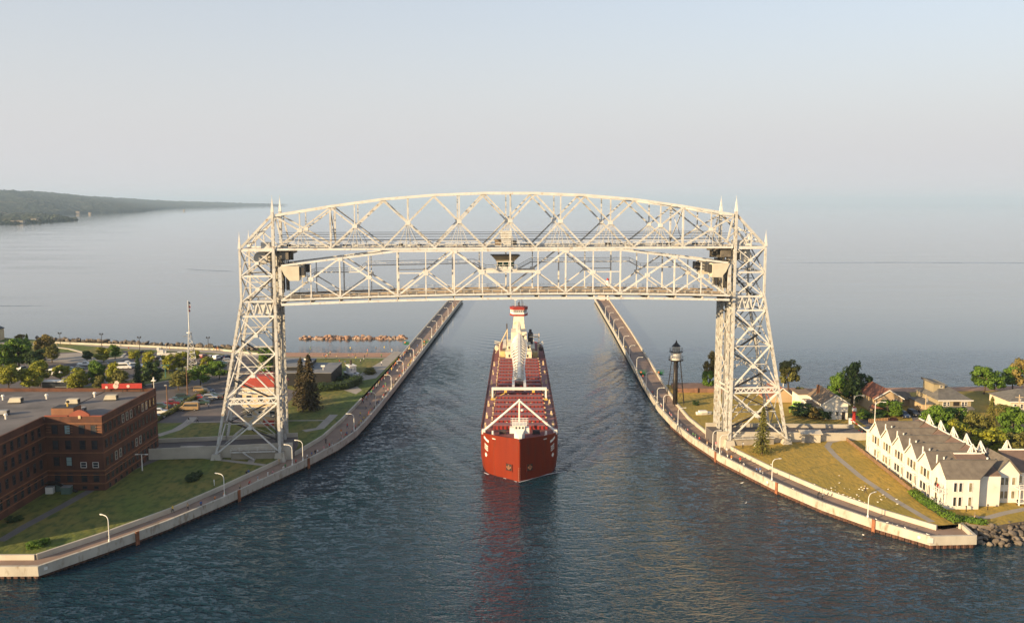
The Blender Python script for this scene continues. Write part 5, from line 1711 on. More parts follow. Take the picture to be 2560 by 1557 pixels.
for z in (6.4, 11.0):
    for x in (-75.6, -72.3, -69):
        window(cb, (x, 251.98, z), SOUTH, 1.5, 1.8, WHITE, GLASSD)
    bar("cornice", cb, (-77.6, 251.85, z + 1.9), (-66.9, 251.85, z + 1.9), .25, .3, WHITE)
MB().box(-71.6, -68.6, 251.5, 251.97, 3.2, 4.6).build("red_awning", REDP, cb)
hp = house("lakeside_lodge", "lodge with slate hip roof and white gable trim among dark trees", -262, -240, 404, 418, 8, 14, CREAM, mat("slate_blue", (.06, .065, .075), .7), 'hip', [])
hp["group"] = "buildings of the lakefront park"
b = MB()
b.face([(-258, 403.2, 8), (-248, 403.2, 8), (-253, 403.2, 12.2)])
b.build("front_gable", CREAM, hp)
for s in (-1, 1):
    bar("barge_board", hp, (-253 + s * 5.6, 403.0, 7.6), (-253, 403.0, 12.5), .2, .7, WHITE)
    b = MB()
    q = [(-253, 403, 12.4), (-253, 411, 12.4), (-253 + s * 5.6, 411, 7.7), (-253 + s * 5.6, 403, 7.7)]
    b.face(q if s > 0 else q[::-1])
    b.build("gable_roof", MATS["slate_blue"], hp)
# ------------------------------------------------------------------ lighthouses
lh = thing("skeleton_lighthouse", "black iron skeleton lighthouse with white lantern drum on the lawn", "lighthouse", (52.4, 281.6, GZ), 0)
b = MB().cyl((0, 0, 0), (0, 0, 14.2), .78, .72, 16)
b.build("stair_column", BLACKP, lh, smooth=True)
for i in range(6):
    an = math.pi / 3 * i + .3
    c, s = math.cos(an), math.sin(an)
    bar("leg", lh, (c * 3.3, s * 3.3, 0), (c * 1.6, s * 1.6, 14.0), .16, .16, BLACKP)
    an2 = an + math.pi / 3
    c2, s2 = math.cos(an2), math.sin(an2)
    for z0, z1 in ((0.2, 4.8), (4.8, 9.4), (9.4, 14)):
        r0, r1 = 3.3 - 1.7 * z0 / 14, 3.3 - 1.7 * z1 / 14
        bar("tie_rod", lh, (c * r0, s * r0, z0), (c2 * r1, s2 * r1, z1), .06, .06, BLACKP)
        bar("ring_bar", lh, (c * r1, s * r1, z1), (c2 * r1, s2 * r1, z1), .1, .1, BLACKP)
MB().cyl((0, 0, 14.2), (0, 0, 14.5), 2.3, 2.4, 20).build("gallery", BLACKP, lh)
MB().cyl((0, 0, 14.5), (0, 0, 16.9), 1.75, 1.7, 24).build("watch_room", WHITE, lh, smooth=False)
MB().cyl((0, 0, 16.9), (0, 0, 17.1), 2.15, 2.15, 20).build("gallery", BLACKP, lh)
MB().cyl((0, 0, 17.1), (0, 0, 18.8), 1.2, 1.2, 10).build("lantern", mat("lantern_glass", (.62, .6, .54), .2), lh)
for i in range(10):
    an = 2 * math.pi * i / 10
    bar("lantern_bar", lh, (1.22 * math.cos(an), 1.22 * math.sin(an), 17.1), (1.22 * math.cos(an), 1.22 * math.sin(an), 18.8), .07, .07, WHITE)
b = MB().cyl((0, 0, 18.8), (0, 0, 20.0), 1.45, .3, 12).cyl((0, 0, 20.0), (0, 0, 20.5), .25, .25, 8).cyl((0, 0, 20.5), (0, 0, 21.0), .05, .05, 5)
b.build("lantern_roof", BLACKP, lh)
for r, z in ((2.3, 14.5), (2.1, 17.1)):
    b = MB()
    for i in range(16):
        an, a2 = 2 * math.pi * i / 16, 2 * math.pi * (i + 1) / 16
        p, q = (r * math.cos(an), r * math.sin(an)), (r * math.cos(a2), r * math.sin(a2))
        b.bar((*p, z), (*p, z + 1.05), .05, .05)
        b.bar((*p, z + 1.05), (*q, z + 1.05), .06, .06)
        b.bar((*p, z + .55), (*q, z + .55), .04, .04)
    b.build("gallery_railing", BLACKP, lh)
pe = thing("pier_lighthouse", "small white pier-end lighthouse with red cap and red roofed fog signal house", "lighthouse", (61.6, 598, PDECK), 0)
MB().cyl((2.6, 0, 0), (2.6, 0, 11.2), 1.7, 1.3, 12).build("tower", WHITE, pe)
MB().cyl((2.6, 0, 11.2), (2.6, 0, 11.5), 1.9, 1.9, 12).cyl((2.6, 0, 11.5), (2.6, 0, 13.3), .9, .9, 8).build("lantern", WHITE, pe)
MB().cyl((2.6, 0, 13.3), (2.6, 0, 14.8), 1.3, .1, 10).build("lantern_roof", REDP, pe)
MB().box(-3.6, .8, -2.5, 2.5, 0, 4).build("fog_house", mat("fog_brick", (.6, .5, .42), .7), pe)
b = MB()
b._hexa([(-4, -2.9, 4.02), (1.2, -2.9, 4.02), (1.2, 2.9, 4.02), (-4, 2.9, 4.02), (-2.6, -.5, 6.4), (-.2, -.5, 6.4), (-.2, .5, 6.4), (-2.6, .5, 6.4)], 0)
b.build("house_roof", REDP, pe)
MB().box(-.7, .9, -2.9, -2.52, 4.5, 8.2).build("stair_tower", REDP, pe)

# ------------------------------------------------------------------ lamp posts on the piers
def lamp_meshes():
    H, R = 5.0, 1.0
    post = MB().cyl((0, 0, 0), (0, 0, .5), .22, .16, 8).cyl((0, 0, .5), (0, 0, H - R), .10, .085, 8)
    arm = MB()
    pts = []
    for i in range(6):
        a = math.pi / 2 * i / 5
        pts.append((R - R * math.cos(a), 0, H - R + R * math.sin(a)))
    pts.append((1.9, 0, H + .04))
    arm.tube(pts, .075, 6)
    head = MB().box(1.75, 2.35, -.13, .13, H - .06, H + .1)
    return post.mesh("post", WHITE), arm.mesh("arm", WHITE), head.mesh("lamp_head", WHITE)
LPM = lamp_meshes()
ORD = ["first", "second", "third", "fourth", "fifth", "sixth", "seventh", "eighth", "ninth", "tenth", "eleventh", "twelfth", "thirteenth", "fourteenth", "fifteenth", "sixteenth"]
LAMPS = {}
def lamps(pts, out, side, pname, group):
    res = []
    for i, (x, y) in enumerate(pts):
        p = site(x, y, PTOP)
        best = min(((Vector(a).lerp(Vector(c), t / 60), Vector(c) - Vector(a)) for a, c in zip(out, out[1:]) for t in range(61)), key=lambda e: abs(e[0].y - p.y) + .3 * abs(e[0].x - p.x))
        q, u = best
        nn = Vector((-u.y, u.x)).normalized() * side
        q = q + nn * .35
        an = math.atan2(nn.y, nn.x)
        t = thing("lamp_post", f"white curved lamp post, {ORD[i]} from the near end of the {pname} pier", "lamp post", (q.x, q.y, PTOP - .05), an, group)
        for nm, me in zip(("post", "arm", "lamp_head"), LPM):
            put(nm, me, t)
        res.append(q)
    return res
LL = lamps([(269, 1353), (563.5, 1240), (728.5, 1162), (754, 1150), (870, 1077.6), (932.5, 1018.8), (970.8, 972), (1002.5, 934.7), (1028.7, 901), (1051, 874), (1071, 844), (1087, 828), (1103, 809), (1116, 791), (1129.6, 775)], PIER_L_OUT, 1, "crowded", "lamp posts along the crowded pier")
LR = lamps([(2172.6, 1292.6), (1936, 1200), (1800, 1134), (1780, 1122.8), (1688.7, 1061), (1657, 1026), (1640, 1007), (1614, 965), (1595, 924), (1576, 892), (1560.6, 866), (1546, 844), (1534.6, 823), (1524, 804), (1514.5, 788)], PIER_R_OUT, -1, "sunlit", "lamp posts along the sunlit pier")
# green gates half way along the piers
for i, (x, y, l) in enumerate(((1016, 862, "green railing box at the lakeward wall of the crowded pier"), (1064, 860, "green railing box at the canal wall of the crowded pier"), (1606, 938, "green railing box at the canal wall of the sunlit pier"), (1650, 938, "green railing box at the lakeward wall of the sunlit pier"))):
    p = site(x, y, PDECK)
    t = thing("pier_gate", l, "gate", p, 0, "green gates on the piers")
    b = MB()
    for xx in (-1.4, -.7, 0, .7, 1.4):
        b.bar((xx, 0, 0), (xx, 0, 2.0), .1, .1)
    for z in (.2, 1.1, 2.0):
        b.bar((-1.4, 0, z), (1.4, 0, z), .1, .1)
    b.build("frame", GREENP, t)
    MB().box(-1.0, 1.0, .1, 1.4, 0, 1.3).build("box", GREENP, t)
    MB().cyl((-.6, -.1, 1.2), (-.6, -.02, 1.2), .38, .38, 10).build("life_ring", mat("ring_orange", (.6, .2, .08), .6), t)

# ------------------------------------------------------------------ rocks
def rock_mesh(seed, m):
    bm = bmesh.new()
    bmesh.ops.create_icosphere(bm, subdivisions=2, radius=1.0)
    r = random.Random(seed)
    sc_ = Vector((r.uniform(.85, 1.25), r.uniform(.7, 1.0), r.uniform(.6, .85)))
    pl = [(Vector((r.uniform(-1, 1), r.uniform(-1, 1), r.uniform(-.3, 1))).normalized(), r.uniform(.55, .85)) for _ in range(7)]
    for v in bm.verts:
        for n, d in pl:
            k = v.co.dot(n) - d
            if k > 0:
                v.co -= n * k
        v.co *= 1 + .12 * noise.noise(v.co * 1.7 + Vector((seed, 0, 0)))
        v.co = Vector((v.co.x * sc_.x, v.co.y * sc_.y, v.co.z * sc_.z))
    me = bpy.data.meshes.new("boulder")
    bm.to_mesh(me)
    bm.free()
    me.materials.append(m)
    return me
RP = [rock_mesh(i, ROCKM) for i in range(6)]
RG = [rock_mesh(20 + i, ROCKG) for i in range(6)]
def rock(parent, meshes, x, y, z, s, r):
    o = put("boulder", r.choice(meshes), parent, (x, y, z))
    o.rotation_euler = (r.uniform(-.5, .5), r.uniform(-.5, .5), r.uniform(0, 6.3))
    o.scale = (s * r.uniform(.9, 1.2), s * r.uniform(.8, 1.1), s * r.uniform(.8, 1.1))
    return o
r = random.Random(5)
bk = thing("rock_breakwater", "line of pink boulders standing in the lake off the beach", "breakwater", (0, 0, 0))
for i in range(30):
    x = -104.5 + i * 1.8
    rock(bk, RP, x + r.uniform(-.8, .8), 436 + r.uniform(-1.2, 1.2) + (x + 78) * .03, r.uniform(-.3, .5) if 1 < i < 28 else .1, r.uniform(.9, 1.9) if 1 < i < 28 else 1.0, r)
for i in range(34):
    x = -103 + i * 1.5
    rock(bk, RP, x + r.uniform(-.8, .8), 438 + r.uniform(-1.2, 1.2), r.uniform(0, .9), r.uniform(.8, 1.8), r)
for i in range(46):
    rock(bk, RP, -104 + i * 1.15 + r.uniform(-.4, .4), 435.4 + r.uniform(-.8, .8), r.uniform(-.2, .4), r.uniform(.7, 1.3), r)
rv = thing("rock_revetment", "grey boulder slope along the lakefront walk", "revetment", (0, 0, 0))
edge = [Vector(p) for p in ((-225, 417), (-172, 403), (-128, 392), (-107, 386))]
for row, (d, z, n) in enumerate(((1.5, 2.9, 62), (3.6, 1.9, 60), (5.8, .6, 58))):
    for p in resample(offset(edge, d), n):
        rock(rv, RG, p.x + r.uniform(-.5, .5), p.y + r.uniform(-.5, .5), z + r.uniform(-.2, .5), r.uniform(.9, 1.6), r)
bs = thing("rock_beach_edge", "scattered dark stones at the waterline of the sand beach", "rocks", (0, 0, 0))
for i in range(44):
    x = -104 + i * 1.28
    rock(bs, RG if i % 4 else RP, x + r.uniform(-.5, .5), 384.6 + r.uniform(-1, 1.2), r.uniform(0, .4), r.uniform(.4, .95), r)
rr_ = thing("rock_revetment", "grey boulder bank at the water below the white hotel", "revetment", (0, 0, 0))
edge = [Vector(p) for p in ((91.5, 174.6), (96, 172.5), (106, 176), (119, 183), (150, 195))]
for row, (d, z, n) in enumerate(((.3, 2.25, 62), (-.9, 1.8, 64), (-2.0, 1.3, 64), (-3.1, .7, 62), (-4.2, .1, 60))):
    for i, p in enumerate(resample(offset(edge, d), n)):
        if p.x > 128:
            continue
        rock(rr_, RG, p.x + r.uniform(-.4, .4), p.y + r.uniform(-.4, .4), z + r.uniform(-.25, .3), r.uniform(.4, .85), r)

# ------------------------------------------------------------------ trees and shrubs
def leaf_quads(b, c, rad_, n, size, rr, flat=1.0, mi=0):
    for _ in range(n):
        while True:
            d = Vector((rr.uniform(-1, 1), rr.uniform(-1, 1), rr.uniform(-1, 1)))
            if .05 < d.length < 1:
                break
        d.normalize()
        k = rr.uniform(.55, 1.05)
        p = c + Vector((d.x * rad_.x, d.y * rad_.y, d.z * rad_.z)) * k
        nrm = (d + Vector((rr.uniform(-.7, .7), rr.uniform(-.7, .7), rr.uniform(-.2, .8)))).normalized()
        a = nrm.orthogonal().normalized()
        a = (Matrix.Rotation(rr.uniform(0, 6.3), 3, nrm) @ a)
        t = nrm.cross(a)
        s = size * rr.uniform(.6, 1.3)
        b.face([p - a * s - t * s * .6, p + a * s - t * s * .6, p + a * s * .7 + t * s * .7, p - a * s * .7 + t * s * .7], mi)
def crown_mesh(seed, mname, leaves=2600, clumps=22, shape='round'):
    """crown of unit size: about 1 wide (radius .5) and 1 tall, base at z = 0"""
    rr = random.Random(seed)
    b = MB()
    for i in range(clumps):
        an = rr.uniform(0, 6.28)
        z = rr.uniform(.1, .9)
        if shape == 'round':
            rmax = .40 * math.sin(math.pi * min(.98, max(.08, z * .85 + .08))) ** .7
        else:
            rmax = .40 * (1.02 - z) ** .8
        rd = rmax * math.sqrt(rr.uniform(.15, 1))
        c = Vector((rd * math.cos(an), rd * math.sin(an), z))
        s = rr.uniform(.11, .20)
        leaf_quads(b, c, Vector((s, s, s * .8)), leaves // clumps, .033, rr)
    return b.mesh("crown", LEAF[mname])
def conifer_mesh(seed, mname, rows=17, full=1.0):
    rr = random.Random(seed)
    b = MB()
    for i in range(rows):
        z = .06 + .92 * i / rows
        rmax = .5 * (1 - z) ** .85 + .02
        n = max(5, int(22 * (1 - z) * full) + 4)
        for j in range(n):
            an = 6.28 * j / n + rr.uniform(-.25, .25)
            rl_ = rmax * rr.uniform(.7, 1.1)
            for q in range(7):
                f = (q + .5) / 7
                p = Vector((math.cos(an) * rl_ * f, math.sin(an) * rl_ * f, z - .05 * f + rr.uniform(-.012, .012)))
                for _ in range(2):
                    nrm = Vector((rr.uniform(-.6, .6), rr.uniform(-.6, .6), 1)).normalized()
                    a = Vector((math.cos(an + rr.uniform(-.8, .8)), math.sin(an + rr.uniform(-.8, .8)), -.25)).normalized()
                    t = nrm.cross(a).normalized()
                    s = .034 * rr.uniform(.7, 1.3)
                    pp = p + Vector((rr.uniform(-.02, .02), rr.uniform(-.02, .02), rr.uniform(-.015, .015)))
                    b.face([pp - a * s - t * s * .5, pp + a * s - t * s * .4, pp + a * s + t * s * .4, pp - a * s + t * s * .5])
    return b.mesh("crown", LEAF[mname])
_tm = {}
def crown_for(kind, mname, v):
    key = (kind, mname, v)
    if key not in _tm:
        if kind == 'con':
            _tm[key] = conifer_mesh(300 + v, mname)
        elif kind == 'thin':
            _tm[key] = conifer_mesh(400 + v, mname, 15, .55)
        else:
            _tm[key] = crown_mesh(100 + v * 7 + len(mname), mname, 3800, 30, kind)
    return _tm[key]
def trunk_mesh(h, r0, seed, limbs=5):
    rr = random.Random(seed)
    b = MB().cyl((0, 0, -.2), (rr.uniform(-.1, .1), rr.uniform(-.1, .1), h), r0, r0 * .45, 7)
    for i in range(limbs):
        an = rr.uniform(0, 6.28)
        z = h * rr.uniform(.45, .9)
        l = h * rr.uniform(.35, .6)
        b.cyl((0, 0, z), (math.cos(an) * l * .7, math.sin(an) * l * .7, z + l * .7), r0 * .38, r0 * .12, 5)
    return b.mesh("trunk", BARK)
_tk = [trunk_mesh(1.0, .035, i) for i in range(3)]
_tc = MB().cyl((0, 0, -.02), (0, 0, .96), .022, .004, 6).mesh("trunk", BARK)
_tn = [0]
def tree(name, label, x, y, h, wd, mname, kind='round', base=.22, group="trees of the lakefront park", z=GZ, cat="tree"):
    _tn[0] += 1
    v = _tn[0] % 3
    t = thing(name, label, cat, (x, y, z), RND.uniform(0, 6.28), group)
    if kind in ('con', 'thin'):
        put("trunk", _tc, t, scale=(h, h, h))
        put("crown", crown_for(kind, mname, v % 2), t, (0, 0, .02 * h), 0, (wd, wd, h * .98))
    else:
        put("trunk", _tk[v], t, scale=(h * 1.0, h * 1.0, h * .62))
        put("crown", crown_for(kind, mname, v), t, (0, 0, h * base), 0, (wd * 1.25, wd * 1.25, h * (1 - base) * 1.08))
    return t
def ptree(xb, yb, ytop, wpx, mname, kind, label, name="broadleaf_tree", group="trees of the lakefront park", base=.22, z=GZ):
    p = site(xb, yb, z)
    k = _F / p.y
    return tree(name, label, p.x, p.y, (yb - ytop) / k, wpx / k, mname, kind, base, group, z)
PT = [
    (23, 984, 912, 48, 'yellow', 'round', "yellow green tree standing leftmost beyond the brick roof"),
    (77, 979, 916, 50, 'yellow', 'round', "yellow green tree beside the red and white street sign"),
    (100, 966, 903, 46, 'yellow', 'round', "tall yellow green tree behind the sign, left of the coach"),
    (155, 957, 914, 36, 'yellow', 'round', "small yellow green tree behind the black coach"),
    (193, 979, 922, 58, 'yellow', 'round', "broad yellow tree in front of the black coach's tail"),
    (243, 971, 903, 44, 'green', 'round', "green tree right of the black coach"),
    (251, 980, 938, 34, 'olive', 'cone', "small olive pointed tree left of the red roof sign"),
    (288, 974, 904, 40, 'yellow', 'round', "yellow tree before the white parked pickups"),
    (302, 982, 926, 54, 'olive', 'cone', "broad olive pointed tree behind the red roof sign"),
    (347, 968, 880, 34, 'dark', 'con', "dark spruce right of the red roof sign"),
    (376, 936, 876, 36, 'yellow', 'round', "tall yellow tree before the displayed white boat"),
    (382, 968, 904, 44, 'dark', 'round', "dark broad tree by the teal lamp post"),
    (337, 908, 877, 28, 'yellow', 'round', "small yellow tree beside the lakefront street lamp"),
    (258, 906, 868, 36, 'yellow', 'round', "round yellow tree on the grass oval"),
    (219, 905, 876, 24, 'dark', 'round', "small dark tree at the left of the grass oval"),
    (287, 898, 862, 24, 'green', 'round', "slim green tree at the right of the grass oval"),
    (424, 934, 884, 36, 'yellow', 'round', "yellow green tree left of the mast under the boat"),
    (455, 930, 880, 34, 'yellow', 'round', "yellow tree just left of the lattice mast"),
    (488, 908, 876, 24, 'yellow', 'round', "small yellow tree just right of the lattice mast"),
    (448, 976, 926, 48, 'olive', 'round', "olive tree on the traffic island below the mast"),
    (500, 966, 914, 46, 'green', 'round', "green leaning tree on the traffic island right of the mast"),
    (519, 934, 892, 28, 'yellow', 'round', "yellow topped tree at the back of the traffic island"),
    (547, 948, 900, 42, 'green', 'round', "round green tree at the island tip beside the tower"),
    (71, 905, 828, 34, 'dark', 'con', "dark blue green spruce by the slate roofed lodge"),
    (48, 925, 846, 64, 'green', 'round', "large shaded green tree below the lodge"),
    (15, 930, 855, 50, 'green', 'round', "large green tree at the left edge below the lodge"),
    (113, 900, 838, 40, 'tan', 'round', "tan leafed tree right of the dark spruce"),
    (131, 906, 864, 34, 'olive', 'round', "low olive tree beside the paved plaza"),
    (90, 930, 870, 46, 'dark', 'round', "dark tree beside the paved plaza's left end"),
    (50, 850, 836, 22, 'tan', 'round', "tan treetop beside the lodge gable"),
]
for a in PT:
    xb, yb, yt, wp, mn, kd, lb = a
    ptree(xb, yb, yt, wp, mn, kd, lb, "spruce_tree" if kd == 'con' else "broadleaf_tree")
ptree(774, 1024, 872, 74, 'spruce', 'con', "tall dark brown spruce beside the shaded tower", "spruce_tree", "trees by the bridge")
ptree(754, 1012, 882, 58, 'spruce', 'con', "slightly shorter brown spruce behind the tall one", "spruce_tree", "trees by the bridge")
ptree(1905, 1134, 1002, 58, 'olive', 'thin', "thin sparse spruce in front of the sunlit tower", "spruce_tree", "trees by the bridge")
ptree(668, 952, 870, 46, 'green', 'round', "green tree seen through the shaded tower", "broadleaf_tree", "trees by the bridge")
SG = "trees of the beach street"
PS_ = [
    (2128, 1008, 897, 62, 'dark', 'cone', "tallest dark conical tree between white and tan houses", .08),
    (2100, 1006, 935, 54, 'green', 'round', "dark green tree just right of the white house", .15),
    (2152, 1004, 930, 48, 'dark', 'round', "dark tree behind the tan house corner", .15),
    (2222, 1042, 1000, 56, 'green', 'round', "round bright green tree in front of the tan house", .08),
    (1972, 972, 902, 46, 'olive', 'round', "willow like tree by the lake behind the sunlit tower", .2),
    (1776, 968, 880, 34, 'tan', 'round', "bare tan tree left of the sunlit tower", .3),
    (1770, 972, 925, 26, 'green', 'round', "small green tree left of the sunlit tower foot", .1),
    (2000, 985, 968, 22, 'olive', 'round', "small olive bush by the beach", .05),
    (2338, 1098, 1012, 66, 'green', 'round', "broad green tree behind the roof truss ornaments", .15),
    (2386, 1086, 1016, 62, 'green', 'round', "large green tree below the olive house", .15),
    (2388, 1122, 1052, 62, 'yellow', 'round', "yellow green tree nearest the hotel roof", .12),
    (2437, 1102, 1030, 50, 'olive', 'round', "olive tree left of the sparse spruce", .15),
    (2474, 1104, 978, 56, 'olive', 'thin', "tall sparse spruce right of the olive house", .1),
    (2524, 1110, 1018, 60, 'green', 'round', "bright green tree right of the sparse spruce", .12),
    (2472, 1140, 1072, 76, 'yellow', 'round', "wide yellow olive tree behind the hotel's second gable", .12),
    (2548, 1140, 1076, 60, 'olive', 'round', "olive tree at the picture edge behind the hotel", .12),
    (2420, 1132, 1078, 44, 'tan', 'round', "tan shrubby tree between the hotel trees", .1),
    (2510, 1040, 1012, 44, 'olive', 'round', "olive tree before the pale house", .1),
    (2458, 984, 914, 52, 'green', 'round', "tree with twin trunks right of the olive house roof", .3),
    (2488, 984, 930, 42, 'green', 'round', "green tree beside the twin trunked tree", .2),
    (2532, 974, 912, 44, 'green', 'round', "green tree on the beach behind the pale house", .2),
    (2560, 978, 892, 50, 'tan', 'round', "tall tan tree at the right edge of the beach", .2),
    (2232, 1074, 1044, 40, 'maroon', 'cone', "small maroon leafed tree above the hotel's far gable", .05),
    (2365, 1018, 992, 30, 'maroon', 'round', "maroon tree at the olive house corner", .1),
    (2312, 996, 984, 26, 'green', 'round', "low green shrub behind the small garage", .02),
    (2160, 1046, 1024, 34, 'green', 'round', "green shrub at the tan house drive", .02),
    (2192, 1052, 1034, 30, 'dark', 'round', "dark shrub by the wooden fence", .02),
    (2062, 1048, 1022, 34, 'dark', 'round', "dark shrub at the white house corner", .02),
    (2010, 1040, 1008, 60, 'dark', 'round', "dark shrub mass left of the white house", .02),
    (2040, 1046, 1018, 36, 'tan', 'round', "tan shrub before the white house", .02),
]
for xb, yb, yt, wp, mn, kd, lb, bs_ in PS_:
    ptree(xb, yb, yt, wp, mn, kd, lb, "spruce_tree" if kd == 'thin' else ("shrub" if yb - yt < 35 else "broadleaf_tree"), SG, bs_)
def bush(x, y, wpx, hpx, mname, label, wid=None):
    p = site(x, y)
    k = _F / p.y
    t = thing("bush", label, "bush", p, RND.uniform(0, 6), "low bushes on the lawns")
    put("crown", crown_for('round', mname, 1), t, (0, 0, -.25), 0, (wpx / k * 1.1, wpx / k * (wid or .9), hpx / k * 1.25))
bush(1740, 1012, 20, 12, 'dark', "round clipped bush on the dry lawn by the lighthouse")
bush(480, 1200, 42, 16, 'dark', "dark bush on the shaded lawn near the second lamp")
bush(492, 1192, 30, 16, 'dark', "smaller dark bush touching the lawn bush by the second lamp")
bush(85, 1368, 48, 18, 'green', "leafy bush at the near end of the crowded pier")
bush(112, 1358, 36, 15, 'green', "second leafy bush at the pier end, set back")
bush(35, 1302, 44, 14, 'dark', "dark shaded bush below the brick wing")
bush(925, 934, 40, 14, 'olive', "olive shrub bed beside the displayed tug")
bush(860, 950, 36, 12, 'dark', "dark shrub by the displayed tug's stern")
# hedges
def hedge(name, label, pts, wd, ht, mname, n):
    rr = random.Random(len(label))
    b = MB()
    for p in resample(pts, n):
        for _ in range(2):
            leaf_quads(b, Vector((p.x + rr.uniform(-.2, .2), p.y + rr.uniform(-.2, .2), ht * rr.uniform(.35, .62))), Vector((wd * .55, wd * .55, ht * .45)), 46, .16, rr)
    t = thing(name, label, "hedge", (0, 0, GZ), 0, "hedges")
    b.build("foliage", LEAF[mname], t)["kind"] = "stuff"
    c = MB()
    l = resample(pts, 12)
    wall_strip(c, [q for q in offset(l, -wd * .3)], wd * .6, 0, ht * .72)
    c.build("branches", mat("hedge_core", (.03, .045, .015), .9), t)
hedge("hedge", "clipped hedge row dividing the near car park", [site(372, 1064).xy, site(430, 1032).xy, site(470, 1008).xy, site(512, 984).xy], 2.0, 1.5, 'olive', 46)
hedge("hedge", "dark hedge curving below the black pavilion", [site(786, 978).xy, site(820, 976).xy, site(860, 972).xy, site(885, 964).xy, site(895, 955).xy], 5.0, 3.2, 'dark', 52)
hedge("hedge", "green hedge between lawn and white hotel", [site(2283, 1238).xy, site(2320, 1266).xy, site(2360, 1290).xy, site(2392, 1308).xy], 2.2, 1.7, 'green', 46)
hedge("hedge", "low green growth on the bank above the boulders", [site(2395, 1300).xy, site(2425, 1304).xy, site(2452, 1308).xy], 2.4, 1.0, 'green', 26)
# ------------------------------------------------------------------ vehicles
def wheel_mesh():
    ty = MB().cyl((0, -.11, 0), (0, .11, 0), .34, .34, 14).mesh("tyre", BLACKP)
    ri = MB().cyl((0, -.125, 0), (0, .125, 0), .2, .2, 10).mesh("rim", mat("rim_grey", (.5, .5, .5), .35, metal=.6))
    return ty, ri
TYRE, RIM = wheel_mesh()
def loft(b, secs, mi=0, close=True):
    """closed skin through plan sections given as (x, half width, z)"""
    pass
def car_profile(kind):
    if kind == 'sedan':
        return 4.6, .9, [(-2.3, .45), (-2.25, .85), (-1.5, .92), (-.9, 1.42), (.35, 1.45), (1.1, .98), (2.1, .85), (2.3, .55), (2.3, .3), (-2.3, .3)], [(-1.35, .95), (-.88, 1.36), (.3, 1.38), (.95, .98)]
    if kind == 'suv':
        return 4.8, .95, [(-2.35, .5), (-2.35, 1.05), (-2.1, 1.72), (.2, 1.76), (1.0, 1.15), (2.2, 1.02), (2.38, .7), (2.38, .35), (-2.35, .35)], [(-2.15, 1.12), (-2.0, 1.64), (.15, 1.66), (.85, 1.15)]
    if kind == 'pickup':
        return 5.6, .98, [(-2.8, .5), (-2.8, 1.05), (-.75, 1.05), (-.7, 1.75), (.75, 1.78), (1.4, 1.15), (2.6, 1.05), (2.8, .75), (2.8, .4), (-2.8, .4)], [(-.62, 1.12), (-.58, 1.66), (.7, 1.68), (1.2, 1.14)]
    return 5.9, 1.0, [(-2.95, .45), (-2.95, 2.45), (-2.7, 2.6), (1.3, 2.55), (2.0, 1.45), (2.8, 1.15), (2.95, .8), (2.95, .38), (-2.95, .38)], [(-2.6, 1.4), (-2.6, 2.1), (1.2, 2.1), (1.75, 1.45)]
_cm = {}
def car_parts(kind, paint):
    key = (kind, paint.name)
    if key in _cm:
        return _cm[key]
    ln, hw, prof, win = car_profile(kind)
    b = MB()
    n = len(prof)
    top = max(p[1] for p in prof)
    def wdt(z):
        return hw if z < 1.0 else hw - .16 * (z - 1.0) / max(.3, top - 1.0)
    for s in (-1, 1):
        b.v += [(x, s * wdt(z), z) for x, z in prof]
    b.f += [tuple(range(n)), tuple(reversed(range(n, 2 * n)))]
    for i in range(n):
        j = (i + 1) % n
        b.f.append((j, i, n + i, n + j))
    b.m = [0] * len(b.f)
    body = b.mesh("body", paint)
    g = MB()
    for s in (-1, 1):
        q = [(x, s * (wdt(z) + .015), z) for x, z in win]
        g.face(q[::-1] if s < 0 else q)
    (xa, za), (xb, zb) = win[2], win[3]
    g.face([(xb + .16, -hw + .14, zb), (xb + .16, hw - .14, zb), (xa + .12, hw - .24, za + .04), (xa + .12, -hw + .24, za + .04)])
    (xa, za), (xb, zb) = win[1], win[0]
    g.face([(xb - .16, hw - .14, zb), (xb - .16, -hw + .14, zb), (xa - .12, -hw + .24, za + .02), (xa - .12, hw - .24, za + .02)])
    glass = g.mesh("glazing", GLASSD)
    hl = MB().box(ln / 2 - .08, ln / 2 + .03, -.12, .12, -.09, .09).mesh("headlight", mat("lamp_glass", (.7, .7, .66), .15))
    tl = MB().box(-ln / 2 - .03, -ln / 2 + .08, -.1, .1, -.1, .1).mesh("tail_light", REDP)
    _cm[key] = (body, glass, hl, tl, ln, hw)
    return _cm[key]
def car(label, x, y, kind, paint, heading, z=GZ + .012, cat=None, group="parked cars"):
    names = {'sedan': ("parked_car", "car"), 'suv': ("parked_suv", "car"), 'pickup': ("pickup_truck", "pickup truck"), 'van': ("passenger_van", "van")}
    nm, ct = names[kind]
    body, glass, hl, tl, ln, hw = car_parts(kind, paint)
    t = thing(nm, label, cat or ct, (x, y, z), heading, group)
    put("body", body, t)
    put("glazing", glass, t)
    for s in (-1, 1):
        put("headlight", hl, t, (0, s * (hw - .25), .72))
        put("tail_light", tl, t, (0, s * (hw - .2), .85))
        for fx in (-.30, .31):
            w_ = put("wheel", TYRE, t, (fx * ln, s * (hw - .1), .34))
            put("rim", RIM, w_)
    return t
def paint(n, c, r=.3):
    return mat("paint_" + n, c, r, tuple(v * .92 for v in c), 1.0, spec=.6)
PW, PK, PB, PG, PM, PS2, PGO, PT_, PR_ = paint("white", (.75, .74, .70)), paint("black", (.02, .02, .022)), paint("navy", (.02, .035, .08)), paint("darkgreen", (.03, .06, .05)), paint("maroon", (.16, .02, .025)), paint("silver", (.4, .41, .41)), paint("gold", (.30, .21, .11)), paint("teal", (.06, .13, .15)), paint("red", (.35, .03, .03))
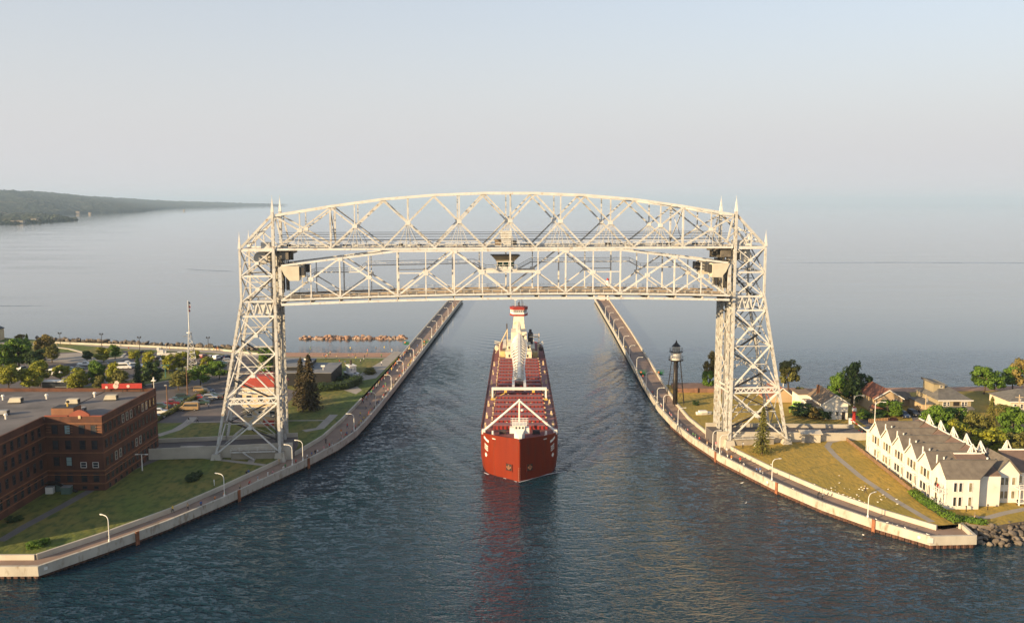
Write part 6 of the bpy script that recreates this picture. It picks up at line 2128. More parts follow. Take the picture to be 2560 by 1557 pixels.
CARS = [
    (400, 1034, 'suv', PW, .15, "white four wheel drive parked left of the hedge row"),
    (392, 1047, 'sedan', PB, .15, "dark blue car in the corner by the brick wall"),
    (405, 1020, 'suv', PG, .15, "dark green car between the white and maroon ones"),
    (428, 1012, 'pickup', PM, .2, "maroon pickup left of the hedge row"),
    (440, 1003, 'sedan', PT_, .2, "dark teal car behind the maroon pickup"),
    (458, 997, 'suv', PG, .2, "dark green car at the far end of the row left of the hedge"),
    (474, 1025, 'van', PGO, 3.2, "gold passenger van right of the hedge row"),
    (503, 1010, 'pickup', PG, .1, "dark grey green pickup behind the gold van"),
    (514, 1003, 'sedan', PK, .1, "black car behind the dark pickup"),
    (500, 997, 'sedan', PR_, .1, "red and white car half hidden by the hedge end"),
    (527, 998, 'suv', PS2, .1, "grey car third beyond the gold van"),
    (532, 991, 'sedan', PG, .1, "dark green car farthest beyond the gold van"),
    (502, 978, 'suv', PGO, .1, "beige car on the street at the hedge tip"),
    (521, 979, 'sedan', PB, -.5, "dark blue car turning at the hedge tip"),
    (558, 995, 'suv', PK, 1.5, "dark car beside the tower leg"),
    (213, 914, 'pickup', PW, 0.1, "white pickup at the plaza kerb"),
    (266, 916, 'suv', PK, .1, "black car under the round yellow tree"),
    (178, 926, 'sedan', PT_, .3, "pale teal car behind the coach"),
    (196, 924, 'sedan', PG, .3, "dark green car beside the pale teal car"),
    (310, 922, 'van', PW, .2, "large white van beyond the yellow tree"),
    (318, 913, 'pickup', PW, .2, "white pickup behind the large white van"),
    (342, 918, 'suv', PW, .2, "white car right of the white vans"),
    (135, 938, 'van', PW, 3.1, "white minibus behind the black coach"),
    (58, 926, 'suv', PS2, 1.4, "silver car under the dark trees at left"),
    (398, 898, 'suv', PK, 1.3, "black car below the displayed boat"),
    (411, 900, 'sedan', PW, 1.3, "white car below the displayed boat"),
    (402, 930, 'suv', PK, .4, "black car left of the teal lamp post"),
    (428, 928, 'sedan', PS2, .4, "grey car right of the teal lamp post"),
    (485, 914, 'suv', PK, .5, "black car behind the mast feet"),
    (511, 894, 'suv', PM, 1.2, "maroon car in the far row by the lakefront"),
    (527, 896, 'sedan', PS2, 1.2, "silver car in the far row by the lakefront"),
    (545, 897, 'suv', PW, 1.2, "white car in the far row by the lakefront"),
    (566, 895, 'sedan', PB, 1.2, "dark blue car in the far row by the tower"),
    (513, 903, 'sedan', PG, .3, "dark green car nearer than the far row"),
    (556, 911, 'sedan', PT_, .3, "teal car by the round green tree"),
    (572, 906, 'suv', PS2, .3, "grey car beside the tower leg and far row"),
    (352, 884, 'sedan', PK, 1.0, "black car by the lakefront street lamp"),
    (2258, 1042, 'suv', PB, -1.45, "dark blue car parked before the small garage"),
    (2284, 1038, 'suv', PK, -1.45, "black car between two others by the small garage"),
    (2306, 1037, 'sedan', PK, -1.45, "low black car beside the wooden utility pole"),
    (2285, 1066, 'sedan', PW, .1, "white car on the street behind the hotel roof"),
    (2330, 1076, 'sedan', PB, .1, "navy car on the street among the green trees"),
    (2170, 1083, 'suv', PK, .2, "black car waiting behind the barrier arm"),
]
for x, y, k, pn, hd, lb in CARS:
    p = site(x, y)
    car(lb, p.x, p.y, k, pn, hd)
# coach
p = site(158, 975)
ct = thing("tour_coach", "black tour coach with white roof parked behind the trees", "bus", (p.x, p.y, GZ + .012), rad(183))
MB().box(-6.4, 6.4, -1.28, 1.28, .4, 3.1).build("body", PK, ct)
MB().box(-6.42, 6.42, -1.3, 1.3, 3.12, 3.45).build("roof", PW, ct)
MB().box(-6.0, 5.6, -1.31, 1.31, 1.9, 2.9).box(6.38, 6.46, -1.1, 1.1, 1.5, 2.9).build("glazing", GLASSD, ct)
MB().box(-3.5, 2, -1.33, 1.33, 1.4, 1.5).build("stripe", PS2, ct)
for fx in (-4.0, -2.8, 4.2):
    for s in (-1, 1):
        w_ = put("wheel", TYRE, ct, (fx, s * 1.18, .5), 0, (1.45, 1.2, 1.45))
        put("rim", RIM, w_)
for s in (-1, 1):
    MB().box(6.4, 6.47, s * .9 - .15, s * .9 + .15, .8, 1.05).build("headlight", MATS["lamp_glass"], ct)

# ------------------------------------------------------------------ displayed boats, mast, poles
p = site(432, 890)
bt = thing("display_boat", "white display ship with raised stern house on the lakefront plaza", "boat", (p.x, p.y, GZ), rad(12))
bt.scale = (.36, .36, .36)
b = MB()
ys = [(-17, 2.4), (-14, 3.2), (10, 3.2), (15, 2.2), (18.5, .15)]
for (x0, w0), (x1, w1) in zip(ys, ys[1:]):
    b._hexa([(x0, -w0 * .8, 1.0), (x1, -w1 * .8, 1.0), (x1, w1 * .8, 1.0), (x0, w0 * .8, 1.0), (x0, -w0, 4.2 + max(0, x0 * .05)), (x1, -w1, 4.2 + max(0, x1 * .05)), (x1, w1, 4.2 + max(0, x1 * .05)), (x0, w0, 4.2 + max(0, x0 * .05))], 0)
b.build("hull", WHITE, bt)
MB().box(-16.5, -10, -2.4, 2.4, 4.25, 8.0).box(-17, -14.5, -2.6, 2.6, 8.02, 10.5).box(-9.4, -7, -1.6, 1.6, 4.25, 6.6).build("deckhouse", WHITE, bt)
MB().box(-7, 13, -3.0, 3.0, 4.22, 4.6).build("deck", SDARK, bt)
MB().box(-13, 12, -2.2, 2.2, .05, .98).build("cradle", mat("cradle_tan", (.5, .33, .17), .8), bt)
MB().cyl((-11.5, 0, 8), (-11.5, 0, 11.5), .5, .4, 8).build("funnel", SDARK, bt)
for x in (-15.5, -13.5, -11.5):
    window(bt, (x, -2.43, 6.2), SOUTH, .7, .8, WHITE, GLASSD)
p = site(880, 942)
tg = thing("display_tug", "small display tug with white wheelhouse beside the black pavilion", "boat", (p.x, p.y, GZ), rad(-60))
b = MB()
ys = [(-5, 1.6), (-2, 2.1), (2, 2.1), (4.2, 1.4), (5.6, .1)]
for (x0, w0), (x1, w1) in zip(ys, ys[1:]):
    b._hexa([(x0, -w0 * .7, .1), (x1, -w1 * .7, .1), (x1, w1 * .7, .1), (x0, w0 * .7, .1), (x0, -w0, 1.5 + max(0, x0) * .12), (x1, -w1, 1.5 + max(0, x1) * .12), (x1, w1, 1.5 + max(0, x1) * .12), (x0, w0, 1.5 + max(0, x0) * .12)], 0)
b.build("hull", mat("tug_grey", (.5, .52, .55), .5), tg)
MB().box(-2.5, 1.2, -1.3, 1.3, 1.52, 4.2).build("wheelhouse", WHITE, tg)
MB().box(-2.8, 1.5, -1.5, 1.5, 4.22, 4.4).build("roof", WHITE, tg)
for y_ in (-.7, .7):
    bar("window", tg, (1.23, y_, 2.6), (1.23, y_, 3.6), .6, .08, GLASSD)
MB().cyl((-1, 0, 4.4), (-1, 0, 6.2), .45, .4, 8).build("funnel", SDARK, tg)
MB().cyl((2.6, .3, 1.6), (2.6, .3, 2.1), .5, .5, 8).build("winch", SDARK, tg)
p = site(478, 936)
ms = thing("lattice_mast", "tall cream lattice mast with flagpole top over the car park", "mast", (p.x, p.y, GZ), .3)
legs = []
for i in range(3):
    a = 2.09 * i
    legs.append((math.cos(a), math.sin(a)))
for i in range(3):
    c, s = legs[i]
    bar("leg", ms, (c * 2.6, s * 2.6, 0), (c * .6, s * .6, 16), .28, .28, STEEL_L)
    c2, s2 = legs[(i + 1) % 3]
    for z in range(2, 16, 2):
        r_ = 2.6 - 2.0 * z / 16
        r2_ = 2.6 - 2.0 * (z + 2) / 16
        bar("tie", ms, (c * r_, s * r_, z), (c2 * r_, s2 * r_, z), .12, .12, STEEL_L)
        bar("tie", ms, (c * r_, s * r_, z), (c2 * r2_, s2 * r2_, z + 2), .1, .1, STEEL_L)
MB().cyl((0, 0, 15.8), (0, 0, 16.1), 1.0, 1.0, 10).cyl((0, 0, 16), (0, 0, 28), .22, .1, 8).build("topmast", STEEL_L, ms)
bar("yard_arm", ms, (-2.6, 0, 14.6), (.5, 0, 14.6), .18, .18, GREYSTEEL)
fl = MB()
for i in range(5):
    fl.face([(.12 + .03 * math.sin(i), .02 * i, 27.6 - i * .75), (.75 + .1 * math.sin(i), .1, 27.3 - i * .75), (.75 + .1 * math.sin(i + 1), .1, 26.6 - i * .75), (.12, .02 * i, 26.85 - i * .75)], 0 if i % 2 else (1 if i > 1 else 2))
fl.build("flag", [WHITE, REDP, PB], ms)
def pole(nm, label, x, y, ytop, m, kind, group, cat="lamp post"):
    p = site(x, y)
    h = (y - ytop) / (_F / p.y)
    t = thing(nm, label, cat, p, 0, group)
    MB().cyl((0, 0, 0), (0, 0, h), .16 if m is not POLEM else .2, .1 if m is not POLEM else .14, 8).build("post", m, t)
    if kind == 'globe':
        for s in (-.55, .55):
            MB().cyl((s, 0, h - .3), (s, 0, h + .35), .26, .3, 10).build("lantern", m, t)
        bar("arm", t, (-.55, 0, h - .35), (.55, 0, h - .35), .1, .1, m)
    elif kind == 'twin':
        bar("arm", t, (-1.2, 0, h), (1.2, 0, h), .1, .1, m)
        for s in (-1.2, 1.2):
            boxo("lamp_head", t, s - .35, s + .35, -.18, .18, h - .08, h + .1, m)
    elif kind == 'cross':
        boxo("lamp_head", t, -.7, .7, -.5, .5, h - .9, h - .6, m)
        MB().cyl((0, 0, h - .6), (0, 0, h + .4), .35, .2, 8).build("cap", m, t)
    elif kind == 'arm':
        MB().tube([(0, 0, h - 1), (.4, 0, h - .2), (1.4, 0, h + .1), (2.4, 0, h)], .08, 6).build("arm", m, t)
        boxo("lamp_head", t, 2.2, 3.0, -.15, .15, h - .1, h + .08, WHITE)
    elif kind == 'util':
        bar("crossarm", t, (-1.2, 0, h - .8), (1.2, 0, h - .8), .14, .14, m)
        MB().cyl((.4, 0, h - 2.2), (.4, 0, h - 1.2), .28, .28, 8).build("transformer", GREYSTEEL, t)
    elif kind == 'flood':
        boxo("lamp_head", t, -.7, .1, -.2, .2, h - .2, h + .1, GREYSTEEL)
    return t
GP = "street lamps and poles of the park"
for i, (x, y, yt) in enumerate(((151, 862, 832), (255, 869, 834), (350, 885, 842), (521, 872, 843))):
    pole("street_lamp", ["dark twin globe lamp leftmost on the lakefront walk", "dark twin globe lamp by the grass oval", "dark globe lamp beside the displayed boat", "dark globe lamp right of the lattice mast"][i], x, y, yt, BLACKP, 'globe', GP)
pole("street_lamp", "teal street lamp between the car park trees", 414, 944, 912, mat("teal_post", (.05, .22, .2), .5), 'twin', GP)
pole("floodlight_pole", "white floodlight pole behind the brick building's corner", 386, 987, 944, WHITE, 'cross', GP)
pole("floodlight_pole", "wooden floodlight pole in front of the maroon pickup", 419, 1022, 960, POLEM, 'flood', GP)
pole("utility_pole", "tall brown pole at the island kerb below the mast", 469, 990, 914, POLEM, 'flood', GP, "utility pole")
pole("street_lamp", "thin grey lamp behind the round green tree", 571, 925, 898, GREYSTEEL, 'twin', GP)
pole("flagpole", "thin white pole by the yellow trees at left", 66, 925, 903, WHITE, 'none', GP, "pole")
pole("street_lamp", "white shaft lamp against the brick wall", 356, 1176, 1133, WHITE, 'twin', GP)
GP2 = "street lamps and poles of the south side"
pole("street_lamp", "pale curved street lamp in front of the tan house", 2186, 1064, 1002, STEEL_L, 'arm', GP2)
pole("street_lamp", "curved street lamp between white and tan houses", 2133, 1046, 986, GREYSTEEL, 'arm', GP2)
pole("utility_pole", "wooden utility pole with pale head beside the olive house", 2311, 1064, 982, mat("pole_pale", (.55, .42, .26), .8), 'util', GP2, "utility pole")
pole("utility_pole", "wooden utility pole before the pale house", 2545, 1040, 984, MATS["pole_pale"], 'util', GP2, "utility pole")
pole("utility_pole", "utility pole rising above the hotel roof trusses", 2345, 1008, 990, MATS["pole_pale"], 'util', GP2, "utility pole")
pole("floodlight_pole", "white pole with teal floodlights beside the lime chair", 2014, 1030, 998, WHITE, 'twin', GP2)
pole("flagpole", "thin white pole beside the sunlit tower leg", 1958, 966, 918, WHITE, 'none', GP2, "pole")

# ------------------------------------------------------------------ small things on the lawns and streets
p = site(1988, 1030)
t = thing("giant_chair", "giant lime green wooden lawn chair by the white house", "chair", p, rad(-120))
for y_ in (-1.0, -.5, 0, .5, 1.0):
    bar("back_slat", t, (-.7, y_, .8), (-1.6, y_ * 1.05, 3.2), .42, .1, LIME)
for x_ in (-.4, 0, .4, .8):
    bar("seat_slat", t, (x_, -1.1, .9 + x_ * .15), (x_, 1.1, .9 + x_ * .15), .34, .1, LIME)
for s in (-1, 1):
    bar("armrest", t, (-1.2, s * 1.35, 1.7), (1.3, s * 1.35, 1.7), .5, .1, LIME)
    bar("leg", t, (1.1, s * 1.35, 0), (1.1, s * 1.35, 1.65), .3, .14, LIME)
    bar("leg", t, (-1.3, s * 1.1, 0), (.9, s * 1.1, 1.0), .14, .3, LIME)
p = site(1760, 1036)
t = thing("rowing_boat", "white rowing boat lying on the grass by the pier", "boat", p, rad(8))
b = MB()
ys = [(-2.4, .8), (-1, 1.05), (.8, .95), (2.0, .5), (2.6, .05)]
for (x0, w0), (x1, w1) in zip(ys, ys[1:]):
    b._hexa([(x0, -w0 * .6, .05), (x1, -w1 * .6, .05), (x1, w1 * .6, .05), (x0, w0 * .6, .05), (x0, -w0, .8), (x1, -w1, .85), (x1, w1, .85), (x0, w0, .8)], 0)
b.build("hull", WHITE, t)
MB().box(-1.6, .8, -.75, .75, .82, 1.25).build("cover", WHITE, t)
# barrier arms on the south ramp
for i, (x, y, z, x2, y2, l) in enumerate(((2125, 1056, 4.0, 2165, 1084, "red and white road barrier arm at the ramp end"),)):
    p = site(x, y, 4.0)
    q = site(x2, y2, 4.0)
    t = thing("road_barrier", l, "barrier", (p.x, p.y, 3.4), 0)
    MB().box(-.4, .4, -.4, .4, 0, 1.9).build("post", WHITE, t)
    d = q - p
    n = 6
    for k in range(n):
        bar("arm_section", t, (d.x * k / n, d.y * k / n, 1.6), (d.x * (k + 1) / n, d.y * (k + 1) / n, 1.6), .14, .22, REDP if k % 2 == 0 and k < 3 else WHITE)
p = site(2132, 1058, 3)
t = thing("red_pylon", "tall red and white roadside pylon by the white house", "sign", (p.x + .8, p.y + 1.5, 3.0), 0)
MB().box(-.35, .35, -.35, .35, 0, 4.6).build("post", REDP, t)
MB().box(-.5, .5, -.45, .45, 3.4, 4.3).build("panel", WHITE, t)
p = site(2132, 1091)
t = thing("white_fence", "low white rail fence between the ramp and the hotel", "fence", (p.x, p.y, GZ), 0)
for k in range(5):
    bar("post", t, (-3.5 + k * 2.0, 0, 0), (-3.5 + k * 2.0, 0, 1.1), .16, .16, WHITE)
for z in (.5, 1.0):
    bar("rail", t, (-3.5, 0, z), (4.5, .2, z), .1, .16, WHITE)
t = thing("timber_fence", "brown timber retaining fence running along the hotel lawn", "fence", (0, 0, GZ), 0)
fpts = resample([site(2112, 1098).xy, site(2160, 1135).xy, site(2220, 1182).xy, site(2282, 1232).xy], 22)
for a, c in zip(fpts, fpts[1:]):
    bar("board", t, (*a, .45), (*(a + (c - a) * .985), .45), .12, .9, WOOD)
for a in fpts[::3]:
    bar("post", t, (*a, 0), (*a, 1.05), .22, .22, WOOD)
t = thing("wooden_fence", "tan picket fence below the tan house", "fence", (0, 0, GZ), 0)
p0, p1 = site(2172, 1058), site(2222, 1054)
for k in range(14):
    a = p0.lerp(p1, k / 13)
    bar("picket", t, (a.x, a.y, 0), (a.x, a.y, 1.3), .3, .08, mat("fence_tan", (.38, .22, .11), .8))
bar("rail", t, (p0.x, p0.y + .1, .9), (p1.x, p1.y + .1, .9), .08, .12, MATS["fence_tan"])
p = site(2440, 1298)
t = thing("garden_bench", "pale wooden bench by the path under the hotel", "bench", p, rad(60))
bar("seat", t, (-1.3, 0, .5), (1.3, 0, .5), .5, .1, mat("bench_pale", (.62, .42, .22), .7))
bar("backrest", t, (-1.3, .3, .9), (1.3, .3, .9), .08, .45, MATS["bench_pale"])
for s in (-1, 1):
    bar("leg", t, (s * 1.1, 0, 0), (s * 1.1, 0, .48), .1, .4, MATS["bench_pale"])
for i, (x, y) in enumerate(((2415, 1278), (2469, 1274), (2543, 1262))):
    p = site(x, y)
    t = thing("path_light", ["short dark path light nearest the hedge end", "short dark path light behind the bench", "short dark path light below the second balcony"][i], "path light", p, 0, "path lights on the hotel lawn")
    MB().cyl((0, 0, 0), (0, 0, 1.0), .1, .1, 8).build("post", BLACKP, t)
    MB().cyl((0, 0, 1.0), (0, 0, 1.25), .2, .14, 8).build("cap", BLACKP, t)
p = site(668, 1130)
t = thing("utility_cabinet", "pale teal cabinet at the foot of the shaded tower", "cabinet", p, BA)
MB().box(-1.0, 1.0, -.6, .6, 0, 2.0).build("case", TEALB, t)
MB().box(-1.05, 1.05, -.65, .65, 2.002, 2.1).build("lid", GREYSTEEL, t)
p = site(700, 1142)
for i, (dx, m_, l) in enumerate(((0, WHITE, "white mast lamp beside the third lamp on the crowded pier"),)):
    pass
# sign boards fixed to pier faces
for i, (x, y, l, par) in enumerate(((2328, 1350, "white square sign on the pier's near corner", 0), (2295, 1340, "small white sign on the pier wall near the corner", 0), (111, 1416, "small white sign on the shaded pier wall's corner", 1), (1926, 1201, "small white sign on the sunlit pier wall by the second lamp", 0))):
    out = PIER_L_OUT if par else PIER_R_OUT
    p = site(x, y, 2.0)
    sdd = 1 if par else -1
    q, u = min(((Vector(a).lerp(Vector(c), tt / 60), Vector(c) - Vector(a)) for a, c in zip(out, out[1:]) for tt in range(61)), key=lambda e: (e[0] - p.xy).length)
    nn = Vector((u.y, -u.x)).normalized() * sdd
    t = thing("notice_board", l, "sign", (*(q + nn * .06), 1.75), math.atan2(u.y, u.x), "notice boards on the pier walls")
    s = .55 if i == 0 else .3
    MB().box(-s, s, -.05, .05, -s * .9, s * .9).build("panel", WHITE, t)
    MB().box(-s - .04, s + .04, -.03, .03, -s * .9 - .06, -s * .9 - .002).build("frame", GREYSTEEL, t)
# bicycle leaning at the left end
p = site(20, 1395, PDECK)
t = thing("bicycle", "bicycle leaning on the wall at the crowded pier's near end", "bicycle", p, .1)
for x in (-.55, .55):
    MB().cyl((x, -.03, .35), (x, .03, .35), .35, .35, 14, caps=False).cyl((x, -.02, .35), (x, .02, .35), .31, .31, 14, caps=False).build("wheel", BLACKP, t)
MB().tube([(-.55, 0, .35), (-.1, 0, .8), (.45, 0, .85), (.55, 0, .35)], .03, 5).tube([(-.1, 0, .8), (0, 0, .35), (.45, 0, .85)], .03, 5).build("frame", GREYSTEEL, t)

# ------------------------------------------------------------------ people
SKIN = mat("skin", (.46, .26, .17), .6)
HAIR = mat("hair", (.06, .035, .02), .7)
SHOE = mat("shoe", (.05, .045, .04), .7)
def person_mesh(pose):
    """one continuous body grown over a posed skeleton"""
    if pose == 'stand':
        J = dict(pel=(0, 0, .95), sp=(0, .02, 1.2), ch=(0, .02, 1.4), nk=(0, .02, 1.53), hd=(0, .0, 1.66), ht=(0, -.01, 1.76),
                 ls=(.19, .02, 1.42), le=(.26, .05, 1.14), lh=(.27, -.04, .88), rs=(-.19, .02, 1.42), re=(-.26, .05, 1.14), rh=(-.27, -.04, .88),
                 lk=(.1, -.02, .5), lf=(.11, .02, .06), lt=(.12, -.16, .04), rk=(-.1, -.02, .5), rf=(-.11, .02, .06), rt=(-.12, -.16, .04))
    elif pose == 'walk':
        J = dict(pel=(0, 0, .93), sp=(0, -.02, 1.18), ch=(0, -.04, 1.38), nk=(0, -.05, 1.51), hd=(0, -.07, 1.64), ht=(0, -.08, 1.74),
                 ls=(.19, -.04, 1.4), le=(.25, .14, 1.15), lh=(.26, .12, .9), rs=(-.19, -.04, 1.4), re=(-.25, -.16, 1.15), rh=(-.24, -.34, .98),
                 lk=(.1, -.22, .52), lf=(.1, -.3, .06), lt=(.1, -.47, .06), rk=(-.1, .06, .48), rf=(-.1, .34, .12), rt=(-.1, .24, .03))
    elif pose == 'lean':
        J = dict(pel=(0, .18, .94), sp=(0, .06, 1.16), ch=(0, -.1, 1.32), nk=(0, -.18, 1.42), hd=(0, -.25, 1.52), ht=(0, -.27, 1.63),
                 ls=(.2, -.1, 1.33), le=(.28, -.26, 1.08), lh=(.12, -.5, 1.02), rs=(-.2, -.1, 1.33), re=(-.28, -.26, 1.08), rh=(-.1, -.5, 1.02),
                 lk=(.11, .12, .5), lf=(.12, .14, .06), lt=(.12, -.04, .04), rk=(-.11, .1, .5), rf=(-.12, .2, .06), rt=(-.12, .02, .04))
    else:  # arm raised
        J = dict(pel=(0, 0, .95), sp=(0, .02, 1.2), ch=(0, .02, 1.4), nk=(0, .02, 1.53), hd=(0, .0, 1.66), ht=(0, -.01, 1.76),
                 ls=(.19, .02, 1.42), le=(.3, -.2, 1.36), lh=(.16, -.34, 1.6), rs=(-.19, .02, 1.42), re=(-.3, -.2, 1.34), rh=(-.12, -.34, 1.56),
                 lk=(.12, -.02, .5), lf=(.16, .02, .06), lt=(.17, -.16, .04), rk=(-.12, -.02, .5), rf=(-.16, .02, .06), rt=(-.17, -.16, .04))
    Rr = dict(pel=.16, sp=.145, ch=.17, nk=.06, hd=.105, ht=.08, ls=.08, le=.05, lh=.04, rs=.08, re=.05, rh=.04, lk=.075, lf=.05, lt=.045, rk=.075, rf=.05, rt=.045)
    E_ = [('pel', 'sp'), ('sp', 'ch'), ('ch', 'nk'), ('nk', 'hd'), ('hd', 'ht'), ('ch', 'ls'), ('ls', 'le'), ('le', 'lh'), ('ch', 'rs'), ('rs', 're'), ('re', 'rh'), ('pel', 'lk'), ('lk', 'lf'), ('lf', 'lt'), ('pel', 'rk'), ('rk', 'rf'), ('rf', 'rt')]
    ks = list(J)
    me = bpy.data.meshes.new("body")
    me.from_pydata([J[k] for k in ks], [(ks.index(a), ks.index(c)) for a, c in E_], [])
    o = bpy.data.objects.new("body", me)
    COL.objects.link(o)
    md = o.modifiers.new("skin", 'SKIN')
    for i, k in enumerate(ks):
        sv = me.skin_vertices[0].data[i]
        sv.radius = (Rr[k], Rr[k] * .8)
        sv.use_root = (k == 'pel')
    o.modifiers.new("sub", 'SUBSURF').levels = 1
    dg = bpy.context.evaluated_depsgraph_get()
    ev = bpy.data.meshes.new_from_object(o.evaluated_get(dg))
    bpy.data.objects.remove(o)
    hz = J['hd'][2]
    hd = Vector(J['hd'])
    for m_ in (SKIN, SKIN, SKIN, HAIR, SHOE):
        ev.materials.append(m_)
    for f in ev.polygons:
        c = f.center
        arm = abs(c.x) > .23 and c.z > .8 and pose != 'lean'
        hand = min((c - Vector(J['lh'])).length, (c - Vector(J['rh'])).length) < .13
        if c.z < .1: mi = 4
        elif c.z < .93 and not hand and not (abs(c.x) > .22): mi = 1
        elif hand: mi = 2
        elif c.z > J['nk'][2] + .02: mi = 3 if (c.z > hz + .05 or c.y > hd.y + .045) else 2
        elif c.z > J['nk'][2] - .02 and abs(c.x) < .07: mi = 2
        else: mi = 0
        f.material_index = mi
        f.use_smooth = True
    return ev
POSES = {k: person_mesh(k) for k in ('stand', 'walk', 'lean', 'raise')}
TOPS = {'white': (.74, .72, .68), 'red': (.5, .04, .03), 'black': (.03, .03, .032), 'blue': (.06, .12, .3), 'grey': (.3, .3, .3), 'yellow': (.65, .5, .08), 'pink': (.6, .25, .26), 'green': (.08, .25, .09), 'orange': (.6, .2, .04), 'tan': (.45, .33, .2)}
LEGS = {'dark': (.03, .03, .04), 'blue': (.06, .09, .17), 'tan': (.36, .27, .17), 'white': (.65, .63, .58)}
_pm = {}
_used = set()
def person(x, y, z, pose, top, legs, facing, where, h=1.0, group="people along the piers"):
    key = (pose, top, legs)
    if key not in _pm:
        m = POSES[pose].copy()
        m.materials[0] = mat("top_" + top, TOPS[top], .8)
        m.materials[1] = mat("legs_" + legs, LEGS[legs], .8)
        _pm[key] = m
    act = {'stand': 'standing', 'walk': 'walking', 'lean': 'leaning', 'raise': 'hands raised'}[pose]
    lb = f"person in {top} top, {legs} trousers, {act} {where}"
    o = put("person", _pm[key], None, (x, y, z), facing, (h, h, h))
    return tag(o, lb, "person", group)
def crowd_spot(lamps_, p):
    i = min(range(len(lamps_)), key=lambda k: (lamps_[k] - p).length)
    return i, (p.y < lamps_[i].y)
rr = random.Random(77)
def pick(zone, pose):
    for _ in range(400):
        tp, lg = rr.choice(list(TOPS)), rr.choice(list(LEGS))
        if (zone, pose, tp, lg) not in _used:
            _used.add((zone, pose, tp, lg))
            return tp, lg
    return tp, lg
def along(poly, lamps_, name, side, y0, y1, n, off, poses, grp, face_in=False, tag_=""):
    pl = resample(poly, 900)
    pl = [p for p in pl if y0 <= p.y <= y1]
    ln = len(pl)
    for k in range(n):
        i = min(ln - 2, max(1, int(ln * (k + rr.uniform(.1, .9)) / n)))
        p, q = pl[i], pl[i + 1]
        u = (q - p).normalized()
        nn = Vector((-u.y, u.x)) * side
        pos = p + nn * (off + rr.uniform(-.15, .35))
        pose = rr.choice(poses)
        j, nearer = crowd_spot(lamps_, pos)
        wh = f"{tag_} {'before' if nearer else 'past'} {name} pier's {ORD[j]} lamp"
        tp, lg = pick(wh, pose)
        fa = math.atan2(-nn.y, -nn.x) + math.pi / 2 if not face_in else rr.uniform(0, 6.28)
        person(pos.x, pos.y, PDECK, pose, tp, lg, fa + rr.uniform(-.4, .4), wh, rr.uniform(.93, 1.05), grp)
along(PIER_L_OUT, LL, "crowded", 1, 183, 218, 12, 1.0, ('stand', 'lean', 'raise'), "people along the crowded pier", tag_="at canal wall")
along(PIER_L_OUT, LL, "crowded", 1, 220, 420, 100, 1.0, ('stand', 'lean', 'lean', 'raise', 'stand'), "people along the crowded pier", tag_="at canal wall")
along(PIER_L_OUT, LL, "crowded", 1, 425, 575, 14, 1.0, ('stand', 'lean'), "people along the crowded pier", tag_="at canal wall")
along(PIER_L_IN, LL, "crowded", -1, 285, 395, 54, 1.4, ('stand', 'walk', 'walk', 'stand'), "people along the crowded pier", True, "lawn side")
along(PIER_L_OUT, LL, "crowded", 1, 240, 400, 16, 3.6, ('walk',), "people along the crowded pier", True, "mid deck")
along(PIER_R_OUT, LR, "sunlit", -1, 205, 262, 18, 1.0, ('stand', 'lean', 'raise'), "people along the sunlit pier", tag_="at canal wall")
along(PIER_R_OUT, LR, "sunlit", -1, 262, 300, 9, 1.0, ('stand', 'lean'), "people along the sunlit pier", tag_="at canal wall")
along(PIER_R_OUT, LR, "sunlit", -1, 320, 500, 6, 1.0, ('stand', 'lean'), "people along the sunlit pier", tag_="at canal wall")
SOLO = [
    (432, 1281, PDECK, 'walk', 'yellow', 'dark', 1.0, "on the pier near the second lamp", "bike"),
    (470, 1275, PDECK, 'walk', 'tan', 'dark', .6, "near the parapet short of the second lamp", None),
    (617, 1192, PDECK, 'walk', 'black', 'dark', .2, "by the inner wall, left of companion", None),
    (622, 1189, PDECK, 'walk', 'blue', 'dark', .2, "by the inner wall, right of companion", None),
    (698, 1162, PDECK, 'stand', 'tan', 'tan', 0, "by the inner wall gap at tower foot", None),
    (815, 1110, PDECK, 'walk', 'black', 'dark', 0, "alone mid deck short of the fifth lamp", None),
    (536, 1214, GZ, 'stand', 'white', 'white', 2, "on the lawn edge behind the inner wall", None),
    (472, 1056, GZ, 'walk', 'black', 'white', 2, "where two paths meet by the car park", None),
    (494, 1056, GZ, 'walk', 'grey', 'dark', 4, "on the thin path beside the shaded lawn", None),
    (522, 1020, GZ, 'walk', 'white', 'dark', 3, "crossing the car park by the tower", None),
    (436, 1020, GZ, 'stand', 'grey', 'dark', 3, "between parked cars and the hedge", None),
    (463, 1016, GZ, 'stand', 'blue', 'dark', 3, "at the gold van's door", None),
    (1817, 1134, PDECK, 'walk', 'white', 'tan', 3, "mid deck past sunlit pier's third lamp", None),
    (1790, 1118, PDECK, 'walk', 'pink', 'white', 3, "mid deck by sunlit pier's fourth lamp", None),
    (1857, 1120, GZ, 'stand', 'white', 'dark', 3, "on the grass by the sunlit tower's foot", None),
    (1900, 1184, PDECK, 'stand', 'blue', 'white', 3, "before the second sunlit lamp", None),
    (1850, 1158, PDECK, 'stand', 'red', 'tan', 3, "between second and third sunlit lamps", None),
    (2046, 1244, PDECK, 'lean', 'black', 'dark', 1, "between first and second sunlit lamps, left one", None),
    (2057, 1247, PDECK, 'lean', 'grey', 'dark', 1, "between first and second sunlit lamps, right one", None),
    (2164, 1233, GZ, 'walk', 'black', 'dark', 4, "among gulls on the dry lawn", None),
    (1991, 978, GZ, 'stand', 'black', 'dark', 4, "at the lake edge near the beach shelter", None),
]
for x, y, z, pose, tp, lg, fa, wh, ex in SOLO:
    p = site(x, y, z)
    person(p.x, p.y, z, pose, tp, lg, fa, wh, 1.0, "people on foot around the canal")
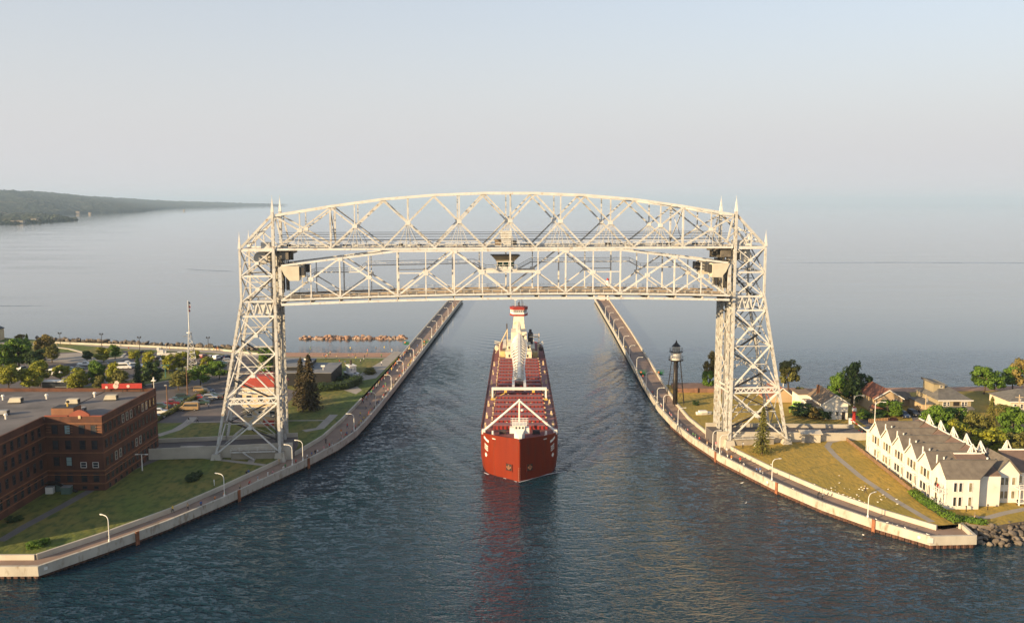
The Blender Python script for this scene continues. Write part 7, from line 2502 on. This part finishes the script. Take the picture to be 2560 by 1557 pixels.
for x, y, z, tp, lg, wh in ((HX - 1.2, HY0 + 1.6, 6.18, 'red', 'dark', "on the hotel's upper balcony, near corner"), (HX - 1.3, HY0 + .6, 6.18, 'pink', 'white', "on the hotel's upper balcony, outermost"), (HX - 1.2, HY0 + 2.6, 6.18, 'black', 'dark', "on the hotel's upper balcony, inmost"), (HX - 1.2, HY0 + 1.4, 3.18, 'black', 'dark', "on the hotel's lower balcony")):
    person(x, y, z, 'stand', tp, lg, rr.uniform(3, 5), wh, 1.0, "people on the hotel balconies")
# people on the beach and its lawn
BP = [(808, 890), (813, 889), (818, 886), (822, 888), (826, 884), (815, 893), (842, 894), (774, 886), (876, 872), (880, 872), (888, 889), (919, 878), (918, 886), (872, 891), (882, 890), (890, 897), (912, 892), (910, 900), (954, 890), (954, 910), (849, 905), (853, 910), (863, 907), (902, 904), (961, 870), (776, 872), (980, 876), (940, 872)]
for i, (x, y) in enumerate(BP):
    p = site(x, y + 4, GZ if y > 878 else 2.0)
    pose = rr.choice(('stand', 'walk', 'stand'))
    if i < 6: wh = "in the group at the sand edge"
    elif y < 880: wh = "on the sand by the waterline"
    elif x < 860: wh = "on the beach lawn left of the tug"
    elif x < 905: wh = "on the beach lawn above the tug"
    else: wh = "on the beach lawn toward the pier"
    tp, lg = pick(wh, pose)
    person(p.x, p.y, p.z + .02, pose, tp, lg, rr.uniform(0, 6.28), wh, 1.0, "people on the beach and its lawn")
for i, (x, y) in enumerate(((146, 866), (143, 866), (322, 876), (505, 877), (510, 876), (535, 878), (541, 877), (545, 878), (417, 874), (424, 876))):
    p = site(x, y)
    pose = rr.choice(('stand', 'walk'))
    wh = "on the lakefront walk " + ("at its left end" if x < 200 else "beside the long wall" if x < 400 else "near the displayed boat" if x < 480 else "right of the lattice mast")
    tp, lg = pick(wh, pose)
    person(p.x, p.y, GZ + .02, pose, tp, lg, rr.uniform(0, 6.28), wh, 1.0, "people on the lakefront walk")

# ------------------------------------------------------------------ gulls
gb = bmesh.new()
bmesh.ops.create_icosphere(gb, subdivisions=2, radius=1)
for v in gb.verts:
    x, y, z = v.co
    v.co = Vector((x * .22 - (.06 if x < -.6 else 0), y * .09 * (1 if x > -.5 else .6), z * .085 + .18 + (.02 if x < -.5 else 0)))
    if x > .75:
        v.co += Vector((.05, 0, .11))
    elif x > .4:
        v.co += Vector((.03, 0, .06))
gme = bpy.data.meshes.new("gull")
gb.to_mesh(gme)
gb.free()
gme.materials.append(WHITE)
GM = gme
gl = MB().bar((0, .03, 0), (0, .03, .14), .02, .02).bar((0, -.03, 0), (0, -.03, .14), .02, .02).mesh("leg", YELLOWP)
LAWNG = [(2098, 1190), (2098, 1208), (2078, 1221), (2088, 1226), (2088, 1218), (2111, 1222), (2124, 1224), (2148, 1224), (2162, 1216), (2168, 1222), (2142, 1238), (2147, 1242), (2200, 1241), (2207, 1238), (2214, 1245), (2203, 1250), (2194, 1256), (2220, 1224), (2241, 1249), (2243, 1261), (2160, 1222), (2153, 1219), (2156, 1226), (1928, 1162)]
WALLG = [(2078, 1221), (2090, 1225), (2105, 1232), (2114, 1236), (2124, 1240), (2130, 1243), (2140, 1246), (2152, 1251), (2163, 1256), (2046, 1210)]
DECKG = [(2189, 1300), (2217, 1308), (2228, 1312), (2239, 1316), (2259, 1322), (2310, 1340), (2318, 1340), (1986, 1222)]
for lst, z, lb, gr in ((LAWNG, GZ, "white gull standing on the dry lawn beside the sunlit pier", "gulls on the lawn"), (WALLG, PTOP + .12, "white gull perched on the inner wall of the sunlit pier", "gulls on the inner wall"), (DECKG, PTOP + .02, "white gull perched on the canal wall of the sunlit pier", "gulls on the canal wall")):
    for x, y in lst:
        p = site(x, y, z)
        if lst is WALLG or lst is DECKG:
            poly = PIER_R_IN if lst is WALLG else PIER_R_OUT
            q, u = min(((Vector(a).lerp(Vector(c), tt / 80), Vector(c) - Vector(a)) for a, c in zip(poly, poly[1:]) for tt in range(81)), key=lambda e: (e[0] - p.xy).length)
            nn = Vector((-u.y, u.x)).normalized() * (1 if lst is WALLG else -1)
            p = Vector((*(q + nn * .22), z))
        t = thing("gull", lb, "bird", p, rr.uniform(0, 6.28), gr)
        t.scale = (.9, .9, .9)
        put("body", GM, t)
        put("leg", gl, t)
for i, (x, y, l) in enumerate(((1855, 1208, "white gull afloat left of the second sunlit lamp"), (2158, 1338, "white gull afloat below the first sunlit lamp"), (1865, 1258, "white gull flying low over the canal"))):
    p = site(x, y, 0)
    t = thing("gull", l, "bird", (p.x, p.y, -.12), rr.uniform(0, 6), "gulls on the water")
    t.scale = (1.5, 1.5, 1.5)
    put("body", GM, t)
# open concrete stern wake streaks behind the ship
wk_ = MB()
for i in range(26):
    s = rr.choice((-1, 1))
    y = rr.uniform(330, 420)
    x = 1.8 + s * rr.uniform(10.5, 10.5 + (y - 320) * .14)
    a = rr.uniform(.6, 2.2)
    wk_.face([(x, y, .03), (x + s * a, y + rr.uniform(-.2, .2), .03), (x + s * a * .8, y + .25, .03), (x, y + .18, .03)])
tag(wk_.build("wake_foam", FOAM), kind="stuff")

# ------------------------------------------------------------------ haze over the lake
hz_ = MB().box(-43000, 43000, -1000, 43000, -1.0, 260).build("haze", [])
hm_ = bpy.data.materials.new("haze")
hm_.use_nodes = True
n_ = hm_.node_tree
n_.nodes.clear()
pv = node(n_, "ShaderNodeVolumePrincipled")
pv.inputs["Color"].default_value = (0.58, 0.77, 1.0, 1)
pv.inputs["Density"].default_value = 5.4e-5
pv.inputs["Anisotropy"].default_value = 0.0
ou = node(n_, "ShaderNodeOutputMaterial")
n_.links.new(pv.outputs[0], ou.inputs["Volume"])
hz_.data.materials.append(hm_)
tag(hz_, kind="stuff")
